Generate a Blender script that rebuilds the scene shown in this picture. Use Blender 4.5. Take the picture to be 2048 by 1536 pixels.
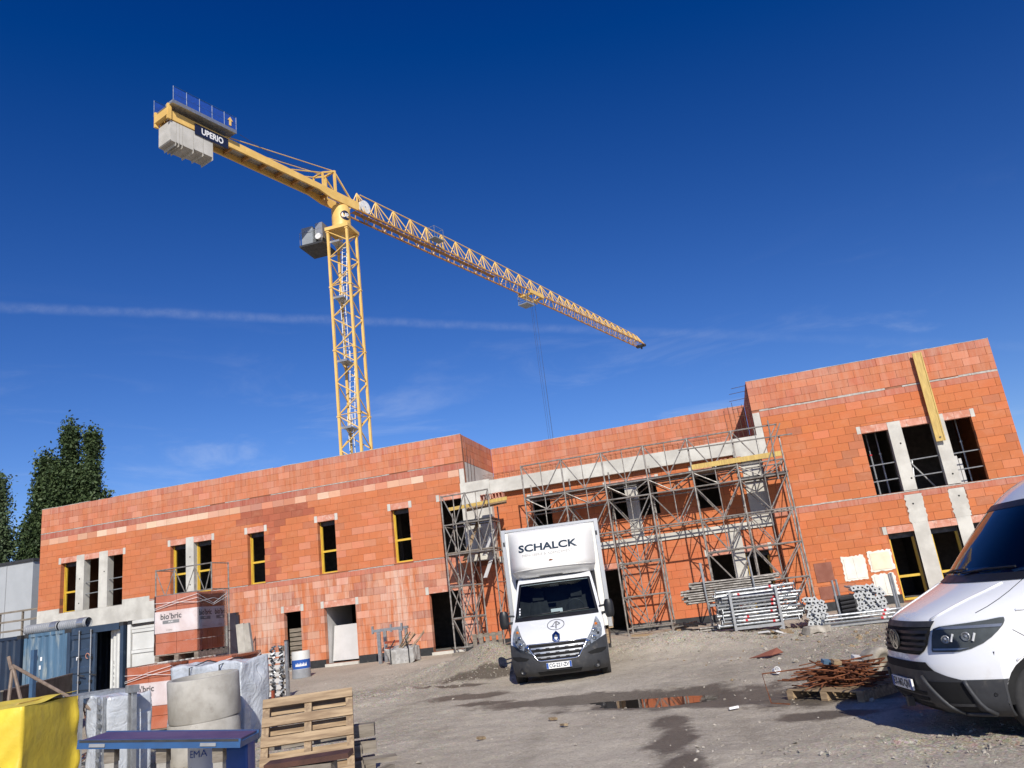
import bpy, bmesh, math, random
from mathutils import Vector, Matrix, Euler, noise
R = math.radians
random.seed(7)
SC = bpy.context.scene
COL = SC.collection
for o in list(bpy.data.objects):
    bpy.data.objects.remove(o)

# ---------------------------------------------------------------- camera
YAW, PITCH, ROLL, FPX = R(-13.962), R(15.729), R(-7.166), 1522.86
cam = bpy.data.cameras.new('camera')
cam.sensor_width = 36.0
cam.lens = 36.0 * FPX / 2048.0
cam.clip_start, cam.clip_end = 0.1, 3000.0
camo = bpy.data.objects.new('camera', cam)
COL.objects.link(camo)
_f = Vector((math.sin(YAW) * math.cos(PITCH), math.cos(YAW) * math.cos(PITCH), math.sin(PITCH)))
_r = Vector((math.cos(YAW), -math.sin(YAW), 0))
_u = _r.cross(_f)
_r2 = _r * math.cos(ROLL) + _u * math.sin(ROLL)
_u2 = -_r * math.sin(ROLL) + _u * math.cos(ROLL)
_m = Matrix((_r2, _u2, -_f)).transposed().to_4x4()
_m.translation = Vector((0, 0, 1.55))
camo.matrix_world = _m
SC.camera = camo
SC.render.resolution_x, SC.render.resolution_y = 1024, 768
SC.render.engine = 'CYCLES'

# ---------------------------------------------------------------- sun and sky
SUN_EL, SUN_AZ = R(33.0), R(22.0)          # azimuth: to the right of the facade normal, behind the camera
S = Vector((math.sin(SUN_AZ) * math.cos(SUN_EL), -math.cos(SUN_AZ) * math.cos(SUN_EL), math.sin(SUN_EL)))
sl = bpy.data.lights.new('sun', 'SUN')
sl.energy = 4.6
sl.angle = R(0.5)
sl.color = (1.0, 0.945, 0.86)
so = bpy.data.objects.new('sun', sl)
COL.objects.link(so)
so.rotation_euler = S.to_track_quat('Z', 'Y').to_euler()
so.location = (10, -20, 40)

W = bpy.data.worlds.new('World')
SC.world = W
W.use_nodes = True
wn, wl = W.node_tree.nodes, W.node_tree.links
wn.clear()
def N(tree, kind, **kw):
    n = tree.nodes.new(kind)
    for k, v in kw.items():
        if k.startswith('i_'):
            n.inputs[k[2:].replace('_', ' ')].default_value = v
        else:
            setattr(n, k, v)
    return n
WT = W.node_tree
out = N(WT, 'ShaderNodeOutputWorld')
bg = N(WT, 'ShaderNodeBackground')
sky = N(WT, 'ShaderNodeTexSky', sky_type='NISHITA', sun_disc=False)
sky.sun_elevation = SUN_EL
sky.sun_rotation = math.atan2(S.x, S.y)
sky.altitude = 200.0
sky.air_density = 1.0
sky.dust_density = 0.25
sky.ozone_density = 3.0
hs = N(WT, 'ShaderNodeHueSaturation')
hs.inputs['Saturation'].default_value = 1.2
hs.inputs['Hue'].default_value = 0.502
wl.new(sky.outputs[0], hs.inputs['Color'])
gm = N(WT, 'ShaderNodeGamma')
gm.inputs[1].default_value = 1.12
wl.new(hs.outputs[0], gm.inputs[0])
# thin cirrus and an old contrail, both placed on the dome by direction
tc = N(WT, 'ShaderNodeTexCoord')
def dirdot(v):
    d = N(WT, 'ShaderNodeVectorMath', operation='DOT_PRODUCT')
    wl.new(tc.outputs['Generated'], d.inputs[0])
    d.inputs[1].default_value = v
    return d.outputs['Value']
def wmath(op, a, b=None, clamp=False):
    m = N(WT, 'ShaderNodeMath', operation=op, use_clamp=clamp)
    for i, q in enumerate((a, b)):
        if q is None: continue
        if isinstance(q, (int, float)): m.inputs[i].default_value = q
        else: wl.new(q, m.inputs[i])
    return m.outputs[0]
def wramp(v, a, b, c=0.0, d=1.0):
    m = N(WT, 'ShaderNodeMapRange', interpolation_type='SMOOTHSTEP')
    wl.new(v, m.inputs[0])
    for i, q in enumerate((a, b, c, d)): m.inputs[i + 1].default_value = q
    return m.outputs[0]
def wnoise(scale, det, rough, vec, dist=0.0):
    n = N(WT, 'ShaderNodeTexNoise')
    n.inputs['Scale'].default_value = scale
    n.inputs['Detail'].default_value = det
    n.inputs['Roughness'].default_value = rough
    n.inputs['Distortion'].default_value = dist
    wl.new(vec, n.inputs['Vector'])
    return n.outputs[0]
def wmap(sc, rot=(0, 0, 0)):
    m = N(WT, 'ShaderNodeMapping')
    m.inputs['Scale'].default_value = sc
    m.inputs['Rotation'].default_value = rot
    wl.new(tc.outputs['Generated'], m.inputs[0])
    return m.outputs[0]
CN, CA = Vector((-0.2395, 0.2895, -0.9267)), Vector((-0.7074, 0.6018, 0.3708))      # plane normal and start direction of the trail
dist = dirdot(CN)
along = dirdot(CA)
wob = wmath('MULTIPLY', wmath('SUBTRACT', wnoise(26, 3, .6, tc.outputs['Generated']), .5), .006)
dd = wmath('ABSOLUTE', wmath('ADD', dist, wob))
puff = wramp(wnoise(60, 4, .7, tc.outputs['Generated']), .25, .75, .35, 1.0)
trail = wmath('MULTIPLY', wramp(dd, .0005, .0080, 1, 0), puff)
trail = wmath('MULTIPLY', trail, wramp(along, .50, .97, .025, .095))
ci = wramp(wnoise(3.0, 7, .62, wmap((1.3, 1.0, 5.5), (.25, .1, 0)), .9), .52, .86)
zc = dirdot(Vector((0, 0, 1)))
ci = wmath('MULTIPLY', ci, wramp(zc, .12, .42, .34, .0))
cov = wmath('ADD', trail, ci, True)
mx = N(WT, 'ShaderNodeMixRGB')
wl.new(cov, mx.inputs[0])
sb = N(WT, 'ShaderNodeVectorMath', operation='SUBTRACT')
wl.new(gm.outputs[0], sb.inputs[0])
sb.inputs[1].default_value = (.33, .48, .36)
ml = N(WT, 'ShaderNodeVectorMath', operation='MULTIPLY')
wl.new(sb.outputs[0], ml.inputs[0])
ml.inputs[1].default_value = (.84, .82, 1.02)
mn = N(WT, 'ShaderNodeVectorMath', operation='MAXIMUM')
wl.new(ml.outputs[0], mn.inputs[0])
mn.inputs[1].default_value = (.004, .03, .2)
wl.new(mn.outputs[0], mx.inputs[1])
mx.inputs[2].default_value = (9.0, 9.6, 10.6, 1)
wl.new(mx.outputs[0], bg.inputs[0])
bg.inputs[1].default_value = 0.085
wl.new(bg.outputs[0], out.inputs[0])

SC.view_settings.view_transform = 'Standard'
SC.view_settings.look = 'None'
SC.view_settings.exposure = 0.1
SC.view_settings.gamma = 1.0
SC.view_settings.use_curve_mapping = False

# ---------------------------------------------------------------- mesh helpers
class MB:
    def __init__(s):
        s.v, s.f, s.mi, s.col = [], [], [], None
    def add(s, vs, fs, mi=0):
        b = len(s.v)
        s.v += [tuple(q) for q in vs]
        s.f += [tuple(b + i for i in f) for f in fs]
        s.mi += [mi] * len(fs)
        return s
    def bx(s, x0, x1, y0, y1, z0, z1, mi=0, m=None, back=True):
        vs = [(x0, y0, z0), (x1, y0, z0), (x1, y1, z0), (x0, y1, z0), (x0, y0, z1), (x1, y0, z1), (x1, y1, z1), (x0, y1, z1)]
        if m is not None: vs = [m @ Vector(q) for q in vs]
        fs = [(0, 3, 2, 1), (4, 5, 6, 7), (0, 1, 5, 4), (1, 2, 6, 5), (3, 0, 4, 7)]
        if back: fs.append((2, 3, 7, 6))
        return s.add(vs, fs, mi)
    def cb(s, c, sz, rot=(0, 0, 0), mi=0, m=None):
        mm = Matrix.Translation(Vector(c)) @ Euler(rot).to_matrix().to_4x4()
        if m is not None: mm = m @ mm
        a, b, d = sz[0] / 2, sz[1] / 2, sz[2] / 2
        return s.bx(-a, a, -b, b, -d, d, mi, mm)
    def bar(s, p, q, w, h, mi=0, up=(0, 0, 1)):
        p, q = Vector(p), Vector(q)
        d = (q - p)
        if d.length < 1e-6: return s
        d.normalize()
        u = Vector(up)
        if abs(d.dot(u)) > .98: u = Vector((1, 0, 0))
        a = d.cross(u).normalized() * (w / 2)
        b = a.cross(d).normalized() * (h / 2)
        vs = [p - a - b, p + a - b, p + a + b, p - a + b, q - a - b, q + a - b, q + a + b, q - a + b]
        return s.add(vs, [(0, 1, 2, 3), (7, 6, 5, 4), (4, 5, 1, 0), (5, 6, 2, 1), (6, 7, 3, 2), (7, 4, 0, 3)], mi)
    def tube(s, p, q, r, n=7, mi=0, r2=None, cap=True):
        return s.path([p, q], r, n, mi, cap, r2)
    def path(s, pts, r, n=6, mi=0, cap=True, r2=None):
        pts = [Vector(q) for q in pts]
        b = len(s.v)
        prev = None
        k = len(pts)
        for i, p in enumerate(pts):
            d = (pts[min(i + 1, k - 1)] - pts[max(i - 1, 0)])
            if d.length < 1e-9: d = Vector((0, 0, 1))
            d.normalize()
            if prev is None:
                a = d.orthogonal().normalized()
            else:
                a = (prev - d * prev.dot(d))
                a = a.normalized() if a.length > 1e-6 else d.orthogonal().normalized()
            prev = a
            c = d.cross(a)
            rr = r if r2 is None else r + (r2 - r) * i / (k - 1)
            for j in range(n):
                t = 2 * math.pi * j / n
                s.v.append(tuple(p + a * (rr * math.cos(t)) + c * (rr * math.sin(t))))
        fs = []
        for i in range(k - 1):
            for j in range(n):
                j2 = (j + 1) % n
                fs.append((b + i * n + j, b + i * n + j2, b + (i + 1) * n + j2, b + (i + 1) * n + j))
        if cap:
            fs.append(tuple(b + j for j in reversed(range(n))))
            fs.append(tuple(b + (k - 1) * n + j for j in range(n)))
        s.f += fs
        s.mi += [mi] * len(fs)
        return s
    def lathe(s, prof, n=24, mi=0, m=None, close=False):
        b = len(s.v)
        for r, z in prof:
            for j in range(n):
                t = 2 * math.pi * j / n
                q = Vector((r * math.cos(t), r * math.sin(t), z))
                s.v.append(tuple(m @ q if m is not None else q))
        fs = []
        for i in range(len(prof) - 1):
            for j in range(n):
                j2 = (j + 1) % n
                fs.append((b + i * n + j, b + i * n + j2, b + (i + 1) * n + j2, b + (i + 1) * n + j))
        s.f += fs
        s.mi += [mi] * len(fs)
        return s
    def grid(s, rows, mi=0, flip=False):
        b = len(s.v)
        n = len(rows[0])
        for r in rows: s.v += [tuple(q) for q in r]
        for i in range(len(rows) - 1):
            for j in range(n - 1):
                f = (b + i * n + j, b + i * n + j + 1, b + (i + 1) * n + j + 1, b + (i + 1) * n + j)
                s.f.append(f[::-1] if flip else f)
                s.mi.append(mi)
        return s
    def prism(s, poly, y0, y1, mi=0, m=None):
        # polygon in x,z, extruded along y
        n = len(poly)
        vs = [Vector((x, y0, z)) for x, z in poly] + [Vector((x, y1, z)) for x, z in poly]
        if m is not None: vs = [m @ q for q in vs]
        fs = [tuple(range(n)), tuple(reversed(range(n, 2 * n)))]
        for i in range(n):
            j = (i + 1) % n
            fs.append((i, i + n, j + n, j))
        return s.add(vs, fs, mi)
    def xf(s, m):
        s.v = [tuple(m @ Vector(q)) for q in s.v]
        return s
    def mesh(s, name, mats, smooth=False, cols=None):
        me = bpy.data.meshes.new(name)
        me.from_pydata(s.v, [], s.f)
        if not isinstance(mats, (list, tuple)): mats = [mats]
        for q in mats: me.materials.append(q)
        if len(mats) > 1:
            me.polygons.foreach_set('material_index', s.mi)
        if smooth:
            me.polygons.foreach_set('use_smooth', [True] * len(me.polygons))
        if cols is not None:                       # one colour per face
            at = me.color_attributes.new('tint', 'FLOAT_COLOR', 'CORNER')
            flat = []
            for p, c in zip(me.polygons, cols):
                flat += list(c) * p.loop_total
            at.data.foreach_set('color', flat)
        me.update()
        return me
    def build(s, name, mats, parent=None, smooth=False, cols=None, fix=False, auto=None):
        me = s.mesh(name, mats, smooth, cols)
        if fix:
            bm = bmesh.new(); bm.from_mesh(me)
            bmesh.ops.remove_doubles(bm, verts=bm.verts, dist=1e-5)
            bmesh.ops.recalc_face_normals(bm, faces=bm.faces)
            bm.to_mesh(me); bm.free()
        o = link(name, me, parent)
        if auto is not None:
            sm(me, auto)
        return o
def sm(me, ang):
    me.polygons.foreach_set('use_smooth', [True] * len(me.polygons))
    bm = bmesh.new(); bm.from_mesh(me)
    for e in bm.edges:
        if len(e.link_faces) == 2 and e.link_faces[0].normal.angle(e.link_faces[1].normal, 0) > R(ang):
            e.smooth = False
    bm.to_mesh(me); bm.free()
def link(name, data, parent=None):
    o = bpy.data.objects.new(name, data)
    COL.objects.link(o)
    if parent is not None: o.parent = parent
    return o
def tag(o, label, cat=None, group=None, kind=None):
    o['label'] = label
    if cat: o['category'] = cat
    if group: o['group'] = group
    if kind: o['kind'] = kind
    return o
def thing(name, label, cat, loc=(0, 0, 0), rz=0, group=None):
    o = link(name, None)
    o.empty_display_size = .2
    o.location = loc
    o.rotation_euler = (0, 0, rz)
    return tag(o, label, cat, group)
def clone(o, parent=None, label=None, **kw):
    c = o.copy()
    COL.objects.link(c)
    c.parent = parent
    if label: c['label'] = label
    for ch in list(o.children):
        clone(ch, c)
    return c
def struct(o):
    o['kind'] = 'structure'
    return o
_tx = {}
def text_mb(txt, size, bold=0.0, align='CENTER'):
    cu = bpy.data.curves.new('t', 'FONT')
    cu.body = txt
    cu.size = size
    cu.offset = bold
    cu.align_x = align
    cu.align_y = 'CENTER'
    cu.resolution_u = 3
    ob = bpy.data.objects.new('t', cu)
    COL.objects.link(ob)
    bpy.context.view_layer.update()
    dg = bpy.context.evaluated_depsgraph_get()
    me = ob.evaluated_get(dg).to_mesh()
    mb = MB()
    mb.add([v.co.copy() for v in me.vertices], [tuple(p.vertices) for p in me.polygons])
    ob.evaluated_get(dg).to_mesh_clear()
    bpy.data.objects.remove(ob)
    bpy.data.curves.remove(cu)
    return mb
def sstep(a, b, x):
    t = max(0.0, min(1.0, (x - a) / (b - a)))
    return t * t * (3 - 2 * t)
def lerp(a, b, t): return a + (b - a) * t
def key(ks, z):
    # piecewise-linear lookup of tuples: ks = [(z, a, b, ...), ...]
    if z <= ks[0][0]: return ks[0][1:]
    for p, q in zip(ks, ks[1:]):
        if z <= q[0]:
            t = (z - p[0]) / (q[0] - p[0])
            return tuple(lerp(a, b, t) for a, b in zip(p[1:], q[1:]))
    return ks[-1][1:]
def ckey(ks, z):
    # smooth (Catmull-Rom) lookup
    n = len(ks)
    if z <= ks[0][0]: return ks[0][1:]
    if z >= ks[-1][0]: return ks[-1][1:]
    for i in range(n - 1):
        if z <= ks[i + 1][0]:
            p1, p2 = ks[i], ks[i + 1]
            p0, p3 = ks[max(i - 1, 0)], ks[min(i + 2, n - 1)]
            h = p2[0] - p1[0]
            t = (z - p1[0]) / h
            r = []
            for k in range(1, len(p1)):
                m1 = (p2[k] - p0[k]) / max(p2[0] - p0[0], 1e-6) * h
                m2 = (p3[k] - p1[k]) / max(p3[0] - p1[0], 1e-6) * h
                r.append((2*t**3-3*t*t+1)*p1[k] + (t**3-2*t*t+t)*m1 + (-2*t**3+3*t*t)*p2[k] + (t**3-t*t)*m2)
            return tuple(r)
def rnd(a, b): return random.uniform(a, b)
# ---------------------------------------------------------------- materials
class MT:
    def __init__(s, name):
        s.m = bpy.data.materials.new(name)
        s.m.use_nodes = True
        s.t = s.m.node_tree
        s.n, s.l = s.t.nodes, s.t.links
        s.b = s.n['Principled BSDF']
    def node(s, k, **kw): return N(s.t, k, **kw)
    def put(s, v, sock):
        if isinstance(v, (int, float)): sock.default_value = v
        elif isinstance(v, (tuple, list)): sock.default_value = tuple(v) + ((1,) if len(v) == 3 and len(sock.default_value) == 4 else ())
        else: s.l.new(v, sock)
    def coord(s, kind='Object', sc=(1, 1, 1), rot=(0, 0, 0), rand=True):
        if kind == 'World':
            v = s.node('ShaderNodeNewGeometry').outputs['Position']
        else:
            v = s.node('ShaderNodeTexCoord').outputs[kind]
        if rand and kind != 'World':
            oi = s.node('ShaderNodeObjectInfo')
            a = s.node('ShaderNodeVectorMath', operation='ADD')
            s.l.new(v, a.inputs[0])
            mm = s.node('ShaderNodeMath', operation='MULTIPLY')
            s.l.new(oi.outputs['Random'], mm.inputs[0])
            mm.inputs[1].default_value = 37.0
            s.l.new(mm.outputs[0], a.inputs[1])
            v = a.outputs[0]
        m = s.node('ShaderNodeMapping')
        s.l.new(v, m.inputs[0])
        m.inputs['Scale'].default_value = sc
        m.inputs['Rotation'].default_value = rot
        return m.outputs[0]
    def noise(s, vec, scale, det=4, rough=.6, dist=0.0):
        n = s.node('ShaderNodeTexNoise')
        n.inputs['Scale'].default_value = scale
        n.inputs['Detail'].default_value = det
        n.inputs['Roughness'].default_value = rough
        n.inputs['Distortion'].default_value = dist
        s.l.new(vec, n.inputs['Vector'])
        return n.outputs[0]
    def voro(s, vec, scale, feat='F1', out='Distance'):
        n = s.node('ShaderNodeTexVoronoi', feature=feat)
        n.inputs['Scale'].default_value = scale
        s.l.new(vec, n.inputs['Vector'])
        return n.outputs[out]
    def ramp(s, v, a, b, c=0.0, d=1.0):
        m = s.node('ShaderNodeMapRange', interpolation_type='SMOOTHSTEP')
        s.put(v, m.inputs[0])
        for i, q in enumerate((a, b, c, d)): s.put(q, m.inputs[i + 1])
        return m.outputs[0]
    def math(s, op, a, b=None, clamp=False):
        m = s.node('ShaderNodeMath', operation=op, use_clamp=clamp)
        s.put(a, m.inputs[0])
        if b is not None: s.put(b, m.inputs[1])
        return m.outputs[0]
    def mix(s, f, a, b, mode='MIX'):
        m = s.node('ShaderNodeMixRGB', blend_type=mode)
        s.put(f, m.inputs[0]); s.put(a, m.inputs[1]); s.put(b, m.inputs[2])
        return m.outputs[0]
    def bump(s, h, strength=.3, dist=.01):
        b = s.node('ShaderNodeBump')
        b.inputs['Strength'].default_value = strength
        b.inputs['Distance'].default_value = dist
        s.l.new(h, b.inputs['Height'])
        s.l.new(b.outputs[0], s.b.inputs['Normal'])
    def set(s, **kw):
        for k, v in kw.items(): s.put(v, s.b.inputs[k.replace('_', ' ')])
        return s
    def xyz(s, vec):
        n = s.node('ShaderNodeSeparateXYZ')
        s.l.new(vec, n.inputs[0])
        return n.outputs

def simple(name, c, rough=.6, metal=0.0, c2=None, lo=.35, hi=.7, scale=6, det=5, sc=(1, 1, 1), dirt=None, dlo=.55, dhi=.75, dscale=2.5, bump=0.0, bscale=60, bdist=.003, rvar=.15, coat=0.0, spec=.5, kind='Object'):
    M = MT(name)
    v = M.coord(kind, sc)
    if c2 is None: c2 = tuple(q * .72 for q in c)
    n = M.noise(v, scale, det)
    col = M.mix(M.ramp(n, lo, hi), c2, c)
    if dirt is not None:
        dn = M.noise(v, dscale, 6, .68, .3)
        col = M.mix(M.ramp(dn, dlo, dhi), col, dirt)
    M.set(Base_Color=col, Metallic=metal, Roughness=M.ramp(n, 0, 1, min(1, rough + rvar), max(.02, rough - rvar)))
    M.b.inputs['Specular IOR Level'].default_value = spec
    if coat: M.set(Coat_Weight=coat, Coat_Roughness=.06)
    if bump: M.bump(M.noise(v, bscale, 4), bump, bdist)
    return M.m
mat = {}
# clay blocks: colour comes from the block itself (tint), plus firing marks, fine flutes, lime bloom
M = MT('clay_block')
p = M.coord('World')
at = M.node('ShaderNodeVertexColor', layer_name='tint').outputs[0]
n1 = M.noise(p, 2.2, 6, .65)
n2 = M.noise(M.coord('World', (9, 9, 1.1)), 2.4, 5, .7)
col = M.mix(M.ramp(n1, .25, .8, 0, .5), at, M.mix(1, at, (1.18, 1.06, 1.0), 'MULTIPLY'))
col = M.mix(M.ramp(n2, .55, .85, 0, .45), col, M.mix(1, col, (.80, .74, .72), 'MULTIPLY'))
n3 = M.noise(p, 7.5, 6, .72, .5)
col = M.mix(M.ramp(n3, .58, .80, 0, .38), col, (.58, .35, .23))
n4 = M.noise(M.coord('World', (1.0, 1.0, 1.6)), .9, 8, .72, .6)
col = M.mix(M.ramp(n4, .46, .74, 0, .42), col, (.56, .26, .155))
n5 = M.noise(M.coord('World', (14, 14, .8)), 1.3, 5, .7)
col = M.mix(M.ramp(n5, .56, .80, 0, .30), col, (.30, .10, .055))
al = M.node('ShaderNodeVertexColor', layer_name='tint').outputs[1]
st = M.ramp(M.noise(M.coord('World', (5.5, 5.5, .45)), 1.0, 7, .75), .38, .62)
col = M.mix(M.math('MULTIPLY', st, al), col, (.64, .45, .35))
M.set(Base_Color=col, Roughness=.86)
M.b.inputs['Specular IOR Level'].default_value = .2
fl = M.noise(M.coord('World', (70, 70, 1.5)), 1.0, 2)
hh = M.math('ADD', M.math('MULTIPLY', fl, .55), M.noise(p, 45, 4))
M.bump(hh, .22, .006)
mat['block'] = M.m
# the wall behind the joints and smeared lime runs
mat['joint'] = simple('mortar_joint', (.33, .145, .08), .9, c2=(.20, .075, .04), scale=1.5, kind='World')
mat['mortar'] = simple('grey_mortar', (.52, .49, .44), .9, c2=(.36, .33, .29), scale=9, bump=.4, bscale=50, kind='World')
mat['concrete'] = simple('cast_concrete', (.62, .60, .53), .85, c2=(.47, .45, .395), scale=1.6, det=7, dirt=(.33, .31, .26), dlo=.6, dhi=.82, dscale=1.3, bump=.18, bscale=40, kind='World')
mat['concrete_dk'] = simple('aged_concrete', (.47, .45, .40), .88, c2=(.33, .31, .27), scale=2.5, det=8, dirt=(.22, .20, .17), dscale=1.9, bump=.35, bscale=30, bdist=.006)
mat['bitumen'] = simple('bitumen_base', (.028, .03, .033), .7, c2=(.018, .019, .02), scale=5, dirt=(.13, .12, .10), dlo=.58, dhi=.8, dscale=3, bump=.3, bscale=25, kind='World')
mat['lintel'] = simple('lintel_block', (.66, .33, .24), .88, c2=(.52, .21, .13), scale=3.5, det=7, dirt=(.68, .52, .42), dlo=.5, dhi=.75, dscale=5, bump=.3, bscale=35, kind='World')
mat['render_white'] = simple('white_render', (.80, .77, .68), .85, c2=(.70, .67, .58), scale=3, bump=.15, kind='World')
mat['render_cream'] = simple('cream_render', (.78, .72, .52), .85, c2=(.70, .64, .45), scale=3, bump=.15, kind='World')
mat['brown_box'] = simple('brown_panel', (.27, .10, .06), .7, c2=(.22, .075, .045), scale=3, kind='World')
mat['brown_dk'] = simple('dark_brown_board', (.10, .045, .032), .6, c2=(.06, .028, .02), scale=4)
mat['frame_yellow'] = simple('yellow_frame', (.70, .47, .06), .42, c2=(.60, .39, .045), scale=2)
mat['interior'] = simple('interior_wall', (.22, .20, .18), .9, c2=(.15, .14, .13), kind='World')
mat['plaster_brd'] = simple('plasterboard', (.60, .59, .57), .8, c2=(.53, .52, .50), scale=2)
mat['galv'] = simple('galvanised_steel', (.56, .57, .56), .42, .75, c2=(.36, .365, .36), scale=9, dirt=(.23, .20, .16), dlo=.62, dhi=.85, dscale=5)
mat['galv_hi'] = simple('new_galvanised', (.47, .49, .50), .42, .55, c2=(.30, .315, .325), scale=14, dirt=(.16, .16, .155), dlo=.6, dhi=.8, dscale=9)
mat['galv_pl'] = simple('galvanised_plate', (.60, .61, .59), .5, .3, c2=(.46, .47, .46), scale=14)
mat['scaf'] = simple('scaffold_tube', (.40, .375, .335), .55, .45, c2=(.21, .19, .165), scale=7, dirt=(.17, .12, .085), dlo=.62, dhi=.8, dscale=4)
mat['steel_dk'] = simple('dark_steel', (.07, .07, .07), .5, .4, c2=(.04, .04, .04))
mat['rust'] = simple('rusty_steel', (.25, .085, .03), .85, .15, c2=(.12, .04, .018), scale=12, bump=.4, bscale=80)
mat['rebar_dk'] = simple('weathered_rebar', (.13, .075, .05), .8, .3, c2=(.08, .045, .03), scale=10)
mat['crane'] = simple('crane_yellow', (.80, .53, .17), .5, c2=(.70, .44, .12), scale=1.2, dirt=(.32, .19, .06), dlo=.66, dhi=.85, dscale=2)
mat['crane_sh'] = simple('crane_yellow_shaded', (.52, .27, .075), .6, c2=(.36, .17, .05))  # darker crane yellow: shade of the jib underside put into the colour
mat['tube_brown'] = simple('brown_tube', (.26, .20, .155), .7, .2, c2=(.16, .115, .085), scale=8)
mat['crane_grey'] = simple('grey_sheet', (.33, .36, .38), .5, .2, c2=(.26, .285, .30), scale=2)
mat['navy_sign'] = simple('navy_sign', (.012, .018, .05), .45, c2=(.01, .014, .04))
mat['white_sign'] = simple('white_lettering', (.82, .82, .82), .5, c2=(.76, .76, .76))
mat['blue_mesh'] = simple('blue_railing', (.015, .075, .36), .5, c2=(.012, .055, .28))
mat['cw'] = simple('counterweight_concrete', (.56, .54, .49), .88, c2=(.43, .415, .37), scale=.9, det=7, dirt=(.25, .235, .2), dlo=.62, dhi=.85, dscale=.8)
mat['wood'] = simple('pallet_wood', (.43, .31, .18), .8, c2=(.23, .155, .09), scale=2.2, det=7, sc=(1, 9, 9), dirt=(.18, .13, .085), dlo=.6, dhi=.8, dscale=2.0, bump=.4, bscale=14)
mat['wood_y'] = simple('wood_lengthwise', (.40, .29, .17), .8, c2=(.22, .15, .09), scale=2.2, det=7, sc=(9, 1, 9), dirt=(.18, .13, .085), dlo=.6, dhi=.8, dscale=2.0, bump=.4, bscale=14)
mat['wood_gr'] = simple('grey_wood', (.27, .235, .19), .85, c2=(.15, .125, .095), scale=2.5, det=7, sc=(1, 7, 7), bump=.4, bscale=16)
mat['wood_ye'] = simple('formwork_beam', (.60, .42, .11), .6, c2=(.46, .31, .085), scale=3, det=6, sc=(8, 8, 1), dirt=(.30, .25, .16), dlo=.6, dhi=.8)
mat['white_paint'] = simple('white_paint', (.80, .81, .82), .26, c2=(.75, .76, .765), scale=1.3, coat=.6, dirt=(.60, .57, .52), dlo=.60, dhi=.92, dscale=3)
mat['white_grp'] = simple('white_fairing', (.76, .75, .71), .42, c2=(.70, .69, .65), scale=1.6, dirt=(.55, .52, .46), dlo=.58, dhi=.88, dscale=2)
mat['bag_white'] = simple('dirty_bag', (.50, .49, .46), .8, c2=(.30, .29, .27), scale=5, dirt=(.12, .115, .11), dlo=.55, dhi=.72, dscale=5)
mat['plastic'] = simple('grey_bumper', (.045, .047, .05), .55, c2=(.033, .034, .037), scale=6, dirt=(.15, .135, .115), dlo=.54, dhi=.85, dscale=4)
mat['black'] = simple('black_plastic', (.014, .014, .015), .45, c2=(.010, .010, .011))
mat['void'] = simple('deep_black', (.006, .006, .006), .9, c2=(.005, .005, .005))
mat['tyre'] = simple('tyre_rubber', (.028, .027, .026), .8, c2=(.018, .018, .018), dirt=(.14, .125, .105), dlo=.55, dhi=.8, dscale=6, bump=.3)
mat['chrome'] = simple('chrome', (.78, .79, .80), .12, 1.0, c2=(.70, .71, .72), rvar=.04)
mat['alu'] = simple('aluminium_trim', (.62, .62, .61), .38, .8, c2=(.48, .48, .47))
mat['amber'] = simple('amber_lens', (.75, .22, .02), .2, c2=(.6, .15, .015))
mat['ink'] = simple('navy_ink', (.012, .03, .055), .5, c2=(.010, .025, .045))
mat['ink_lt'] = simple('faded_ink', (.42, .41, .38), .6, c2=(.38, .37, .34))
mat['ink_gr'] = simple('grey_ink', (.10, .10, .11), .6, c2=(.085, .085, .09))
mat['plate'] = simple('number_plate', (.80, .80, .77), .4, c2=(.76, .76, .73))
mat['plate_bl'] = simple('plate_blue', (.02, .09, .36), .4, c2=(.018, .08, .32))
mat['tarp'] = simple('yellow_tarp', (.78, .60, .055), .48, c2=(.66, .48, .04), scale=2, dirt=(.55, .42, .08), dlo=.55, dhi=.8, bump=.55, bscale=5, bdist=.02)
mat['blue_cont'] = simple('blue_container', (.085, .165, .25), .6, c2=(.055, .115, .185), scale=1.5, det=7, sc=(3, 3, .5), dirt=(.25, .29, .29), dlo=.48, dhi=.72, dscale=1.6, kind='World')
mat['blue_door'] = simple('dark_blue_door', (.032, .055, .095), .5, c2=(.022, .04, .07), scale=2, dirt=(.11, .15, .17), dlo=.6, dhi=.8)
mat['shade_cont'] = simple('shade_navy_container', (.013, .028, .055), .6, c2=(.010, .02, .042), scale=2)  # shade at the left end put into this dark colour
mat['white_cont'] = simple('white_container', (.66, .66, .62), .55, c2=(.55, .55, .51), scale=1.5, dirt=(.35, .30, .23), dlo=.63, dhi=.8, dscale=2.5)
mat['purple_ply'] = simple('purple_panel', (.075, .06, .16), .42, c2=(.06, .047, .13), scale=2, dirt=(.12, .10, .19), dlo=.55, dhi=.8)
mat['blue_steel'] = simple('blue_steel', (.03, .10, .25), .45, c2=(.024, .08, .20))
mat['blue_dull'] = simple('dull_blue_paint', (.05, .11, .20), .6, c2=(.04, .085, .155))
mat['form_black'] = simple('stained_formwork', (.03, .028, .026), .75, c2=(.016, .015, .014), scale=2, det=7, sc=(1, 1, 2), dirt=(.09, .082, .07), dlo=.55, dhi=.78, dscale=3)
mat['grey_wall'] = simple('grey_cladding', (.40, .42, .43), .7, c2=(.36, .38, .39), scale=1)
mat['stone'] = simple('rubble_stone', (.46, .42, .35), .9, c2=(.25, .22, .175), scale=5, kind='World')
mat['bark'] = simple('bark', (.12, .10, .08), .9, c2=(.07, .06, .05), scale=6, sc=(3, 3, .6))
mat['red_paint'] = simple('red_band', (.58, .03, .04), .5, c2=(.48, .02, .03))
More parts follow.
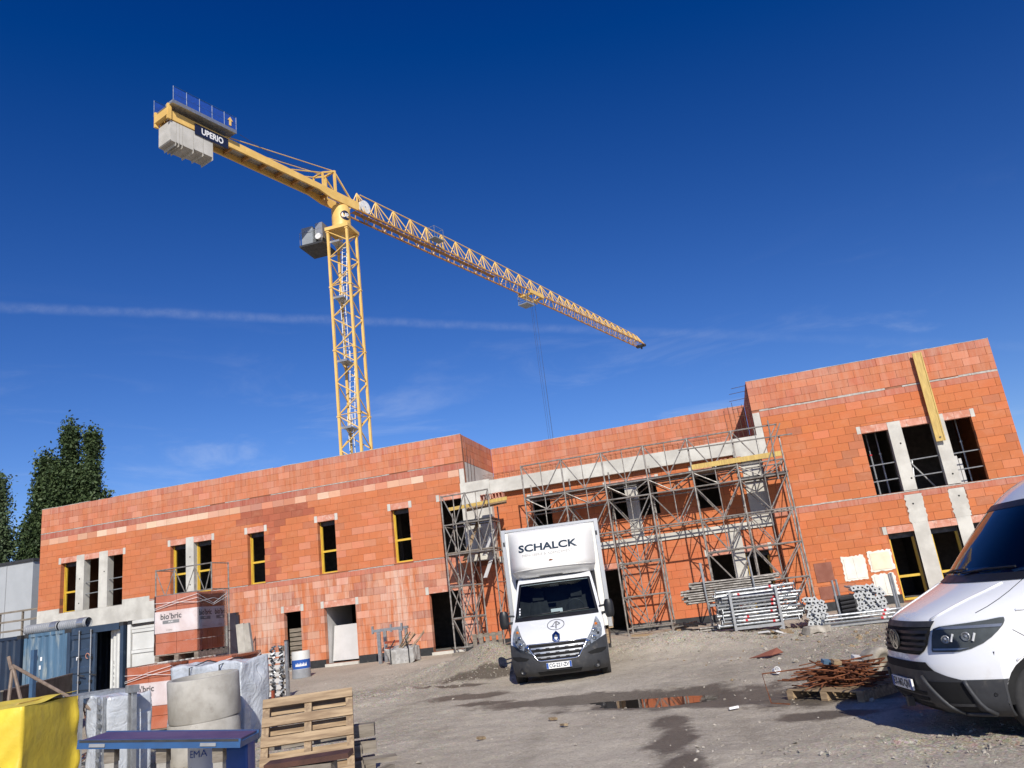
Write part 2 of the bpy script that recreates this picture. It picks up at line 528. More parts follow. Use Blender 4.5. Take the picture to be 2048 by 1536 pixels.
mat['white_tape'] = simple('white_band', (.8, .8, .78), .5)
mat['orange_rack'] = simple('rust_red_paint', (.33, .07, .03), .6, c2=(.22, .045, .02))
mat['cable'] = simple('steel_rope', (.05, .05, .055), .6, c2=(.04, .04, .045))
mat['insul'] = simple('grey_pipe', (.30, .31, .32), .5, c2=(.24, .25, .26))
mat['paper_red'] = simple('maroon_paper', (.30, .05, .06), .6)
mat['seat'] = simple('seat_cloth', (.02, .021, .024), .85)
mat['bark_chip'] = simple('wood_chip', (.36, .27, .16), .9, c2=(.2, .14, .08), scale=20)
# leaves
def leafmat(name, c, c2):
    M = MT(name)
    v = M.coord('World')
    oi = M.node('ShaderNodeNewGeometry').outputs['Random Per Island']
    col = M.mix(oi, c, c2)
    col = M.mix(M.ramp(M.noise(v, .5, 3), .3, .7, 0, .6), col, M.mix(1, col, (.55, .6, .6), 'MULTIPLY'))
    M.set(Base_Color=col, Roughness=.55)
    M.b.inputs['Specular IOR Level'].default_value = .3
    return M.m
mat['leaf'] = leafmat('poplar_leaf', (.035, .062, .022), (.085, .12, .045))
mat['leaf2'] = leafmat('broad_leaf', (.05, .085, .035), (.12, .155, .075))
# glass of the vehicles
def glassmat(name, tint, alpha, rough=.02):
    m = bpy.data.materials.new(name)
    m.use_nodes = True
    t = m.node_tree
    t.nodes.clear()
    o = N(t, 'ShaderNodeOutputMaterial')
    tr = N(t, 'ShaderNodeBsdfTransparent'); tr.inputs[0].default_value = tuple(tint) + (1,)
    gl = N(t, 'ShaderNodeBsdfGlossy'); gl.inputs['Roughness'].default_value = rough
    gl.inputs[0].default_value = (.9, .95, 1, 1)
    fr = N(t, 'ShaderNodeFresnel'); fr.inputs[0].default_value = alpha
    mx = N(t, 'ShaderNodeMixShader')
    t.links.new(fr.outputs[0], mx.inputs[0]); t.links.new(tr.outputs[0], mx.inputs[1]); t.links.new(gl.outputs[0], mx.inputs[2])
    t.links.new(mx.outputs[0], o.inputs[0])
    return m
mat['glass'] = glassmat('windscreen_glass', (.70, .78, .79), 1.45)
mat['lamp_in'] = simple('lamp_reflector', (.55, .56, .57), .25, .4, c2=(.25, .255, .26), scale=22, det=2)
mat['dash'] = simple('grey_dashboard', (.10, .11, .11), .7, c2=(.07, .075, .075))
mat['lens'] = glassmat('headlamp_lens', (.88, .90, .91), 1.25)
mat['film_clear'] = glassmat('stretch_film', (.90, .88, .88), 1.38, .12)
# crumpled grey plastic sheet
M = MT('plastic_sheet')
v = M.coord('Object')
M.set(Base_Color=M.mix(M.ramp(M.noise(v, 3, 5), .3, .7), (.40, .43, .46), (.60, .63, .66)), Roughness=.22)
M.b.inputs['Specular IOR Level'].default_value = .8
M.bump(M.noise(v, 4.5, 4, .5, 2.0), .75, .035)
mat['sheet'] = M.m
# wrapped block faces on the pallets
def wrap(name, c, c2):
    M = MT(name)
    v = M.coord('Object')
    M.set(Base_Color=M.mix(M.ramp(M.noise(v, 2.5, 5, .6, .6), .35, .7), c, c2), Roughness=.22, Coat_Weight=.5, Coat_Roughness=.15)
    M.bump(M.noise(M.coord('Object', (1, 1, 5)), 6, 4, .6, 1.2), .35, .01)
    return M.m
mat['wrap_brick'] = wrap('wrapped_block', (.50, .165, .085), (.56, .24, .16))
mat['wrap_white'] = wrap('printed_film', (.68, .60, .59), (.76, .72, .72))
mat['water'] = None
M = MT('puddle_water')
M.set(Base_Color=(.035, .03, .025), Roughness=.03)
M.b.inputs['Specular IOR Level'].default_value = .9
M.b.inputs['IOR'].default_value = 1.5
M.bump(M.noise(M.coord('World'), 6, 2), .02, .01)
mat['water'] = M.m
# ground: dusty stone fines, wet patches and tyre marks come with the surface (attributes wet, grav)
M = MT('site_ground')
p = M.coord('World')
at = M.node('ShaderNodeVertexColor', layer_name='ground')
sp = M.node('ShaderNodeSeparateColor'); M.l.new(at.outputs[0], sp.inputs[0])
wet, grav, dark = sp.outputs[0], sp.outputs[1], sp.outputs[2]
n1 = M.noise(p, .55, 7, .62, .4)
n2 = M.noise(p, 9, 6, .7)
n3 = M.noise(p, 60, 4, .75)
v1 = M.voro(p, 26, 'F1', 'Color')
dry = M.mix(M.ramp(n1, .3, .72), (.46, .40, .315), (.60, .53, .42))
dry = M.mix(M.ramp(n2, .35, .75, 0, .6), dry, M.mix(1, dry, (.72, .70, .67), 'MULTIPLY'))
dry = M.mix(M.ramp(n3, .52, .72, 0, .5), dry, (.62, .56, .455))
gr = M.mix(M.ramp(M.noise(p, 34, 4, .8), .38, .64), (.27, .225, .17), (.64, .575, .46))
gr = M.mix(.25, gr, v1, 'SOFT_LIGHT')
pv = M.node('ShaderNodeSeparateColor'); M.l.new(M.voro(p, 48, 'F1', 'Color'), pv.inputs[0])
dry = M.mix(M.ramp(pv.outputs[0], .84, .92, 0, .38), dry, M.mix(1, dry, (.50, .48, .46), 'MULTIPLY'))
dry = M.mix(M.ramp(pv.outputs[1], .90, .96, 0, .5), dry, (.68, .63, .53))
col = M.mix(grav, dry, gr)
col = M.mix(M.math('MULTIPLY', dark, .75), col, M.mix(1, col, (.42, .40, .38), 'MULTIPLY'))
wetm = M.ramp(M.math('ADD', wet, M.math('MULTIPLY', M.math('SUBTRACT', n2, .5), .5)), .26, .66)
col = M.mix(M.math('MULTIPLY', wetm, .86), col, M.mix(1, col, (.25, .23, .215), 'MULTIPLY'))
M.set(Base_Color=col, Roughness=M.ramp(wetm, 0, 1, .95, .55))
M.b.inputs['Specular IOR Level'].default_value = .25
h = M.math('ADD', M.math('MULTIPLY', n3, .5), M.noise(p, 22, 5, .7))
M.bump(h, .9, .03)
mat['ground'] = M.m
# ---------------------------------------------------------------- ground
def fbm(x, y, sc, seed=0.0, oc=4):
    return noise.fractal(Vector((x * sc + seed, y * sc - seed, seed * .37)), .9, 2.1, oc)
BUMPS = [(-6.05, 18.95, .95, .75, .64), (-7.3, 19.6, 1.5, .9, .30), (-1.9, 20.2, 1.5, 1.0, .36), (-0.6, 21.4, 1.8, 1.3, .12), (-4.2, 21.6, 1.4, .9, .30),
         (3.6, 17.5, 2.4, 1.8, .10), (-7.6, 16.5, 1.6, 1.3, .08), (-11.5, 10.2, 1.6, 1.0, .12), (2.2, 7.2, 1.0, .5, .05), (-.4, 9.0, 1.2, .6, .035)]
PITS = [(-1.55, 13.45, 1.35, .62, .085), (-2.75, 13.95, .8, .35, .045), (-.35, 12.7, 1.0, .4, .03)]
def gz(x, y):
    t = sstep(10.5, 26.0, y)
    z = -.29 * (1 - t)
    if y > 60 or abs(x) > 60: return z
    for cx, cy, rx, ry, a in BUMPS:
        q = ((x - cx) / rx) ** 2 + ((y - cy) / ry) ** 2
        if q < 9: z += a * math.exp(-q)
    for cx, cy, rx, ry, a in PITS:
        q = ((x - cx) / rx) ** 2 + ((y - cy) / ry) ** 2
        if q < 9: z -= a * math.exp(-q)
    return z
WET = [(-1.55, 13.45, 2.1, .95), (-3.0, 14.15, 1.9, .55), (.0, 12.75, 2.2, .75), (1.4, 12.3, 1.7, .9), (-5.6, 15.55, 1.05, .38), (-6.0, 18.0, 1.2, .30), (-6.6, 17.2, .9, .2),
       (-1.25, 11.3, .45, .7), (-1.05, 10.0, .34, 1.2), (-.85, 8.4, .30, 1.5), (3.0, 11.0, 1.8, .8), (3.1, 14.5, 2.5, 1.1), (-4.9, 14.6, .7, .25), (.9, 10.9, .8, .3)]
def gattr(x, y):
    n = fbm(x, y, .9, 3.1)
    w = 0.0
    for cx, cy, rx, ry in WET:
        q = ((x - cx) / rx) ** 2 + ((y - cy) / ry) ** 2
        if q < 6: w = max(w, math.exp(-q * 1.2) * 1.05)
    w = w + (.34 * n + .16 * fbm(x, y, 3.1, 6.2)) * (1 if w > .06 else 0)
    g = 0.0
    for cx, cy, rx, ry, a in BUMPS[:5]:
        q = ((x - cx) / rx) ** 2 + ((y - cy) / ry) ** 2
        if q < 9: g = max(g, math.exp(-q * .7))
    for cx, cy, rx, ry in ((3.6, 18.0, 3.4, 3.2), (.9, 20.6, 4.5, 1.6), (-8.6, 17.0, 2.4, 2.4), (2.0, 8.9, 1.3, .7), (-9.5, 11.5, 4, 3)):
        q = ((x - cx) / rx) ** 2 + ((y - cy) / ry) ** 2
        if q < 6: g = max(g, .95 * math.exp(-q * .8))
    g = max(0, min(1, g + .3 * fbm(x, y, 1.7, 8.0)))
    d = .5 * max(0, fbm(x, y, .35, 5.5)) 
    q = ((x - 3.4) / 3.6) ** 2 + ((y - 16.0) / 3.4) ** 2
    d = min(1, d + .55 * math.exp(-q))
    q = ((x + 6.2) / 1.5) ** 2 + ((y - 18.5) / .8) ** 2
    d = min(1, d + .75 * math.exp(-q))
    # tyre tracks leading out past the parked truck
    for off in (-.85, .85, -2.6, -4.3, 1.9):
        xc = -2.4 + off + .09 * (16.0 - y) + .25 * math.sin(y * .4)
        if 5 < y < 16: d = min(1, d + (.22 + .3 * fbm(x, y, 1.3, 9.)) * math.exp(-((x - xc) / .15) ** 2))
    return (max(0, min(1, w)), g, d, 1)
def axis(parts):
    a = []
    for lo, hi, st in parts:
        k = max(1, int(round((hi - lo) / st)))
        a += [lo + (hi - lo) * i / k for i in range(k)]
    return a + [parts[-1][1]]
gx = axis([(-900, -120, 130), (-120, -32, 11), (-32, -14, .9), (-14, -9.5, .3), (-9.5, 4.6, .07), (4.6, 9, .25), (9, 30, 2.2), (30, 120, 15), (120, 900, 130)])
gy = axis([(-300, -20, 40), (-20, 4, 3), (4, 6, .3), (6, 16, .07), (16, 23.5, .11), (23.5, 28, .35), (28, 60, 3), (60, 200, 20), (200, 1800, 200)])
vs, cs = [], []
for y in gy:
    for x in gx:
        z = gz(x, y)
        if -12 < x < 7 and 5 < y < 27:
            a = gattr(x, y)
            rough = .016 + .045 * a[1]
            if a[0] > .5: rough *= .35
            z += rough * fbm(x, y, 3.2, 1.7) + .4 * rough * noise.noise(Vector((x * 11, y * 11, 3)))
        else:
            a = (0, .4, .2, 1)
        vs.append((x, y, z)); cs.append(a)
nx = len(gx)
fs = [(j * nx + i, j * nx + i + 1, (j + 1) * nx + i + 1, (j + 1) * nx + i) for j in range(len(gy) - 1) for i in range(nx - 1)]
me = bpy.data.meshes.new('ground')
me.from_pydata(vs, [], fs)
me.materials.append(mat['ground'])
me.polygons.foreach_set('use_smooth', [True] * len(me.polygons))
at = me.color_attributes.new('ground', 'FLOAT_COLOR', 'POINT')
at.data.foreach_set('color', [c for q in cs for c in q])
go = struct(link('ground', me))
go['label'] = 'dusty grey construction yard ground with wet patches and gravel heaps'
# puddle: a level sheet of water lying in the hollow, the ground rises through it at the rim
pm = MB()
ring, k = [], 40
for i in range(k):
    t = 2 * math.pi * i / k
    rr = 1 + .18 * math.sin(3 * t + .6) + .10 * math.sin(7 * t)
    ring.append((-1.62 + 1.45 * rr * math.cos(t), 13.47 + .66 * rr * math.sin(t), 0))
pm.add([(-1.62, 13.47, 0)] + ring, [(0, i + 1, (i + 1) % k + 1) for i in range(k)])
po = struct(pm.build('puddle', mat['water'], smooth=True))
po.location.z = -.317
po['label'] = 'muddy puddle mirroring the orange wall and scaffold'

# loose gravel and rubble: nobody could count it
def stones(name, n, spots, smin, smax, material, label, sd):
    rg = random.Random(sd)
    bm_v = [(1, 0, -.5), (-.6, .8, -.5), (-.7, -.75, -.5), (.35, .15, .6), (-.55, .2, .45), (.1, -.6, .3)]
    bm_f = [(0, 1, 3), (1, 4, 3), (1, 2, 4), (2, 5, 4), (2, 0, 5), (0, 3, 5), (3, 4, 5)]
    mb = MB()
    tot = sum(s[4] for s in spots)
    for cx, cy, rx, ry, w in spots:
        for _ in range(int(n * w / tot)):
            x, y = rg.gauss(cx, rx), rg.gauss(cy, ry)
            if y < 5.5 or y > 26.2: continue
            s = smin * (smax / smin) ** (rg.random() ** 2.2)
            m = Matrix.Translation((x, y, gz(x, y) + s * .18)) @ Euler((rg.uniform(-.4, .4), rg.uniform(-.4, .4), rg.uniform(0, 6.3))).to_matrix().to_4x4()
            sx, sy, sz = s * rg.uniform(.7, 1.3), s * rg.uniform(.6, 1.1), s * rg.uniform(.5, .9)
            mb.add([m @ Vector((a * sx * rg.uniform(.8, 1.2), b * sy, c * sz)) for a, b, c in bm_v], bm_f)
    o = mb.build(name, material)
    o['kind'] = 'stuff'
    o['label'] = label
    return o
stones('gravel', 9000, [(-6.1, 18.9, 1.1, .7, 3.5), (-7.9, 20.9, 1.3, .8, 1.2), (-2.0, 20.6, 1.3, .9, 3), (.2, 20.4, 2.2, .9, 2), (-9.5, 16.8, 1.6, 1.6, 1.2), (3.2, 17.2, 2.3, 2.2, 4), (1.8, 8.8, 1.2, .7, 1.0), (-1.5, 10.5, 3.0, 2.5, .5), (-10, 11, 2.5, 2.2, 1.5)], .010, .036, mat['stone'], 'loose gravel and crushed stone scattered over the yard', 3)
stones('rubble', 330, [(3.4, 17.4, 2.2, 2.0, 3), (2.0, 20.4, 2.6, .8, 1.5), (-2.0, 11.5, 3.0, 2.5, .25), (-10, 10.5, 2, 1.5, 1)], .022, .075, mat['stone'], 'broken concrete rubble lying about the yard', 5)
stones('wood_chips', 220, [(3.0, 17.8, 2.2, 1.8, 3), (1.2, 20.2, 1.8, .6, 1), (-9.5, 10.2, 1.5, 1.0, 2)], .03, .10, mat['bark_chip'], 'splinters and scraps of timber lying about the yard', 9)
# ---------------------------------------------------------------- the building under construction
BLD = thing('brick_building', 'long unfinished two-storey building of orange hollow clay blocks and concrete', 'building', (0, 27, 0))
BY = 27.0
def bchild(mb, name, m, parent=None, **kw):
    # parts are written in world coordinates and hang under the building
    o = mb.build(name, m, parent or BLD, **kw)
    if parent is None: o.matrix_parent_inverse = Matrix.Translation((0, -27, 0))
    return o
def cut(rects, ops):
    for ou0, ou1, oz0, oz1 in ops:
        nr = []
        for u0, u1, z0, z1 in rects:
            if ou0 >= u1 or ou1 <= u0 or oz0 >= z1 or oz1 <= z0:
                nr.append((u0, u1, z0, z1)); continue
            if ou0 > u0: nr.append((u0, ou0, z0, z1))
            if ou1 < u1: nr.append((ou1, u1, z0, z1))
            a, b = max(u0, ou0), min(u1, ou1)
            if oz0 > z0: nr.append((a, b, z0, oz0))
            if oz1 < z1: nr.append((a, b, oz1, z1))
        rects = nr
    return [r for r in rects if r[1] - r[0] > .02 and r[3] - r[2] > .02]
BLOCKS = []          # (verts, tint)
br = random.Random(21)
def jit(c, a=.10):
    a *= .55
    f = 1 + br.uniform(-a, a)
    return tuple(max(0, q * f * (1 + br.uniform(-.03, .03))) for q in c)
def tint(zone, u, z, wing):
    al = 0.0
    if zone == 'main':
        c = jit((.50, .162, .064), .12)
        t = br.random()
        if t < .05: c = jit((.43, .155, .080))
        elif t < .12: c = jit((.55, .185, .088))
        if wing == 'L':
            c = tuple(lerp(a, b, .25) for a, b in zip(c, (.50, .18, .092)))
            if -16.2 < u < -11 and 3.5 < z < 5 and br.random() < .4: c = jit((.55, .22, .125))
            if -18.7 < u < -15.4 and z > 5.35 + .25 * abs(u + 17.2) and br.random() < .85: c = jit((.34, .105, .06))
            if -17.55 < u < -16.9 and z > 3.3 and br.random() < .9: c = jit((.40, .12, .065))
        if wing == 'L' and z < 3.1:
            al = .25
            for cx, w, a in ((-17.6, .8, .9), (-16.2, .9, .6), (-14.6, 1.0, .6), (-11.9, .9, .85), (-13.2, .8, .45), (-10.4, .6, .3)):
                al = max(al, a * math.exp(-((u - cx) / w) ** 2))
            t2 = br.random()
            if t2 < .20: c = jit((.38, .14, .085), .2)
            elif t2 < .34: c = jit((.56, .27, .18), .2)
        if wing == 'M' and z < 3.1: c = jit((.51, .158, .067), .06)
    elif zone == 'para':
        c = jit((.49, .165, .080), .13)
        t = br.random()
        if t < .14: c = jit((.54, .21, .125))
        elif t < .26: c = jit((.44, .14, .078))
        al = .16
    elif zone == 'top':
        c = jit((.42, .14, .085), .12)
        if br.random() < .5: c = jit((.48, .165, .095))
        al = .30
    elif zone == 'tile':
        c = jit((.43, .14, .085), .10)
        al = .2
        if wing == 'L' and z > 6: c = jit((.36, .105, .07), .12)
    elif zone == 'pale':
        c = jit((.60, .36, .245), .14)
        if br.random() < .45: c = jit((.55, .24, .145), .2)
        elif br.random() < .5: c = jit((.66, .48, .35), .12)
        if -19 < u < -16 and br.random() < .8: c = jit((.47, .23, .16))
    return c + (al,)
def blockrow(P, u0, u1, z0, z1, ops, zone, wing, L=.505, off=0.0, depth=.2, g=.0042):
    k0 = math.floor((u0 - off) / L)
    u = off + k0 * L
    while u < u1:
        a, b = max(u, u0), min(u + L, u1)
        u += L
        if b - a < .03: continue
        tn = tint(zone, (a + b) / 2, (z0 + z1) / 2, wing)
        pr = -br.uniform(0, .005)
        for r in cut([(a, b, z0, z1)], ops):
            q0, q1, w0, w1 = r[0] + g, r[1] - g, r[2] + g * .8, r[3] - g * .8
            # cut edges at openings stay full
            for ou0, ou1, oz0, oz1 in ops:
                if abs(r[0] - ou1) < 1e-6: q0 = r[0]
                if abs(r[1] - ou0) < 1e-6: q1 = r[1]
            ta = [br.uniform(-.0025, .0025) for _ in range(4)]
            vs = [P(q0, pr + ta[0], w0), P(q1, pr + ta[1], w0), P(q1, depth, w0), P(q0, depth, w0), P(q0, pr + ta[2], w1), P(q1, pr + ta[3], w1), P(q1, depth, w1), P(q0, depth, w1)]
            BLOCKS.append((vs, tn, wing))
def courses(P, u0, u1, rows, ops, wing, seed):
    for i, (z0, z1, zone) in enumerate(rows):
        L = {'tile': .62, 'pale': .50}.get(zone, .505)
        blockrow(P, u0, u1, z0, z1, ops, zone, wing, L, seed + (i % 2) * .25 + br.uniform(-.04, .04))
def rows_of(z0, z1, n, zone):
    h = (z1 - z0) / n
    return [(z0 + i * h, z0 + (i + 1) * h, zone) for i in range(n)]
def core(P, u0, u1, z0, z1, ops, name='wall_core', m=None, d0=.014, d1=.19):
    mb = MB()
    e = .006
    ops2 = [(a - e, b + e, c - e, d + e) for a, b, c, d in ops]
    us = sorted(set([u0, u1] + [q for o in ops2 for q in o[:2] if u0 < q < u1]))
    zs = sorted(set([z0, z1] + [q for o in ops2 for q in o[2:] if z0 < q < z1]))
    def solid(i, j):
        if i < 0 or j < 0 or i >= len(us) - 1 or j >= len(zs) - 1: return False
        a, b = (us[i] + us[i + 1]) / 2, (zs[j] + zs[j + 1]) / 2
        return not any(o[0] < a < o[1] and o[2] < b < o[3] for o in ops2)
    for i in range(len(us) - 1):
        for j in range(len(zs) - 1):
            if not solid(i, j): continue
            a, b, c, d = us[i], us[i + 1], zs[j], zs[j + 1]
            vs = [P(a, d0, c), P(b, d0, c), P(b, d1, c), P(a, d1, c), P(a, d0, d), P(b, d0, d), P(b, d1, d), P(a, d1, d)]
            fs = [(0, 1, 5, 4), (2, 3, 7, 6)]
            if not solid(i - 1, j): fs.append((3, 0, 4, 7))
            if not solid(i + 1, j): fs.append((1, 2, 6, 5))
            if not solid(i, j - 1): fs.append((0, 3, 2, 1))
            if not solid(i, j + 1): fs.append((4, 5, 6, 7))
            mb.add(vs, fs)
    return bchild(mb, name, m or mat['joint'])
PF = lambda Y: (lambda u, d, z: (u, Y + d, z))
def PXp(X): return lambda u, d, z: (X - d, u, z)       # faces +X
def PXm(X): return lambda u, d, z: (X + d, u, z)       # faces -X

G0, F1, T1, T2, TOP = .27, 3.14, 6.24, 6.50, 7.83
ground_rows = rows_of(G0, F1, 11, 'main') + [(F1, 3.33, 'tile')]
# openings
OL = [(-27.46, -24.29, 3.30, 5.36), (-21.95, -19.99, 3.36, 5.36), (-18.33, -17.57, 3.37, 5.36), (-15.2, -14.44, 3.39, 5.37), (-12.07, -11.33, 3.40, 5.38), (-10.07, -9.20, 3.42, 5.42),
      (-16.81, -16.09, 0, 2.13), (-15.10, -13.78, .12, 2.12), (-10.81, -9.62, .12, 2.13)]
OR_ = [(4.87, 8.17, 3.38, 5.41), (4.90, 5.68, .06, 2.12), (6.14, 6.95, .06, 2.12), (7.37, 8.17, .06, 2.12)]
OM = [(-6.62, -5.9, 3.84, 4.95), (-3.78, -2.05, 3.83, 4.96), (-.72, .05, 3.78, 5.05), (-5.05, -3.72, 0, 2.13), (-.70, .04, .05, 2.15), (.47, 1.24, .05, 2.13)]
SOLID_L = [(-28.6, -22.6, 2.35, 3.30), (-28.6, -22.95, 3.30, 3.50)]           # cast plinth at the far left end
COLL = (-9.20, -8.98, 3.05, 6.5)
LX0, LX1 = -28.6, -8.98
lrows = ground_rows + rows_of(3.37, T1, 11, 'main') + [(T1, T2, 'pale'), (T2, 6.74, 'tile')] + rows_of(6.78, 7.57, 3, 'para') + [(7.57, TOP, 'top')]
# lintel strips above each opening are their own U-blocks
LINT = []
def lint_zone(ops, h=.235):
    return [(a - .13, b + .13, d, d + h) for a, b, c, d in ops]
ll = lint_zone(OL); lr = lint_zone(OR_[:1]) + [(4.70, 8.30, 2.12, 2.36)]; lm = lint_zone(OM)
PL, PR, PM = PF(27.0), PF(27.0), PF(27.25)
courses(PL, LX0, LX1, lrows, OL + SOLID_L + [COLL] + ll, 'L', .1)
core(PL, LX0, LX1, 0, TOP - .03, OL)
rrows = ground_rows + rows_of(3.37, 6.51, 12, 'main') + [(6.51, 6.72, 'tile')] + rows_of(6.79, 7.57, 3, 'para') + [(7.57, TOP, 'top')]
RX0, RX1 = 1.61, 9.30
PILR = [(5.64, 6.16, 2.36, 3.25), (6.93, 7.42, 2.36, 3.25)]
courses(PR, RX0, RX1, rrows, OR_ + lr + PILR + [(1.61, 1.86, 5.1, 6.69)], 'R', .33)
core(PR, RX0, RX1, 0, TOP - .03, OR_)
mrows = rows_of(G0, 2.88, 10, 'main') + rows_of(3.12, 5.40, 9, 'main')
courses(PM, -8.98, 1.60, mrows, OM + lm + [(.92, 1.62, 3.12, 5.2), (-8.98, -8.05, 3.0, 5.4)], 'M', .2)
core(PM, -8.97, 1.60, 0, 5.36, OM)
# terrace walls
PT = PF(30.9)
courses(PT, -8.98, 1.60, rows_of(5.62, 7.57, 7, 'para') + [(7.57, TOP, 'top')], [], 'T', .05)
core(PT, -8.97, 1.60, 5.4, TOP - .03, [])
PA, PB = PXp(-8.98), PXm(1.61)
courses(PA, 27.21, 30.89, rows_of(6.79, 7.57, 3, 'para') + [(7.57, TOP, 'top')], [], 'T', .15)
core(PA, 27.2, 30.9, 5.4, TOP - .03, [])
bchild(MB().bx(-9.16, -8.985, 27.215, 30.88, 5.6, 6.785), 'return_wall', mat['concrete'])
courses(PB, 27.21, 30.89, rows_of(5.62, 7.57, 7, 'para') + [(7.57, TOP, 'top')], [], 'T', .15)
core(PB, 27.2, 30.9, 5.4, TOP - .03, [])
PE = PXp(9.30)
courses(PE, 27.21, 38.0, rrows, [], 'E', .1)
core(PE, 27.2, 38.0, 0, TOP - .03, [])
core(PXm(-28.6), 27.2, 38.0, 0, TOP - .03, [], m=mat['joint'])
core(PF(38.0), -28.6, 9.3, 0, TOP - .03, [], m=mat['joint'])

# emit blocks: the 300 nearest single, the rest as one mass
cp = Vector((0, 0, 1.55))
FS5 = [(0, 1, 5, 4), (1, 2, 6, 5), (3, 0, 4, 7), (4, 5, 6, 7), (0, 3, 2, 1), (2, 3, 7, 6)]
def bdist(b):
    c = (Vector(b[0][0]) + Vector(b[0][5])) / 2
    s = 0 if b[2] in 'RM' else 60
    if b[2] == 'R' and c.z < 3.4 and c.x > 6.2: s += 30         # hidden behind the van
    if b[2] == 'E': s += 200
    return (c - cp).length + s
BLOCKS.sort(key=bdist)
for vs, tn, wg in BLOCKS[:300]:
    o = bchild(MB().add(vs, FS5), 'clay_block', mat['block'], cols=[tn] * 6)
mb, cc = MB(), []
for vs, tn, wg in BLOCKS[300:]:
    mb.add(vs, FS5); cc += [tn] * 6
o = bchild(mb, 'clay_blocks', mat['block'], cols=cc)
o['kind'] = 'stuff'
# crooked lime line under the parapet and over the floor band
def mortar_line(P, u0, u1, z, h, name='mortar_bed'):
    mb = MB()
    u = u0
    while u < u1:
        w = br.uniform(.25, .8)
        e = min(u1, u + w)
        if br.random() < .88:
            d = -br.uniform(.002, .012)
            hh = h * br.uniform(.6, 1.0)
            zz = z + br.uniform(-.004, .004)
            vs = [P(u, d, zz), P(e - .004, d, zz), P(e - .004, .15, zz), P(u, .15, zz), P(u, d, zz + hh), P(e - .004, d, zz + hh), P(e - .004, .15, zz + hh), P(u, .15, zz + hh)]
            mb.add(vs, FS5)
        u = e
    bchild(mb, name, mat['mortar'])['kind'] = 'stuff'
for a, b in ((LX0, -27.5), (-24.25, -22), (-19.95, -18.36), (-17.54, -15.23), (-14.41, -12.1), (-11.3, -10.1)):
    mortar_line(PL, a, b, 3.332, .035)
mortar_line(PL, LX0, LX1, 6.742, .036)
mortar_line(PR, RX0, RX1, 6.722, .065)
mortar_line(PR, RX0, RX1, 3.332, .044)
mortar_line(PL, LX0, LX1, TOP, .022, 'coping_mortar')
mortar_line(PR, RX0, RX1, TOP, .022, 'coping_mortar')
mortar_line(PT, -8.98, 1.6, TOP, .015, 'coping_mortar')

# lintels with their concrete bearings
def lintel(P, a, b, z, h, n, pads=True):
    w = (b - a) / n
    for i in range(n):
        d = -.004 - br.uniform(0, .003)
        u0, u1 = a + i * w + .003, a + (i + 1) * w - .003
        vs = [P(u0, d, z), P(u1, d, z), P(u1, .2, z), P(u0, .2, z), P(u0, d, z + h), P(u1, d, z + h), P(u1, .2, z + h), P(u0, .2, z + h)]
        bchild(MB().add(vs, FS5), 'lintel_block', mat['lintel'])
    if pads:
        for u0, u1 in ((a - .125, a - .004), (b + .004, b + .125)):
            e = br.uniform(.0, .03)
            mb = MB()
            vs = [P(u0, -.008, z - e), P(u1, -.008, z - e), P(u1, .2, z - e), P(u0, .2, z - e), P(u0, -.008, z + h + .01), P(u1, -.008, z + h + .01), P(u1, .2, z + h + .01), P(u0, .2, z + h + .01)]
            bchild(mb.add(vs, FS5), 'bearing_pad', mat['concrete'])
for (a, b, c, d) in OL:
    lintel(PL, a, b, d + .002, .23, max(2, round((b - a) / .45)))
lintel(PR, 4.87, 8.17, 5.412, .23, 7)
lintel(PR, 4.90, 8.17, 2.122, .22, 7)
for (a, b, c, d) in OM: lintel(PM, a, b, d + .002, .22, max(2, round((b - a) / .45)))
# concrete pieces
def conc(x0, x1, y0, y1, z0, z1, name='concrete_column'):
    return bchild(MB().bx(x0, x1, y0, y1, z0, z1), name, mat['concrete'])
for a, b in ((-26.64, -26.24), (-25.48, -25.04)): conc(a, b, 26.985, 27.32, 3.302, 5.60)
conc(-21.2, -20.83, 26.985, 27.3, 3.362, 5.60)
for a, b in ((5.69, 6.09), (6.99, 7.38)): conc(a, b, 26.985, 27.25, 3.385, 5.64)
for a, b in ((5.68, 6.14), (6.95, 7.37)): conc(a, b, 26.985, 27.25, .0, 2.36)
for a, b in ((5.65, 6.15), (6.935, 7.415)):                       # ragged cast strip between the storeys
    mb = MB()
    n = 14
    L_, R__ = [], []
    for i in range(n + 1):
        z = 2.362 + .885 * i / n
        L_.append((a + br.uniform(-.035, .03), 26.988, z)); R__.append((b + br.uniform(-.03, .035), 26.988, z))
    mb.grid([[l, ((l[0] + r[0]) / 2, 26.982, l[2]), r] for l, r in zip(L_, R__)])
    mb.grid([[(r[0], 26.988, r[2]), (r[0], 27.05, r[2])] for r in R__])
    mb.grid([[(l[0], 27.05, l[2]), (l[0], 26.988, l[2])] for l in L_])
    bchild(mb, 'cast_strip', mat['concrete'])
conc(-28.605, -22.6, 26.985, 27.2, 2.35, 3.298, 'cast_plinth')
conc(-28.605, -27.47, 26.988, 27.2, 3.299, 3.50, 'cast_plinth')
conc(-24.28, -22.95, 26.988, 27.2, 3.299, 3.50, 'cast_plinth')
conc(-9.195, -8.05, 26.98, 27.4, 3.05, 5.955)
conc(-9.17, -8.985, 26.983, 27.2, 5.957, 6.50)
conc(.925, 1.605, 27.23, 27.45, 3.125, 5.128)
conc(.04, .47, 27.235, 27.5, .0, 2.95)
conc(-3.17, -2.73, 27.235, 27.5, 3.13, 4.965)
conc(1.615, 1.845, 26.982, 27.2, 5.10, 6.69, 'cast_pier')
bm_ = bchild(MB().bx(-8.045, .72, 27.0, 27.44, 5.40, 5.90), 'terrace_beam', mat['concrete'])
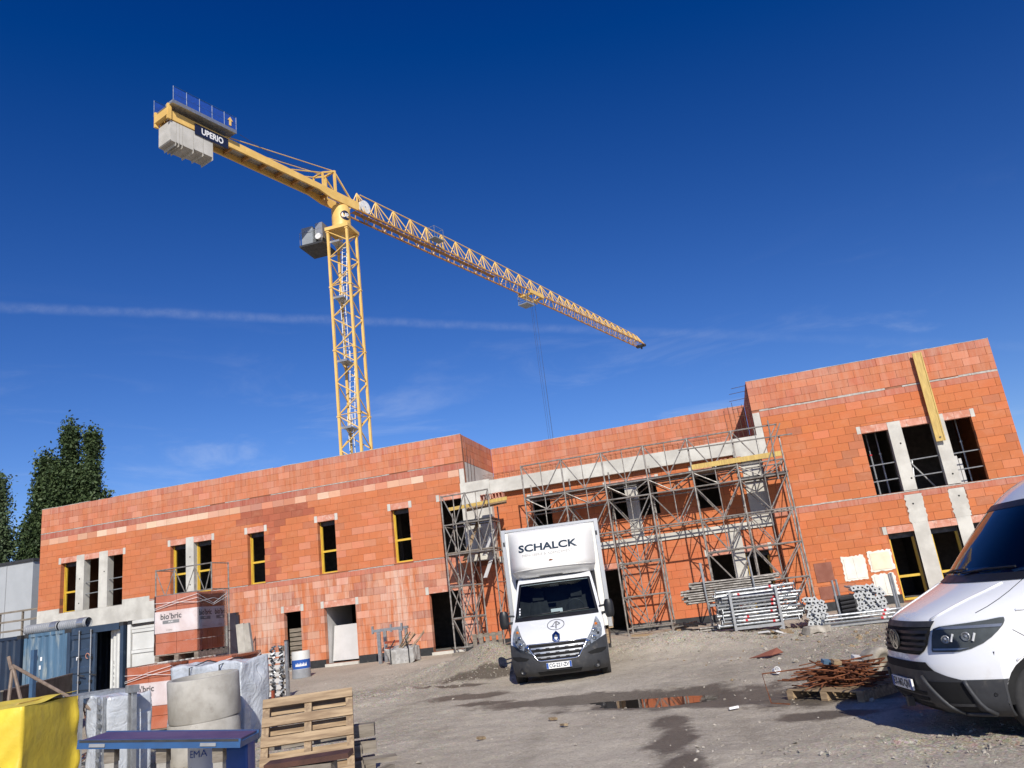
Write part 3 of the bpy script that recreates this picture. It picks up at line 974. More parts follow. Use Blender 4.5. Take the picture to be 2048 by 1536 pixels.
conc(.722, 1.612, 26.99, 27.44, 5.14, 5.93, 'terrace_beam')
bchild(MB().bx(-8.04, 1.60, 27.19, 27.5, 2.89, 3.115), 'floor_band', mat['concrete'])
# form-tie holes
for x, z in ((5.95, 4.9), (6.0, 3.75), (7.2, 3.7), (-26.45, 4.6), (-26.45, 3.6), (-25.2, 4.75), (-21.0, 4.8), (-21.0, 3.7), (5.85, 2.95), (7.2, 3.0)):
    bchild(MB().lathe([(.028, 0), (.001, .001)], 9, m=Matrix.Translation((x, 26.978, z)) @ Euler((R(90), 0, 0)).to_matrix().to_4x4()), 'tie_hole', mat['void'])
# bitumen coat at the foot
for P, segs in ((PL, [(-28.6, -16.83), (-16.07, -15.12), (-13.76, -10.83), (-9.60, -9.0)]), (PM, [(-8.97, -5.07), (-3.70, -.72), (1.26, 1.60)]), (PR, [(1.61, 4.88), (8.19, 9.30)])):
    for a, b in segs:
        vs = [P(a, -.006, -.4), P(b, -.006, -.4), P(b, .19, -.4), P(a, .19, -.4), P(a, -.006, G0), P(b, -.006, G0), P(b, .19, G0), P(a, .19, G0)]
        bchild(MB().add(vs, FS5), 'bitumen_coat', mat['bitumen'])
# thresholds
for a, b, y in ((-15.12, -13.76, 26.9), (-10.83, -9.6, 26.85), (-16.83, -16.07, 26.95)):
    conc(a, b, y, 27.3, -.3, .10, 'threshold')
# patches on the right block: render squares and brown boxes
def patch(x0, x1, z0, z1, m, m2, name):
    n = 12
    pts = []
    for i in range(n): pts.append((x0 - .07 + (x1 - x0 + .14) * i / n, z1 + .06 + br.uniform(-.035, .03)))
    for i in range(n): pts.append((x1 + .07 + br.uniform(-.03, .02), z1 + .06 - (z1 - z0 + .12) * i / n))
    for i in range(n): pts.append((x1 + .07 - (x1 - x0 + .14) * i / n, z0 - .06 + br.uniform(-.02, .03)))
    for i in range(n): pts.append((x0 - .07 + br.uniform(-.02, .03), z0 - .06 + (z1 - z0 + .12) * i / n))
    a = bchild(MB().prism(pts, 26.982, 27.02), name, m)
    mid = (x0 + x1) / 2
    for u0, u1 in ((x0, mid - .012), (mid + .012, x1)) if m2 is m else ((x0, x1),):
        b = bchild(MB().bx(u0, u1, 26.968, 27.0, z0, z1), 'panel', m2, a)
for i, (x0, x1, z0, z1, m, m2) in enumerate(((3.42, 3.98, .90, 1.53, 'render_white', 'render_white'), (4.22, 4.80, 1.08, 1.60, 'render_white', 'render_cream'), (4.20, 4.74, .33, .88, 'render_white', 'render_white'))):
    patch(x0, x1, z0, z1, mat[m], mat[m2], 'rendered_hatch')
bchild(MB().bx(2.50, 3.04, 26.975, 27.05, .90, 1.50), 'brown_hatch', mat['brown_box'])
bchild(MB().bx(2.50, 3.06, 26.977, 27.05, .36, .76), 'brown_hatch', mat['brown_box'])
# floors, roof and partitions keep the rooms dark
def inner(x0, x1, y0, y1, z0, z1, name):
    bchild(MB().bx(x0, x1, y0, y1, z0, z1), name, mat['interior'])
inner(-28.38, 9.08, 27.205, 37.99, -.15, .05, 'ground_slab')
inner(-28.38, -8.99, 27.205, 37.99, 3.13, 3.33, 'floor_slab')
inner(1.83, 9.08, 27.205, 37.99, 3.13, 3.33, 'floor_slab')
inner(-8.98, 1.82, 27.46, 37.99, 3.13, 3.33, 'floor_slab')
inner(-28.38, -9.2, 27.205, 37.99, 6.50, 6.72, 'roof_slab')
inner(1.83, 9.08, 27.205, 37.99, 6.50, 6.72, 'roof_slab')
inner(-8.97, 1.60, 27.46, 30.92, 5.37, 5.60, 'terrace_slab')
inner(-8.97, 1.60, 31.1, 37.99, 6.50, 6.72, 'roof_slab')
for x in (-23.2, -19.2, -16.0, -13.3, -9.25, -4.2, 1.65, 6.3): inner(x, x + .15, 29.2 if x in (-9.25, 1.65) else 30.4, 37.98, .05, 6.49 if x not in (-4.2,) else 5.36, 'unseen_partition')
inner(-28.37, 9.07, 32.2, 32.35, .05, 6.49, 'unseen_partition')  # unseen cross wall, added to keep daylight out of the rooms
for x, z0, z1 in ((-9.21, .05, 6.49), (1.64, .05, 5.36)): inner(x, x + .1, 27.47, 29.2, z0, z1, 'unseen_partition')
# yellow window frames
def yframe(P, a, b, z0, z1, zt, d=.25, w=.055):
    mb = MB()
    def bb(u0, u1, y0, y1, q0, q1):
        vs = [P(u0, y0, q0), P(u1, y0, q0), P(u1, y1, q0), P(u0, y1, q0), P(u0, y0, q1), P(u1, y0, q1), P(u1, y1, q1), P(u0, y1, q1)]
        mb.add(vs, FS5)
    bb(a + .004, a + .004 + w, d, d + .07, z0, z1 - .165)
    bb(b - .004 - w, b - .004, d, d + .07, z0, z1 - .165)
    bb(a + .06, b - .06, d, d + .07, z0, z0 + w)
    o = bchild(mb, 'window_frame', mat['frame_yellow'])
    mb = MB()
    bb(a + .004, b - .004, d - .01, d + .08, z1 - .16, z1 - .006)
    bchild(mb, 'shaded_blind_box', mat['steel_dk'], o)  # head box coloured dark for the shade under the lintel
    mb = MB()
    bb(a + .002, a + .035, d - .05, d - .003, z0, z1 - .01)
    bchild(mb, 'stop_bead', mat['frame_yellow'], o)
    mb = MB()
    bb(a + .06, b - .06, d + .002, d + .068, zt, zt + .075)
    bchild(mb, 'transom', mat['frame_yellow'], o)
for a, b, z0, z1 in ((-27.46, -26.65, 3.30, 5.36), (-21.95, -21.21, 3.36, 5.36), (-20.82, -19.99, 3.36, 5.36), (-18.33, -17.57, 3.37, 5.36), (-15.2, -14.44, 3.39, 5.37), (-12.07, -11.33, 3.40, 5.38)):
    yframe(PL, a, b, z0 + .004, z1, z0 + .80)
for a, b in ((4.90, 5.675), (6.145, 6.945), (7.375, 8.17)): yframe(PR, a, b, .06, 2.12, .75, .24, .07)
for a, b in ((.475, 1.24),): yframe(PM, a, b, .06, 2.13, .75, .24, .06)
# guard rails across the open window bays
def rail(P, a, b, z, d=.02):
    p, q = P(a, d, z), P(b, d, z + .015)
    bchild(MB().tube(p, q, .02, 6), 'guard_rail', mat['galv_hi'])
for a, b in ((-26.24, -25.48), (-25.04, -24.29)):
    for z in (3.95, 4.42): rail(PL, a, b, z, .1)
for a, b in ((4.87, 5.69), (6.09, 6.99), (7.38, 8.17)):
    for z in (3.80, 4.33): rail(PR, a, b, z, .12)
# jack props standing inside the right-hand windows
def prop_up(x, y, z0, z1, red=False):
    o = bchild(MB().tube((x, y, z0 + .01), (x, y, lerp(z0, z1, .45)), .03, 8).tube((x, y, lerp(z0, z1, .45)), (x, y, z1), .022, 8).bx(x - .07, x + .07, y - .07, y + .07, z0, z0 + .012), 'prop', mat['galv_hi'])
    bchild(MB().lathe([(.05, -.02), (.05, .02)], 12, m=Matrix.Translation((x, y, lerp(z0, z1, .45)))), 'prop_collar', mat['red_paint'] if red else mat['galv'], o)
for x, r in ((5.12, True), (5.42, False), (7.90, False)): prop_up(x, 27.75, 3.33, 6.49, r)
o = bchild(MB().tube((6.2, 27.8, 3.34), (6.35, 27.9, 4.4), .03).tube((6.9, 27.9, 3.34), (6.25, 27.8, 4.35), .03), 'leaning_tubes', mat['galv'])
bchild(MB().bx(7.45, 7.62, 27.6, 27.66, 3.34, 4.3).bx(7.64, 7.72, 27.6, 27.66, 3.34, 4.2), 'leaning_board', mat['plaster_brd'])
# rebar: cage over the terrace beam, starter bars at the right corner
mb = MB()
for i in range(46):
    x = -7.9 + i * .185
    mb.path([(x, 27.08, 5.88), (x, 27.08, 6.12), (x, 27.36, 6.12), (x, 27.36, 5.88)], .005, 4, cap=False)
for y in (27.08, 27.36):
    mb.tube((-8.3, y, 6.125), (.8, y, 6.125), .007, 4)
    mb.tube((-8.3, y, 6.02), (.8, y, 6.02), .007, 4)
bchild(mb, 'rebar_cage', mat['rust'])
for i in range(6):
    x = .72 + i * .16
    bchild(MB().tube((x, 27.2, 5.9), (x - .02, 27.2, 7.0 + .12 * (i % 3)), .009, 5), 'starter_bar', mat['rebar_dk'])
for i, z in enumerate((6.72, 7.0, 7.3, 7.55, 7.74)):
    bchild(MB().tube((1.7, 27.1, z), (1.1 - .1 * (i % 2) - .15 * (i == 2), 27.1, z - .03), .009, 5), 'starter_bar', mat['rebar_dk'])
for i, (y, z) in enumerate(((27.35, 7.35), (27.7, 7.1), (28.1, 7.0))):
    bchild(MB().path([(-8.95, y, 5.6), (-8.9, y, z)], .01, 5), 'starter_bar', mat['rebar_dk'])
# formwork beam fixed to the right block
fb = thing('formwork_beam', 'long yellow timber formwork beam hung on the right-hand block wall above the windows', 'timber beam', (7.09, 26.84, 4.76))
FBM = MB()
FBM.bx(-.10, .10, -.015, .015, 0, 2.98)
FBM.build('web_face', mat['wood_ye'], fb)
MB().bx(.104, .14, -.03, .03, 0, 2.98).build('flange', mat['wood_ye'], fb)
MB().bx(-.14, -.104, -.03, .03, 0, 2.98).build('flange', mat['wood_ye'], fb)
MB().bx(-.05, .05, .016, .16, .2, .3).bx(-.05, .05, .016, .16, 2.5, 2.6).build('spacer_block', mat['wood_gr'], fb)
MB().cb((0, -.02, .12), (.05, .02, .05), (0, .6, 0)).build('bolt_plate', mat['steel_dk'], fb)

# grey lining standing inside the wide doorway
bchild(MB().bx(-15.17, -15.13, 27.24, 29.3, .052, 2.6), 'door_lining', mat['plaster_brd'])
# ---------------------------------------------------------------- tower crane behind the building
CR = thing('tower_crane', 'yellow flat-top tower crane with concrete counterweights rising behind the building', 'crane', (-23.53, 47.68, 0))
MJ = Matrix.Rotation(R(71.0), 4, 'Z')
def cpart(mb, name, m, parent=None, rot=True, **kw):
    if rot: mb.xf(MJ)
    return mb.build(name, m, parent or CR, **kw)
hw, MT_ = .775, 29.6
SEC = 4.9
corn = [(-hw, -hw), (hw, -hw), (hw, hw), (-hw, hw)]
MB().bx(-2.2, 2.2, -2.2, 2.2, -.5, .6).build('foundation', mat['concrete_dk'], CR)
z = .6
k = 0
while z < MT_ - .1:
    z1 = min(z + SEC, MT_)
    mb = MB()
    for x, y in corn:
        mb.bx(x - .085, x + .085, y - .085, y + .085, z, z1 - .02)
        mb.bx(x - .12, x + .12, y - .12, y + .12, z1 - .14, z1 - .02)
    n = max(2, round((z1 - z) / 1.22))
    h = (z1 - z) / n
    for f in range(4):
        a, b = corn[f], corn[(f + 1) % 4]
        for i in range(n):
            p, q = (a, b) if (i + f) % 2 == 0 else (b, a)
            mb.tube((*p, z + i * h + .05), (*q, z + (i + 1) * h - .05), .045, 6)
        mb.tube((*a, z + .03), (*b, z + .03), .035, 5)
    mb.build('mast_section', mat['crane'], CR)
    # landing and ladder with hoops
    zl = z1 - .9
    MB().bx(-.68, .05, -.68, .68, zl, zl + .04).bx(-.70, .07, -.70, -.66, zl - .06, zl + .1).build('landing', mat['galv'], CR)
    lx = -.35 + .3 * (k % 2)
    mb = MB()
    for d in (-.2, .2): mb.tube((lx + d, .25 - .5 * (k % 2), zl - SEC + .2), (lx + d * .9 + .1, -.2 + .5 * (k % 2), zl + 1.0), .035, 5)
    for i in range(14): 
        t = i / 14
        yy = lerp(.25 - .5 * (k % 2), -.2 + .5 * (k % 2), t); zz = lerp(zl - SEC + .2, zl + 1.0, t)
        mb.tube((lx - .2 + .1 * t, yy, zz), (lx + .2 + .1 * t, yy, zz), .014, 4)
    mb.build('ladder', mat['white_tape'], CR)
    mb = MB()
    for i in range(5):
        zz = zl - SEC + 1.6 + i * .7
        mb.path([(lx + .32 * math.cos(t_) + .2, .05 + .34 * math.sin(t_), zz) for t_ in [j * .6 - 1.6 for j in range(6)]], .012, 4, cap=False)
    mb.build('ladder_hoops', mat['galv_hi'], CR)['kind'] = 'stuff'
    z = z1
    k += 1
# slewing head
MB().bx(-.95, .95, -.95, .95, 29.6, 29.86).build('slewing_base', mat['crane'], CR)
mb = MB().lathe([(.60, 29.87), (.70, 29.9), (.70, 31.55), (.62, 31.75), (.0, 31.76)], 28)
o = mb.build('slewing_tower', mat['crane'], CR, smooth=True)
sm(o.data, 35)
# round badge with letters, bent round the drum
def on_drum(mb, r, az, zc):
    vs = []
    for x, y, q in mb.v:
        t = az + x / r
        vs.append((math.cos(t) * (r + q), math.sin(t) * (r + q), zc + y))
    mb.v = vs
    return mb
az = math.atan2(-47.68, 23.53) + .50
d = MB(); k = 28
d.add([(0, 0, .012)] + [(.40 * math.cos(2 * math.pi * i / k), .40 * math.sin(2 * math.pi * i / k), .012) for i in range(k)], [(0, i + 1, (i + 1) % k + 1) for i in range(k)])
b1 = on_drum(d, .70, az, 30.78).build('round_badge', mat['navy_sign'], CR)
on_drum(text_mb('UP', .48, .012).xf(Matrix.Translation((0, 0, .022))), .70, az, 30.78).build('badge_letters', mat['white_sign'], b1)
# counter jib: twin girders
ZB = 31.8
for t in (-.55, .55):
    cpart(MB().prism([(-14.3, 32.05), (-2.6, 32.05), (-1.4, ZB - .02), (1.4, ZB - .02), (1.4, 32.5), (-14.3, 32.68)], t - .07, t + .07), 'counter_jib_girder', mat['crane'])
for i in range(10): cpart(MB().bx(-14.1 + i * 1.4, -13.95 + i * 1.4, -.47, .47, 32.15, 32.4), 'cross_member', mat['crane_sh'])
cpart(MB().bx(-12.0, -1.5, -.46, .46, 32.41, 32.45), 'walkway', mat['galv'])
cpart(MB().bx(-14.62, -14.32, -.7, .7, 32.2, 32.7).bx(-14.6, -14.35, -.74, -.6, 31.95, 33.0).bx(-14.6, -14.35, .6, .74, 31.95, 33.0), 'end_frame', mat['crane'])
# counterweights
s0 = -14.35
for i, w in enumerate((.40, .20, .23, .74, .68, .68)):
    dz = 0 if i < 4 else .1
    cpart(MB().prism([(s0, 31.95), (s0, 30.55 + dz + .06), (s0 + .06, 30.55 + dz), (s0 + w - .07, 30.55 + dz), (s0 + w - .02, 30.37 + dz), (s0 + w - .02, 31.95)], -.62, .62), 'counterweight', mat['cw'])
    s0 += w
# name board on the flank
for t in (-.66,):
    sg = cpart(MB().bx(-12.75, -10.35, t - .03, t, 31.75, 32.5), 'name_board', mat['navy_sign'])
    tm = text_mb('UPERIO', .60, .018)
    mm = Matrix.Translation((-11.5, t - .036, 32.12)) @ Euler((R(90), 0, 0)).to_matrix().to_4x4() @ Matrix.Scale(.78, 4, (1, 0, 0))
    cpart(tm.xf(mm), 'board_letters', mat['white_sign'], sg)
# winch platform with blue guard panels
pf = cpart(MB().bx(-14.5, -10.0, -1.1, 1.0, 32.92, 33.0).bx(-14.5, -10.0, -1.13, -1.07, 32.86, 33.1), 'winch_platform', mat['galv'])
for t in (-1.08, .98):
    mb = MB()
    for i in range(6): mb.tube((-14.45 + i * .89, t, 33.0), (-14.45 + i * .89, t, 34.1), .025, 5)
    for z_ in (33.55, 34.1): mb.tube((-14.45, t, z_), (-10.0, t, z_), .022, 5)
    cpart(mb, 'platform_rail', mat['blue_steel'], pf)
    for i in range(5): cpart(MB().bx(-14.4 + i * .89, -13.6 + i * .89, t - .012, t + .012, 33.1, 34.02), 'blue_panel', mat['blue_mesh'], pf)
cpart(MB().bx(-14.0, -12.4, -.6, .5, 33.01, 33.8), 'winch', mat['crane_grey'], pf)
cpart(MB().prism([(-10.55, 33.25), (-10.4, 33.25), (-10.4, 33.62), (-10.28, 33.62), (-10.475, 33.9), (-10.67, 33.62), (-10.55, 33.62)], -1.13, -1.10), 'arrow_sign', mat['crane'], pf)
# A-frame and tie rods
for t in (-.5, .5):
    cpart(MB().bar((-.9, t, 32.3), (-.9, t, 34.35), .16, .16).bar((-2.1, t, 32.3), (-2.1, t, 33.7), .12, .12).bar((-2.1, t, 33.7), (-.9, t, 34.3), .12, .12).bar((-.85, t, 34.2), (.9, t, 32.2), .10, .10), 'a_frame_leg', mat['crane'])
    cpart(MB().tube((-.9, t * .9, 34.35), (-10.4, t * .9, 32.8), .035, 6), 'tie_rod', mat['crane'])
    cpart(MB().tube((-2.1, t * .9, 33.7), (-5.0, t * .9, 32.7), .045, 6), 'tie_rod', mat['crane'])
cpart(MB().bar((-.9, -.5, 34.3), (-.9, .5, 34.3), .14, .14).bar((-2.1, -.5, 33.7), (-2.1, .5, 33.7), .1, .1), 'a_frame_beam', mat['crane'])
cpart(MB().path([(-9.6, -.9, 33.1), (-6, -.6, 32.9), (-1, -.2, 34.0)], .014, 4), 'signal_cable', mat['cable'])
# jib: triangular truss in sections
JL = 53.0
def jh(s): return 1.95 if s < 16 else lerp(1.95, 1.15, (s - 16) / (JL - 16))
s, k = 1.2, 0
while s < JL - .5:
    w = 6.2
    e = min(s + w, JL)
    mb = MB()
    nb = max(2, round((e - s) / (2.05 if s < 30 else 1.7)))
    st = (e - s) / nb
    hh = jh((s + e) / 2)
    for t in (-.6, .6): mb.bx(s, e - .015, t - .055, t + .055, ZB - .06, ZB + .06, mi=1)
    mb.tube((s + st / 2, 0, ZB + jh(s)), (e + st / 2 if e < JL else e - st / 2, 0, ZB + jh(e)), .055, 6)
    for i in range(nb):
        a, b, m_ = s + i * st, s + (i + 1) * st, s + (i + .5) * st
        top = (m_ - st * .18, 0, ZB + jh(m_))
        for t in (-.6, .6):
            mb.tube((a + .04, t, ZB), top, .052, 5).tube((b - .04, t, ZB), top, .052, 5)
            mb.tube(top, (a + st * .45, t, ZB), .034, 4)
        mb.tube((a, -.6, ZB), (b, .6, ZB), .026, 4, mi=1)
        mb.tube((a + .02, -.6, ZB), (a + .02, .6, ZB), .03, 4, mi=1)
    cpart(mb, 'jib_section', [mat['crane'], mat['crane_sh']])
    s = e
    k += 1
cpart(MB().bx(JL, JL + .5, -.62, .62, ZB - .2, ZB + .1).lathe([(.02, -.05), (.24, -.05), (.24, .05), (.02, .05)], 14, m=Matrix.Translation((JL + .3, 0, ZB - .25)) @ Euler((R(90), 0, 0)).to_matrix().to_4x4()), 'jib_nose', mat['steel_dk'])
cpart(MB().lathe([(.05, -.12), (.55, -.12), (.55, -.08), (.3, -.06), (.3, .06), (.55, .08), (.55, .12), (.05, .12)], 20, m=Matrix.Translation((2.3, -.3, ZB + .75)) @ Euler((R(90), 0, 0)).to_matrix().to_4x4()), 'rope_drum', mat['white_tape'])
cpart(MB().tube((3.0, .1, ZB + .45), (26.5, .1, ZB + .2), .013, 4).tube((3.0, -.1, ZB + .55), (50, -.1, ZB + .3), .013, 4), 'trolley_rope', mat['cable'])
cpart(MB().bx(1.3, 20, -.2, .2, ZB + .07, ZB + .11), 'jib_walkway', mat['crane_sh'])
# maintenance basket on the jib
bk = cpart(MB().bx(9.6, 10.9, -1.35, -.62, ZB + .35, ZB + .42), 'jib_basket', mat['crane_grey'])
mb = MB()
for x, y in ((9.65, -1.3), (10.85, -1.3), (9.65, -.66), (10.85, -.66)): mb.tube((x, y, ZB + .4), (x, y, ZB + 1.45), .022, 4)
for z_ in (.9, 1.45): mb.path([(9.65, -.66, ZB + z_), (9.65, -1.3, ZB + z_), (10.85, -1.3, ZB + z_), (10.85, -.66, ZB + z_)], .022, 4)
cpart(mb, 'basket_rail', mat['galv_hi'], bk)
# trolley, its basket and the hoist ropes
ts = 26.6
tr = cpart(MB().bx(ts - 1.3, ts + 1.3, -.78, -.66, ZB - .32, ZB + .1).bx(ts - 1.3, ts + 1.3, .66, .78, ZB - .32, ZB + .1).bx(ts - 1.2, ts - .9, -.66, .66, ZB - .4, ZB - .22).bx(ts + .9, ts + 1.2, -.66, .66, ZB - .4, ZB - .22).bar((ts - 1.0, 0, ZB - .3), (ts + 1.0, 0, ZB - .75), .12, .12), 'trolley', mat['crane'])
mb = MB().bx(ts - 2.0, ts - .6, -.6, .5, ZB - 1.55, ZB - 1.48)
for x, y in ((ts - 1.95, -.55), (ts - .65, -.55), (ts - 1.95, .45), (ts - .65, .45)): mb.tube((x, y, ZB - 1.5), (x, y, ZB - .35), .025, 4)
for z_ in (-1.25, -1.0): mb.path([(ts - 1.95, -.55, ZB + z_), (ts - .65, -.55, ZB + z_), (ts - .65, .45, ZB + z_), (ts - 1.95, .45, ZB + z_), (ts - 1.95, -.55, ZB + z_)], .025, 4)
cpart(mb, 'trolley_basket', mat['crane_grey'], tr)
for x, y in ((ts - .9, -.3), (ts + .1, -.25), (ts + .25, .2), (ts + 1.0, .3)):
    cpart(MB().tube((x, y, ZB - .5), (x + (ts - x) * .2, y * .6, 6.5), .011, 5), 'hoist_rope', mat['cable'])
cpart(MB().bx(ts - .3, ts + .3, -.15, .15, 5.6, 6.5).path([(ts, 0, 5.6), (ts, 0, 5.2), (ts + .15, 0, 5.05), (ts + .2, 0, 5.25)], .05, 6), 'hook_block', mat['crane'])
# switch cabinets hung beside the slewing head
cb = MB().bx(-2.9, -1.0, -1.3, .9, 28.55, 28.7).build('cabinet_platform', mat['steel_dk'], CR)
MB().bx(-2.75, -1.85, -1.15, .75, 28.72, 30.15).build('switch_cabinet', mat['crane_grey'], CR)
MB().bx(-1.75, -1.15, -.9, .3, 29.2, 30.45).build('switch_cabinet', mat['galv'], CR)
mb = MB()
for x in (-2.85, -1.05): 
    mb.tube((x, -1.25, 28.7), (x, -1.25, 29.75), .02, 4)
mb.tube((-2.85, -1.25, 29.75), (-1.05, -1.25, 29.75), .02, 4)
mb.build('cabinet_rail', mat['galv'], CR)
MB().lathe([(.02, -.15), (.24, -.15), (.24, .15), (.02, .15)], 14, m=Matrix.Translation((-1.35, -1.12, 29.15)) @ Euler((R(90), 0, 0)).to_matrix().to_4x4()).build('cable_reel', mat['white_tape'], CR)
# ---------------------------------------------------------------- scaffolds
def scaffold(name, label, xs, ymid, tops, towers, lv, decks, seed, loc):
    rg = random.Random(seed)
    root = thing(name, label, 'scaffold', loc)
    L = Vector(loc)
    mi = Matrix.Translation(-L)
    def part(mb, nm, m):
        mb.xf(mi)
        return mb.build(nm, m, root)
    yf, yb = ymid
    rt = .028
    for i, x in enumerate(xs):
        for y in (yf, yb):
            z0 = gz(x, y) - .02 if towers[i] else 3.25
            top = tops[i] - (0 if y == yf else .55)
            part(MB().tube((x, y, z0), (x + rg.uniform(-.015, .015), y, top), rt, 7).tube((x, y, z0 + 1.0), (x, y, z0 + 1.06), rt + .01, 7), 'post', mat['scaf'])
            if towers[i]: part(MB().bx(x - .08, x + .08, y - .08, y + .08, z0, z0 + .015), 'base_plate', mat['galv'])
    for i in range(len(xs) - 1):
        x0, x1 = xs[i], xs[i + 1]
        low = towers[i] and towers[i + 1] and not (name == 'scaffold' and i in (1, 3))
        for j, z in enumerate(lv):
            if z > max(tops[i], tops[i + 1]) + .05: continue
            if not low and z < 3.2: continue
            for y in (yf, yb):
                if y == yb and z > tops[i] - .6: continue
                part(MB().tube((x0, y, z), (x1, y, z + rg.uniform(-.02, .02)), .025, 6), 'ledger', mat['scaf'])
            zn = lv[j + 1] if j + 1 < len(lv) else None
            if zn is None or zn > max(tops[i], tops[i + 1]) + .05: continue
            xm = (x0 + x1) / 2 + rg.uniform(-.04, .04)
            for y in ((yf, yb) if zn < 5.2 else (yf,)):
                a, b = (z + .03, zn - .03)
                part(MB().tube((x0 + .03, y + .02, b), (xm, y + .02, a), .020, 5), 'brace', mat['scaf'])
                part(MB().tube((x1 - .03, y + .02, b), (xm, y + .02, a), .020, 5), 'brace', mat['scaf'])
            part(MB().tube((xm, yf + .01, z), (xm, yf + .01, zn), .017, 5), 'upright_strut', mat['scaf'])
    for i, x in enumerate(xs):
        for j, z in enumerate(lv):
            if not towers[i] and z < 3.2: continue
            if z > tops[i] - .5: continue
            part(MB().tube((x, yf, z - .04), (x, yb, z - .04), .021, 6), 'transom', mat['scaf'])
            if towers[i] and j + 1 < len(lv) and lv[j + 1] < tops[i] - .3:
                p, q = (yf, yb) if j % 2 else (yb, yf)
                part(MB().tube((x, p, z), (x, q, lv[j + 1] - .06), .016, 5), 'side_brace', mat['scaf'])
    for x0, x1, z, m, nm in decks:
        n = 3
        w = (yb - yf - .1) / n
        for k in range(n):
            part(MB().bx(x0, x1, yf + .05 + k * w, yf + .05 + (k + 1) * w - .02, z, z + .045), nm, mat[m])
    return root
lvm = [.22, 1.18, 2.24, 3.29, 4.36, 4.84, 5.97]
XS = [-6.42, -5.0, -3.58, -2.17, -.70, .74, 2.2]
sc = scaffold('scaffold', 'long tubular steel scaffold in front of the recessed middle wall, right of the box truck', XS, (25.6, 26.75), [6.0] * 6 + [5.55], [True] * 7, lvm,
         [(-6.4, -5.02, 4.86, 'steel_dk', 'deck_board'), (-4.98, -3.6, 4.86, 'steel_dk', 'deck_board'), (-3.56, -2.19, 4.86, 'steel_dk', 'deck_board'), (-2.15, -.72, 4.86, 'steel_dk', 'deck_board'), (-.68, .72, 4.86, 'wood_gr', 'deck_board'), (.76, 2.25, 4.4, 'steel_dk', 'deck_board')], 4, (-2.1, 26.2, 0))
MB().bx(-.68, 2.15, 25.54, 25.58, 4.92, 5.08).xf(Matrix.Translation((2.1, -26.2, 0))).build('toe_board', mat['wood_ye'], sc)
MB().tube((-1.0, 25.52, 5.62), (2.6, 25.52, 5.55), .022, 6).xf(Matrix.Translation((2.1, -26.2, 0))).build('hand_rail', mat['scaf'], sc)
MB().tube((1.9, 25.5, 4.2), (1.95, 25.5, 6.1), .024, 6).tube((1.5, 25.48, 4.4), (2.3, 25.5, 5.95), .02, 6).xf(Matrix.Translation((2.1, -26.2, 0))).build('raking_tube', mat['scaf'], sc)
lv2 = [.22, 1.18, 2.24, 3.31, 4.34, 5.36]
s2 = scaffold('scaffold', 'narrow tubular scaffold tower standing between the doorway and the box truck', [-9.47, -8.6, -7.72], (25.6, 26.6), [5.4] * 3, [True] * 3, lv2,
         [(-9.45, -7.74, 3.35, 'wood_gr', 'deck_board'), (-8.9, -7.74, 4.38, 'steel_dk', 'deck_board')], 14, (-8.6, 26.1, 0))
def loose2(mb, nm, m): return mb.xf(Matrix.Translation((8.6, -26.1, 0))).build(nm, mat[m], s2)
for i, (x, z) in enumerate(((-8.95, 3.42), (-8.2, 3.5), (-8.7, 3.9), (-8.25, 2.75))):
    loose2(MB().bar((x, 25.9, z - .35), (x + .28, 26.4, z + .55), .16, .03), 'stored_board', 'plaster_brd' if i % 2 else 'wood')
loose2(MB().bar((-9.3, 25.75, 4.9), (-7.1, 25.75, 4.98), .05, .12), 'formwork_beam', 'wood_ye')
loose2(MB().bar((-8.7, 26.0, 4.82), (-7.2, 26.0, 4.9), .05, .12), 'formwork_beam', 'wood')
# hollow blocks stacked on the planks
def hollow(x, y, z, lab):
    mb = MB()
    for i in range(4):
        mb.bx(x + i * .12, x + i * .12 + .025, y, y + .28, z, z + .21)
    mb.bx(x, x + .385, y, y + .28, z, z + .02).bx(x, x + .385, y, y + .28, z + .19, z + .21)
    o = mb.build('hollow_block', mat['lintel'])
    tag(o, lab, 'clay block')
for x, lab in ((-8.1, 'hollow clay block on the planks of the narrow scaffold tower, left one'), (-7.66, 'hollow clay block on the planks of the narrow scaffold tower, right one')): hollow(x, 25.85, 5.04, lab)
for x, lab in ((.10, 'hollow clay block on the right end of the long scaffold, left one'), (.52, 'hollow clay block on the right end of the long scaffold, right one')): hollow(x, 25.7, 4.92, lab)
# small guard frame of scaffold tubes behind the stacked block pallet
sf = thing('edge_protection', 'small tubular guard frame in front of the double window above the pallet', 'guard frame', (-17.6, 22.4, 0))
def g3(mb, nm): return mb.build(nm, mat['scaf'], sf)
for x in (-1.19, -.45, .35, 1.0):
    for y in ((0, .9) if x in (-1.19, 1.0) else (0,)): g3(MB().tube((x, y, -.08), (x, y, 3.98), .024, 6), 'post')
for z in (3.95, 3.1):
    g3(MB().tube((-1.19, 0, z), (1.0, 0, z), .021, 6), 'ledger')
    for x in (-1.19, 1.0): g3(MB().tube((x, 0, z), (x, .9, z), .021, 6), 'transom')
for a, b in ((-1.19, -.85), (-.45, -.8), (-.45, -.05), (.35, 0), (.35, .7), (1.0, .75)): g3(MB().tube((a, .01, 3.92), (b, .01, 3.12), .016, 5), 'brace')
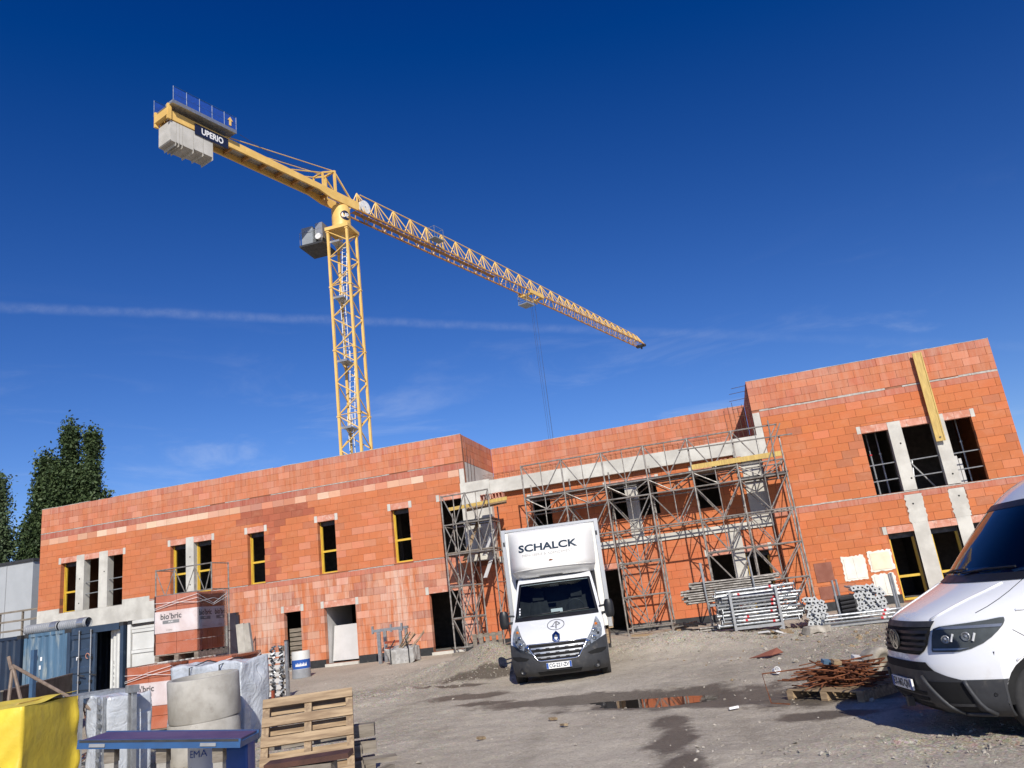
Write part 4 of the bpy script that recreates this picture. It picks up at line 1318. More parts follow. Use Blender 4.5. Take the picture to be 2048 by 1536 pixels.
# ---------------------------------------------------------------- vehicles
class Nose:
    """Vehicle front: depth y of the skin over (x, z); x across, y backwards, z up."""
    def __init__(s, keys): s.k = keys
    def at(s, z): return ckey(s.k, z)                    # yf, d, w, p
    def y(s, x, z):
        yf, d, w, p = s.at(z)
        return yf + d * min(1.15, abs(x) / w) ** p
    def pt(s, x, z, off=0.0):
        y = s.y(x, z)
        if off:
            e = .004
            dx = (s.y(x + e, z) - s.y(x - e, z)) / (2 * e)
            dz = (s.y(x, z + e) - s.y(x, z - e)) / (2 * e)
            n = Vector((dx, -1, dz)).normalized()
            return Vector((x, y, z)) + n * off
        return Vector((x, y, z))
    def patch(s, rows, n=8, off=.006):
        """rows = [(z, xl, xr)], a ruled patch lying on the skin"""
        g = []
        for z, a, b in rows:
            g.append([s.pt(lerp(a, b, i / n), z, off) for i in range(n + 1)])
        return MB().grid(g)
    def flat(s, mb, x0, z0, off=.008, sx=1.0):
        """lay a flat xy drawing on the skin"""
        mb.v = [tuple(s.pt(x0 + v[0] * sx, z0 + v[1], off + v[2])) for v in mb.v]
        return mb
def rows_fine(rows, k=5):
    out_ = []
    for (a, b) in zip(rows, rows[1:]):
        for i in range(k): out_.append(tuple(lerp(p, q, i / k) for p, q in zip(a, b)))
    return out_ + [rows[-1]]
def mirr(rows): return [(z, -b, -a) for z, a, b in rows]
def body(nose, zs, yb, holes, arch, nx=44):
    """skin of front and flanks; arch = list of (yc, zc, r)"""
    mb = MB()
    def xs(z):
        w = nose.at(z)[2]
        return [w * math.copysign(1 - (1 - abs(t)) ** 1.5, t) for t in [2 * i / nx - 1 for i in range(nx + 1)]]
    base = len(mb.v)
    for z in zs: mb.v += [tuple(nose.pt(x, z)) for x in xs(z)]
    for i in range(len(zs) - 1):
        xa, za = xs((zs[i] + zs[i + 1]) / 2), (zs[i] + zs[i + 1]) / 2
        for j in range(nx):
            xm = (xa[j] + xa[j + 1]) / 2
            if any(h(xm, za) for h in holes): continue
            mb.f.append((base + i * (nx + 1) + j, base + i * (nx + 1) + j + 1, base + (i + 1) * (nx + 1) + j + 1, base + (i + 1) * (nx + 1) + j))
            mb.mi.append(0)
    for sgn in (-1, 1):
        def seg(fa, fb, zz, n=10):
            g = [[(sgn * nose.at(z)[2], lerp(fa(z), fb(z), i / n), z) for i in range(n + 1)] for z in zz]
            mb.grid(g, flip=sgn < 0)
        y0 = lambda z: nose.at(z)[0] + nose.at(z)[1]
        cuts = sorted(arch)
        if not cuts:
            seg(y0, lambda z: yb, zs); continue
        edges = [y0]
        for yc, zc, r in cuts:
            hwid = lambda z, yc=yc, zc=zc, r=r: math.sqrt(max(0, r * r - max(0, z - zc) ** 2)) if z < zc + r else 0.0
            edges.append(lambda z, yc=yc, f=hwid: max(y0(z) + .001, yc - f(z)))
            edges.append(lambda z, yc=yc, f=hwid: max(y0(z) + .002, yc + f(z)))
        edges.append(lambda z: yb)
        for i in range(0, len(edges), 2): seg(edges[i], edges[i + 1], zs)
    return mb
def wheel(parent, x, y, r, w, side, name='wheel', hub='galv'):
    m = Matrix.Translation((x, y, r - .012)) @ Euler((0, R(90) * side, 0)).to_matrix().to_4x4()
    h = w / 2
    prof = [(r * .60, -h * .85), (r * .88, -h), (r * .97, -h * .86), (r, -h * .55)]
    for i in range(4):
        zz = -h * .55 + i * h * .28
        prof += [(r, zz), (r * .985, zz + .006), (r * .985, zz + .012), (r, zz + .018)]
    prof += [(r, h * .55), (r * .97, h * .86), (r * .88, h), (r * .62, h * .92), (r * .60, h * .6)]
    t = MB().lathe(prof, 36, m=m).build('tyre', mat['tyre'], parent, smooth=True)
    t.name = name
    rim = MB().lathe([(r * .61, -h * .6), (r * .61, h * .75), (r * .52, h * .55), (r * .30, h * .35), (r * .22, h * .62), (0, h * .65)], 30, m=m).build('rim', mat[hub], t, smooth=True)
    MB().lathe([(r * .59, -h * .5), (0, -h * .5)], 24, m=m).build('brake_drum', mat['black'], t)
    return t
def mesh_xz(fn, name, m, parent): return fn.build(name, m, parent)
def emblem_ring(r0, r1, n=30, sx=1.0):
    mb = MB()
    a = [(r0 * math.cos(2 * math.pi * i / n) * sx, r0 * math.sin(2 * math.pi * i / n), 0) for i in range(n)]
    b = [(r1 * math.cos(2 * math.pi * i / n) * sx, r1 * math.sin(2 * math.pi * i / n), 0) for i in range(n)]
    mb.add(a + b, [(i, (i + 1) % n, n + (i + 1) % n, n + i) for i in range(n)])
    return mb
def stroke(pts, w):
    mb = MB()
    for p, q in zip(pts, pts[1:]):
        p, q = Vector((*p, 0)), Vector((*q, 0))
        d = (q - p).normalized() * (w * .15)
        nrm = Vector((-(q - p).y, (q - p).x, 0)).normalized() * (w / 2)
        mb.add([p - nrm - d, q - nrm + d, q + nrm + d, p + nrm - d], [(0, 1, 2, 3)])
    return mb
def seatpair(parent, xs, y, z, m='seat'):
    for x in xs:
        mb = MB()
        g = []
        for i in range(9):
            t = i / 8
            zz = z + .05 + .75 * t
            hw_ = .25 * (1 - .25 * t ** 3)
            g.append([(x + hw_ * u, y + .12 * t - .05 * (1 - u * u) + .05, zz) for u in (-1, -.6, 0, .6, 1)])
        mb.grid(g)
        mb.bx(x - .24, x + .24, y - .45, y + .1, z - .1, z + .08)
        mb.cb((x, y + .13, z + .92), (.26, .10, .20))
        mb.build('seat', mat[m], parent, smooth=False)

# ---- white box truck
TZ = gz(-3.8, 17.6) - .005
TR = thing('box_truck', 'white box truck with dark bumper and tall fairing parked nose-on before the scaffold', 'truck', (-3.78, 16.22, -.205), R(8.5))
NT = Nose([(.18, .13, .42, .96, 3.2), (.28, .03, .45, 1.00, 3.4), (.48, .0, .45, 1.02, 3.4), (.74, .02, .46, 1.02, 3.2), (.86, .06, .45, 1.015, 3.0), (.97, .15, .42, 1.01, 2.8), (1.12, .38, .36, 1.0, 2.6), (1.27, .70, .30, .985, 2.5), (1.36, .84, .27, .975, 2.5), (1.70, 1.16, .23, .935, 2.5), (2.04, 1.47, .19, .875, 2.5), (2.14, 1.60, .16, .855, 2.5), (2.20, 1.80, .12, .84, 2.5), (2.22, 2.0, .08, .83, 2.5)])
def ws_t(z): return key([(1.30, .90), (2.06, .795)], z)[0]
hole = lambda x, z: 1.325 < z < 2.03 and abs(x) < ws_t(z) - .02
zs = [.18, .22, .28, .36, .42, .48, .54, .60, .66, .70, .74, .78, .80, .83, .86, .9, .94, .97, 1.02, 1.07, 1.12, 1.17, 1.22, 1.27, 1.325, 1.36, 1.44, 1.52, 1.6, 1.7, 1.8, 1.9, 1.97, 2.03, 2.09, 2.14, 2.17, 2.20, 2.22]
b = body(NT, zs, 2.16, [hole], [(.92, .36, .43)])
b.grid([[(NT.at(2.22)[2] * t, NT.y(NT.at(2.22)[2] * t, 2.22) if k == 0 else 2.16, 2.22 + .02 * (k == 1)) for t in (-1, -.6, -.2, .2, .6, 1)] for k in (0, 1)])
cabo = b.build('cab', mat['white_paint'], TR, smooth=True)
sm(cabo.data, 40)
MB().bx(-.95, .95, 2.10, 2.15, .4, 2.2).build('cab_rear_wall', mat['seat'], TR)
# bumper
bp = NT.patch(rows_fine([(.175, -.955, .955), (.28, -.998, .998), (.47, -1.018, 1.018)], 4), 30, .012).build('bumper', mat['plastic'], TR, smooth=True)
wing = [(.468, .40, 1.019), (.56, .47, 1.02), (.63, .55, 1.02), (.70, .70, 1.02), (.78, .88, 1.02), (.83, 1.0, 1.018)]
for r_ in (wing, mirr(wing)):
    NT.patch(rows_fine(r_, 3), 12, .013).build('bumper_wing', mat['plastic'], bp, smooth=True)
for sg in (-1, 1):
    g = []
    for z in (.18, .25, .36, .48, .60, .70, .80, .83):
        y0 = sum(NT.at(z)[:2]); ye = .92 - math.sqrt(max(0, .44 ** 2 - max(0, z - .36) ** 2))
        g.append([(sg * (NT.at(z)[2] + .012), lerp(y0 - .01, max(y0 + .01, ye), i / 4), z) for i in range(5)])
    MB().grid(g, flip=sg < 0).build('bumper_end', mat['plastic'], bp, smooth=True)
    # fog lamp, side scoop
    fx = .76 * sg
    m_ = Matrix.Translation(NT.pt(fx, .30, .012)) @ Euler((R(90), 0, R(18) * sg)).to_matrix().to_4x4()
    MB().lathe([(.075, 0), (.078, .012), (.055, .014), (.05, .003), (.0, .002)], 18, m=m_).build('fog_lamp', mat['black'], bp, smooth=True)
    sc_ = [(.50, .66, .88), (.545, .60, .97), (.59, .80, .99)]
    NT.patch(rows_fine(sc_ if sg > 0 else mirr(sc_), 2), 6, .018).build('air_scoop', mat['void'], bp)
NT.patch([(.215, -.42, .42), (.25, -.45, .45), (.275, -.45, .45)], 14, .017).build('lower_slot', mat['void'], bp)
NT.patch([(.285, -.47, .47), (.30, -.47, .47)], 14, .03).build('slot_lip', mat['plastic'], bp)
# grille
gr = [(.475, -.36, .36), (.50, -.43, .43), (.56, -.47, .47), (.66, -.54, .54), (.76, -.60, .60), (.80, -.615, .615)]
go_ = NT.patch(rows_fine(gr, 3), 18, .014).build('grille', mat['void'], TR)
def gx_(z): return key([(q[0], q[2]) for q in gr], z)[0]
for z in (.545, .635, .725):
    NT.patch([(z - .017, -gx_(z) + .03, gx_(z) - .03), (z, -gx_(z) + .03, gx_(z) - .03), (z + .017, -gx_(z) + .03, gx_(z) - .03)], 20, .026).build('grille_slat', mat['alu'], go_, smooth=True)
    for i in range(5):
        x = -.40 + .2 * i
        NT.patch([(z - .030, x - .04, x + .04), (z - .004, x - .04, x + .04)], 3, .031).build('slat_notch', mat['black'], go_)
edge = [(-x, z) for z, _, x in rows_fine(gr, 3)][::-1] + [(x, z) for z, _, x in rows_fine(gr, 3)]
MB().path([NT.pt(x, z, .018) for x, z in edge], .016, 6).build('grille_surround', mat['chrome'], go_, smooth=True)
MB().path([NT.pt(x, z, .02) for x, z in [(-.615 + 1.23 * i / 16, .805) for i in range(17)]], .012, 6).build('grille_top_trim', mat['chrome'], go_, smooth=True)
# headlamps
hl = [(.60, .50, .545), (.66, .535, .73), (.74, .58, .86), (.84, .655, .935), (.95, .735, .955), (1.06, .79, .94), (1.14, .825, .90), (1.19, .85, .865)]
for sg in (-1, 1):
    r_ = rows_fine(hl if sg > 0 else mirr(hl), 3)
    h0 = NT.patch(r_, 8, .008).build('headlamp', mat['lamp_in'], TR, smooth=True)
    for (x, z, r__, m) in ((.64, .72, .065, 'chrome'), (.77, .80, .055, 'chrome'), (.80, .93, .05, 'chrome'), (.84, 1.05, .035, 'amber'), (.71, .83, .03, 'alu'), (.86, .88, .03, 'steel_dk')):
        q = NT.pt(x * sg, z, .016)
        MB().lathe([(r__, 0), (r__ * .9, .012), (r__ * .45, .002), (0, .006)], 14, m=Matrix.Translation(q) @ Euler((R(90), 0, R(35) * sg)).to_matrix().to_4x4()).build('reflector', mat[m], h0, smooth=True)
    NT.patch([(z, a + .0, b_ - .0) for z, a, b_ in r_], 8, .030).build('lamp_glass', mat['lens'], h0, smooth=True)
# emblem: open rhombus, oval sticker on the bonnet
em = MB()
o_ = [(0, .105), (.072, .045), (.072, -.045), (0, -.105), (-.072, -.045), (-.072, .045)]
i_ = [(0, .06), (.034, .02), (.034, -.02), (0, -.06), (-.034, -.02), (-.034, .02)]
em.add([(x, z, .006) for x, z in o_] + [(x, z, .006) for x, z in i_], [(i, (i + 1) % 6, 6 + (i + 1) % 6, 6 + i) for i in range(6)])
NT.flat(MB().add([(x * 1.18, z * 1.18, 0) for x, z in o_], [tuple(range(6))]), 0, .90, .012).build('emblem_ground', mat['ink_gr'], TR)
NT.flat(em, 0, .90, .018).build('emblem', mat['chrome'], TR)
st = emblem_ring(.093, .101, 36, 1.85)
st.add(*(lambda q: (q.v, q.f))(stroke([(-.085, -.03), (-.005, .06), (-.005, -.07)], .013)))
st.add(*(lambda q: (q.v, q.f))(stroke([(.015, -.075), (.015, .06), (.09, .015), (.03, -.005)], .013)))
st.add(*(lambda q: (q.v, q.f))(stroke([(-.11, -.03), (-.03, -.03)], .010)))
NT.flat(st, 0, 1.14, .008).build('bonnet_sticker', mat['ink_gr'], TR)
# number plate
pl = MB().bx(-.26, .26, -.045, -.02, .315, .43).build('number_plate', mat['plate'], TR)
MB().bx(-.258, -.218, -.0475, -.044, .318, .427).build('plate_band', mat['plate_bl'], pl)
MB().bx(.218, .258, -.0475, -.044, .318, .427).build('plate_band', mat['plate_bl'], pl)
text_mb('CG-221-ZV', .105, .002).xf(Matrix.Translation((0, -.0485, .372)) @ Euler((R(90), 0, 0)).to_matrix().to_4x4() @ Matrix.Scale(.80, 4, (1, 0, 0))).build('plate_letters', mat['ink'], pl)
# windscreen with cowl, wipers, cabin
wr = [(1.30 + i * .095, -ws_t(1.30 + i * .095), ws_t(1.30 + i * .095)) for i in range(9)]
wsn = NT.patch(wr, 22, .006).build('windscreen', mat['glass'], TR, smooth=True)
NT.patch([(1.265, -.93, .93), (1.305, -.93, .93), (1.345, -.91, .91)], 22, .011).build('cowl', mat['black'], wsn, smooth=True)
for sg in (-1, 1):
    NT.patch([(z, a - .03, a + .025) if sg < 0 else (z, b_ - .025, b_ + .03) for z, a, b_ in wr], 2, .009).build('screen_seal', mat['black'], wsn, smooth=True)
NT.patch([(2.035, -.815, .815), (2.075, -.81, .81)], 20, .009).build('screen_seal', mat['black'], wsn, smooth=True)
for p_ in ([(-.75, 1.33), (-.30, 1.36), (.10, 1.37)], [(0, 1.33), (.35, 1.365), (.72, 1.375)]):
    MB().path([NT.pt(x, z, .03) for x, z in p_], .012, 5).build('wiper', mat['black'], wsn)
MB().bx(-.88, .88, 1.30, 1.5, .9, 1.36).prism([(-.88, 1.15), (.88, 1.15), (.88, 1.36), (-.88, 1.36)], 1.05, 1.299).build('dashboard', mat['dash'], TR)
MB().bx(-.12, .14, 1.14, 1.15, 1.38, 1.46).build('paper_sign', mat['white_sign'], TR)
MB().path([(.42 + .19 * math.cos(t), 1.36 - .08 * math.sin(t), 1.44 + .17 * math.sin(t)) for t in [i * .3 for i in range(22)]], .016, 6).build('steering_wheel', mat['plastic'], TR)
seatpair(TR, (-.45, .45), 1.85, .85)
NT.patch([(1.96, -.10, .10), (2.02, -.10, .10)], 4, -.03).build('rear_view_mirror', mat['black'], TR)
for z in (1.42, 1.47, 1.53): NT.patch([(z - .02, -.83, -.80), (z + .015, -.83, -.80)], 2, .010).build('tax_sticker', mat['white_sign'], TR)
# mirrors
for sg in (-1, 1):
    x = 1.17 * sg
    mrr = MB()
    g = []
    for i in range(9):
        t = -1 + 2 * i / 8
        hz = 1.34 + .19 * t
        sc2 = (1 - abs(t) ** 4 * .35)
        g.append([(x + .105 * sc2 * math.cos(a), .93 + .07 * sc2 * math.sin(a), hz) for a in [2 * math.pi * j / 12 for j in range(13)]])
    mrr.grid(g, flip=True)
    mo = mrr.build('door_mirror', mat['black'], TR, smooth=True)
    MB().tube((x * .97, .95, 1.27), (.96 * sg, 1.10, 1.25), .028, 7).tube((x * .97, .95, 1.42), (.96 * sg, 1.12, 1.40), .022, 7).build('mirror_arm', mat['plastic'], mo)
    # side glass
    MB().grid([[(sg * (NT.at(z)[2] + .006), y, z) for y in (max(1.25, sum(NT.at(z)[:2]) + .10), 1.6, 2.0)] for z in (1.38, 1.55, 1.75, 1.95)], flip=sg < 0).build('side_window', mat['black'], TR)
    MB().cb((1.0 * sg, 1.5, 1.22), (.03, .16, .04)).build('door_handle', mat['black'], TR)
    wheel(TR, .91 * sg, .92, .345, .22, sg)
    wheel(TR, .86 * sg, 4.55, .345, .40, sg)
    MB().bx(min(.70 * sg, .97 * sg), max(.70 * sg, .97 * sg), .45, 1.4, .34, .80).build('wheel_house', mat['void'], TR)
    MB().bx(min(1.02 * sg, 1.06 * sg), max(1.02 * sg, 1.06 * sg), 2.3, 6.0, .52, .84).build('side_skirt', mat['wood'] if sg > 0 else mat['alu'], TR)
MB().bx(-.55, -.40, .3, 6.0, .45, .6).bx(.40, .55, .3, 6.0, .45, .6).bx(-.9, .9, 4.45, 4.65, .3, .42).bx(-.9, .9, .85, 1.0, .26, .36).build('chassis', mat['steel_dk'], TR)
# fairing over the cab
NF = Nose([(2.20, 1.62, .45, .90, 4.0), (2.27, 1.47, .55, .95, 4.5), (2.36, 1.38, .62, .99, 5.0), (2.45, 1.36, .66, 1.01, 5.5), (2.60, 1.42, .66, 1.02, 5.5), (2.9, 1.62, .55, 1.03, 5.5), (3.20, 1.84, .38, 1.035, 5.0), (3.29, 1.94, .28, 1.035, 4.5), (3.33, 2.08, .14, 1.03, 4.0)])
zf = [2.20, 2.23, 2.27, 2.31, 2.36, 2.40, 2.45, 2.5, 2.6, 2.7, 2.8, 2.9, 3.0, 3.1, 3.2, 3.25, 3.29, 3.31, 3.33]
fo = body(NF, zf, 2.24, [], [], 36).build('roof_fairing', mat['white_grp'], TR, smooth=True)
sm(fo.data, 32)
MB().path([NF.pt(x, 2.385 - .02 * (abs(x)) ** 2, .004) for x in [-.99 + .11 * i for i in range(19)]], .012, 5).build('fairing_fold', mat['white_grp'], fo, smooth=True)
NF.flat(text_mb('SCHALCK', .232, .007), -.06, 2.865, .008, 1.34).build('fairing_letters', mat['ink'], fo)
NF.flat(text_mb('MENUISERIE & AGENCEMENT', .082, .0), -.06, 2.70, .008, 1.12).build('fairing_letters', mat['ink_lt'], fo)
NF.flat(MB().add([(-.05, -.02, 0), (-.02, .02, 0), (.02, .015, 0), (.06, .0, 0), (.02, -.02, 0)], [(0, 4, 3, 2, 1)]), .0, 2.54, .007).build('rust_chip', mat['rust'], fo)
NF.patch([(2.205, -.30, .2), (2.22, -.34, .24)], 5, .012).build('fairing_gap', mat['black'], fo)
# box body
bx_ = MB().bx(-1.14, 1.14, 2.22, 6.35, .93, 3.36).build('box_body', mat['white_grp'], TR)
for x in (-1.14, 1.14):
    MB().bx(x - .045, x + .045, 2.18, 2.30, .90, 3.38).build('corner_post', mat['alu'], bx_)
    MB().bx(x - .05, x + .05, 2.2, 6.38, 3.33, 3.41).build('roof_rail', mat['alu'], bx_)
    MB().bx(x - .05, x + .05, 2.2, 6.38, .86, .97).build('sill_rail', mat['wood'] if x > 0 else mat['alu'], bx_)
    for y in (3.2, 4.2, 5.2): MB().bx(x + (.001 if x > 0 else -.012), x + (.012 if x > 0 else -.001), y, y + .03, .98, 3.32).build('panel_strip', mat['alu'], bx_)
    MB().bx(x - .02 - .02 * (x > 0), x + .0 + .02 * (x < 0), 2.165, 2.18, 3.02, 3.12).build('marker_lamp', mat['black'], bx_)
MB().bx(-1.09, 1.09, 2.19, 2.30, 3.345, 3.405).build('front_rail', mat['alu'], bx_)

# ---- white panel van at the right edge
VN = thing('panel_van', 'white panel van with black grille entering from the right edge, nose to the left', 'van', (1.56, 9.54, -.295), R(-79.67))
NV = Nose([(.23, .18, .40, .93, 3.0), (.31, .05, .48, .98, 3.2), (.45, .0, .52, 1.0, 3.3), (.62, -.02, .54, 1.005, 3.3), (.74, -.02, .55, 1.01, 3.2), (.86, .01, .56, 1.01, 3.0), (.98, .03, .60, 1.01, 2.9), (1.08, .06, .64, 1.005, 2.7), (1.15, .12, .66, 1.0, 2.6), (1.21, .24, .60, .995, 2.5), (1.28, .40, .50, .99, 2.4), (1.37, .62, .38, .985, 2.4), (1.45, .80, .30, .98, 2.4), (1.50, .87, .28, .975, 2.4), (1.77, 1.13, .25, .945, 2.4), (2.04, 1.40, .22, .905, 2.4), (2.24, 1.62, .20, .875, 2.4), (2.40, 1.85, .18, .85, 2.4), (2.53, 2.15, .16, .83, 2.4), (2.62, 2.55, .13, .81, 2.4), (2.66, 3.0, .10, .80, 2.4), (2.675, 3.4, .08, .79, 2.4)])
def ws_v(z): return key([(1.46, .91), (2.22, .79)], z)[0]
hole = lambda x, z: 1.495 < z < 2.16 and abs(x) < ws_v(z) - .02
zv = [.23, .265, .30, .36, .42, .48, .55, .62, .68, .74, .80, .86, .92, .98, 1.03, 1.08, 1.115, 1.15, 1.18, 1.21, 1.245, 1.28, 1.32, 1.36, 1.395, 1.43, 1.46, 1.495, 1.53, 1.6, 1.68, 1.77, 1.85, 1.94, 2.04, 2.10, 2.16, 2.24, 2.32, 2.40, 2.47, 2.53, 2.58, 2.62, 2.645, 2.66, 2.675]
b = body(NV, zv, 6.0, [hole], [(.93, .36, .42), (4.58, .36, .42)], 60)
b.grid([[(NV.at(2.675)[2] * t, NV.y(NV.at(2.675)[2] * t, 2.675) if k == 0 else 6.0, 2.675 + .02 * (k == 1)) for t in (-1, -.6, -.2, .2, .6, 1)] for k in (0, 1)])
b.grid([[(x, 6.0, z) for x in (-.97, 0, .97)] for z in (.3, 1.2, 2.69)], flip=True)
vo = b.build('van_body', mat['white_paint'], VN, smooth=True)
sm(vo.data, 40)
# dark lower bumper with intakes
lb = [(.225, -.925, .925), (.30, -.978, .978), (.45, -.999, .999), (.575, -1.003, 1.003)]
bp = NV.patch(rows_fine(lb, 4), 34, .010).build('bumper', mat['plastic'], VN, smooth=True)
up_ = [(.574, -.80, .80), (.61, -.70, .70), (.656, -.60, .60)]
for r_ in (up_,): NV.patch(rows_fine(r_, 3), 20, .011).build('bumper_wing', mat['plastic'], bp, smooth=True)
NV.patch([(.655, -.60, .60), (.70, -.55, .55), (.735, -.52, .52)], 16, .011).build('centre_gap', mat['void'], bp)
for sg in (-1, 1):
    g = []
    for z in (.23, .26, .30, .36, .42, .48, .53, .575):
        y0 = sum(NV.at(z)[:2]); ye = .93 - math.sqrt(max(0, .425 ** 2 - max(0, z - .36) ** 2))
        g.append([(sg * (NV.at(z)[2] + .009), lerp(y0 - .01, max(y0 + .01, ye), i / 4), z) for i in range(5)])
    MB().grid(g, flip=sg < 0).build('bumper_end', mat['plastic'], bp, smooth=True)
    pk = [(.27, .60, .80), (.36, .55, .82), (.45, .50, .82), (.555, .44, .80)]
    so_ = NV.patch(rows_fine(pk if sg > 0 else mirr(pk), 3), 8, .015).build('fog_recess', mat['void'], bp)
    bz = [[(.43, .60), (.66, .27)], [(.66, .265), (.87, .265)], [(.87, .265), (.81, .57)], [(.81, .59), (.43, .605)]]
    for s_ in bz[:3]:
        MB().path([NV.pt(lerp(s_[0][0], s_[1][0], i / 6) * sg, lerp(s_[0][1], s_[1][1], i / 6), .02) for i in range(7)], .022, 6).build('fog_surround', mat['plastic'], so_, smooth=True)
    NV.patch([(.335, .60 * sg if sg > 0 else -.82, .82 if sg > 0 else -.60), (.36, .60 if sg > 0 else -.82, .82 if sg > 0 else -.60)], 5, .022).build('fog_slat', mat['plastic'], so_)
    MB().lathe([(.018, 0), (.014, .006), (0, .004)], 12, m=Matrix.Translation(NV.pt(.95 * sg, .44, .012)) @ Euler((R(90), 0, R(60) * sg)).to_matrix().to_4x4()).build('parking_sensor', mat['black'], bp)
for z in (.27, .32, .375, .43):
    NV.patch([(z - .018, -.40, .40), (z + .018, -.42, .42)], 14, .016).build('intake_slot', mat['void'], bp)
MB().bx(-.03, .03, -.045, .02, .26, .36).build('tow_cover', mat['plastic'], bp)
# grille
gv = [(.80, -.44, .44), (.84, -.50, .50), (.90, -.535, .535), (1.00, -.55, .55), (1.085, -.55, .55)]
gvo = NV.patch(rows_fine(gv, 3), 20, .010).build('grille', mat['void'], VN)
for z in (.85, .905, .96, 1.015):
    w_ = key([(q[0], q[2]) for q in gv], z)[0] - .01
    NV.patch([(z - .016, -w_, w_), (z, -w_, w_), (z + .012, -w_, w_)], 20, .030).build('grille_bar', mat['black'], gvo, smooth=True)
NV.patch([(1.06, -.555, .555), (1.09, -.56, .56), (1.112, -.56, .56)], 20, .018).build('grille_trim', mat['steel_dk'], gvo, smooth=True)
# badge: ring with two letters
bd = emblem_ring(.088, .102, 34)
bd.add(*(lambda q: (q.v, q.f))(stroke([(-.038, .078), (-.0, .012), (.038, .078)], .018)))
bd.add(*(lambda q: (q.v, q.f))(stroke([(-.078, .038), (-.036, -.072), (0, .0), (.036, -.072), (.078, .038)], .018)))
bd.v = [(v[0], v[1] + .0, .0) for v in bd.v]
def standing(mb, x, y, z, th=.012):
    k = len(mb.v)
    vs = [(x + v[0], y, z + v[1]) for v in mb.v] 
    return MB().add(vs, mb.f)
MB().lathe([(.103, .0), (.1, .014), (0, .016)], 30, m=Matrix.Translation((0, -.01, .94)) @ Euler((R(90), 0, 0)).to_matrix().to_4x4()).build('badge_disc', mat['steel_dk'], VN, smooth=True)
standing(bd, 0, -.032, .94).build('badge', mat['chrome'], VN)
# headlamps sweeping back round the corner
hv = [(.83, .585, .80), (.855, .575, .87), (.90, .575, .93), (.95, .575, .965), (1.0, .575, .985), (1.045, .572, .995), (1.065, .62, .995), (1.085, .80, .992), (1.10, .90, .985), (1.115, .955, .975)]
for sg in (-1, 1):
    r_ = rows_fine(hv if sg > 0 else mirr(hv), 3)
    h0 = NV.patch(r_, 12, .008).build('headlamp', mat['dash'], VN, smooth=True)
    for (x, z, r__, m) in ((.70, .945, .042, 'lamp_in'), (.83, .965, .044, 'lamp_in')):
        MB().lathe([(r__, 0), (r__ * .92, .02), (r__ * .7, .004), (r__ * .35, .012), (0, .016)], 18, m=Matrix.Translation(NV.pt(x * sg, z, .012)) @ Euler((R(90), 0, R(40) * sg)).to_matrix().to_4x4()).build('reflector', mat[m], h0, smooth=True)
    dr = [(.845, .60, .80), (.862, .59, .86)]
    NV.patch(rows_fine(dr if sg > 0 else mirr(dr), 2), 8, .014).build('lamp_strip', mat['alu'], h0)
    dr = [(1.035, .60, .99), (1.06, .64, .99)]
    for xx in (.745, .875): MB().path([NV.pt(xx * sg, zz, .02) for zz in (.92, .99)], .011, 5).build('lamp_strip', mat['white_tape'], h0)
    NV.patch(rows_fine(dr if sg > 0 else mirr(dr), 2), 10, .014).build('lamp_strip', mat['alu'], h0)
    NV.patch(r_, 12, .026).build('lamp_glass', mat['lens'], h0, smooth=True)
# plate
pv = MB().bx(-.26, .26, -.055, -.035, .445, .555).build('number_plate', mat['plate'], VN)
MB().bx(.218, .258, -.0575, -.054, .448, .552).build('plate_band', mat['plate_bl'], pv)
MB().bx(-.258, -.218, -.0575, -.054, .448, .552).build('plate_band', mat['plate_bl'], pv)
text_mb('EX-862-QN', .105, .002).xf(Matrix.Translation((0, -.0585, .50)) @ Euler((R(90), 0, 0)).to_matrix().to_4x4() @ Matrix.Scale(.80, 4, (1, 0, 0))).build('plate_letters', mat['ink'], pv)
# bonnet creases and shut lines
for sg in (-1, 1):
    MB().path([NV.pt(sg * x, z, .002) for x, z in ((.50, 1.13), (.535, 1.18), (.56, 1.24), (.60, 1.30), (.66, 1.36), (.72, 1.42))], .014, 6).build('bonnet_crease', mat['white_paint'], VN, smooth=True)
    MB().path([NV.pt(sg * x, z, .001) for x, z in ((.80, 1.17), (.83, 1.22), (.855, 1.28), (.87, 1.34), (.875, 1.40), (.88, 1.44))], .004, 4).build('shut_line', mat['black'], VN)
    MB().path([(sg * (NV.at(z)[2] + .001), y, z) for y, z in ((.72, 1.0), (.80, .94), (.92, .86), (1.02, .80))], .0035, 4).build('shut_line', mat['black'], VN)
    # swage along the wing, wheel-arch lip
    MB().path([(sg * (NV.at(1.17)[2] + .002), y, 1.17 + .02 * (y - .8)) for y in [.8 + .2 * i for i in range(20)]], .012, 6).build('side_crease', mat['white_paint'], VN, smooth=True)
    MB().path([(sg * 1.012, 0.93 + .44 * math.cos(t), .36 + .44 * math.sin(t)) for t in [R(a) for a in range(5, 128, 8)]], .010, 6).build('arch_lip', mat['white_paint'], VN, smooth=True)
    MB().bx(min(.70 * sg, .985 * sg), max(.70 * sg, .985 * sg), .5, 1.5, .34, .82).build('wheel_house', mat['void'], VN)
    wheel(VN, .895 * sg, .93, .36, .225, sg)
    wheel(VN, .895 * sg, 4.58, .36, .225, sg)
    g = []
    MB().grid([[(sg * (NV.at(z)[2] + .006), y, z) for y in (max(1.55, sum(NV.at(z)[:2]) + .12), 1.9, 2.35)] for z in (1.42, 1.6, 1.8, 2.0)], flip=sg < 0).build('side_window', mat['black'], VN)
    mo = MB().cb((1.15 * sg, 1.98, 1.50), (.20, .12, .34)).cb((1.02 * sg, 2.0, 1.40), (.12, .06, .08)).build('door_mirror', mat['plastic'], VN)
    md = mo.modifiers.new('round', 'BEVEL'); md.width = .03; md.segments = 3
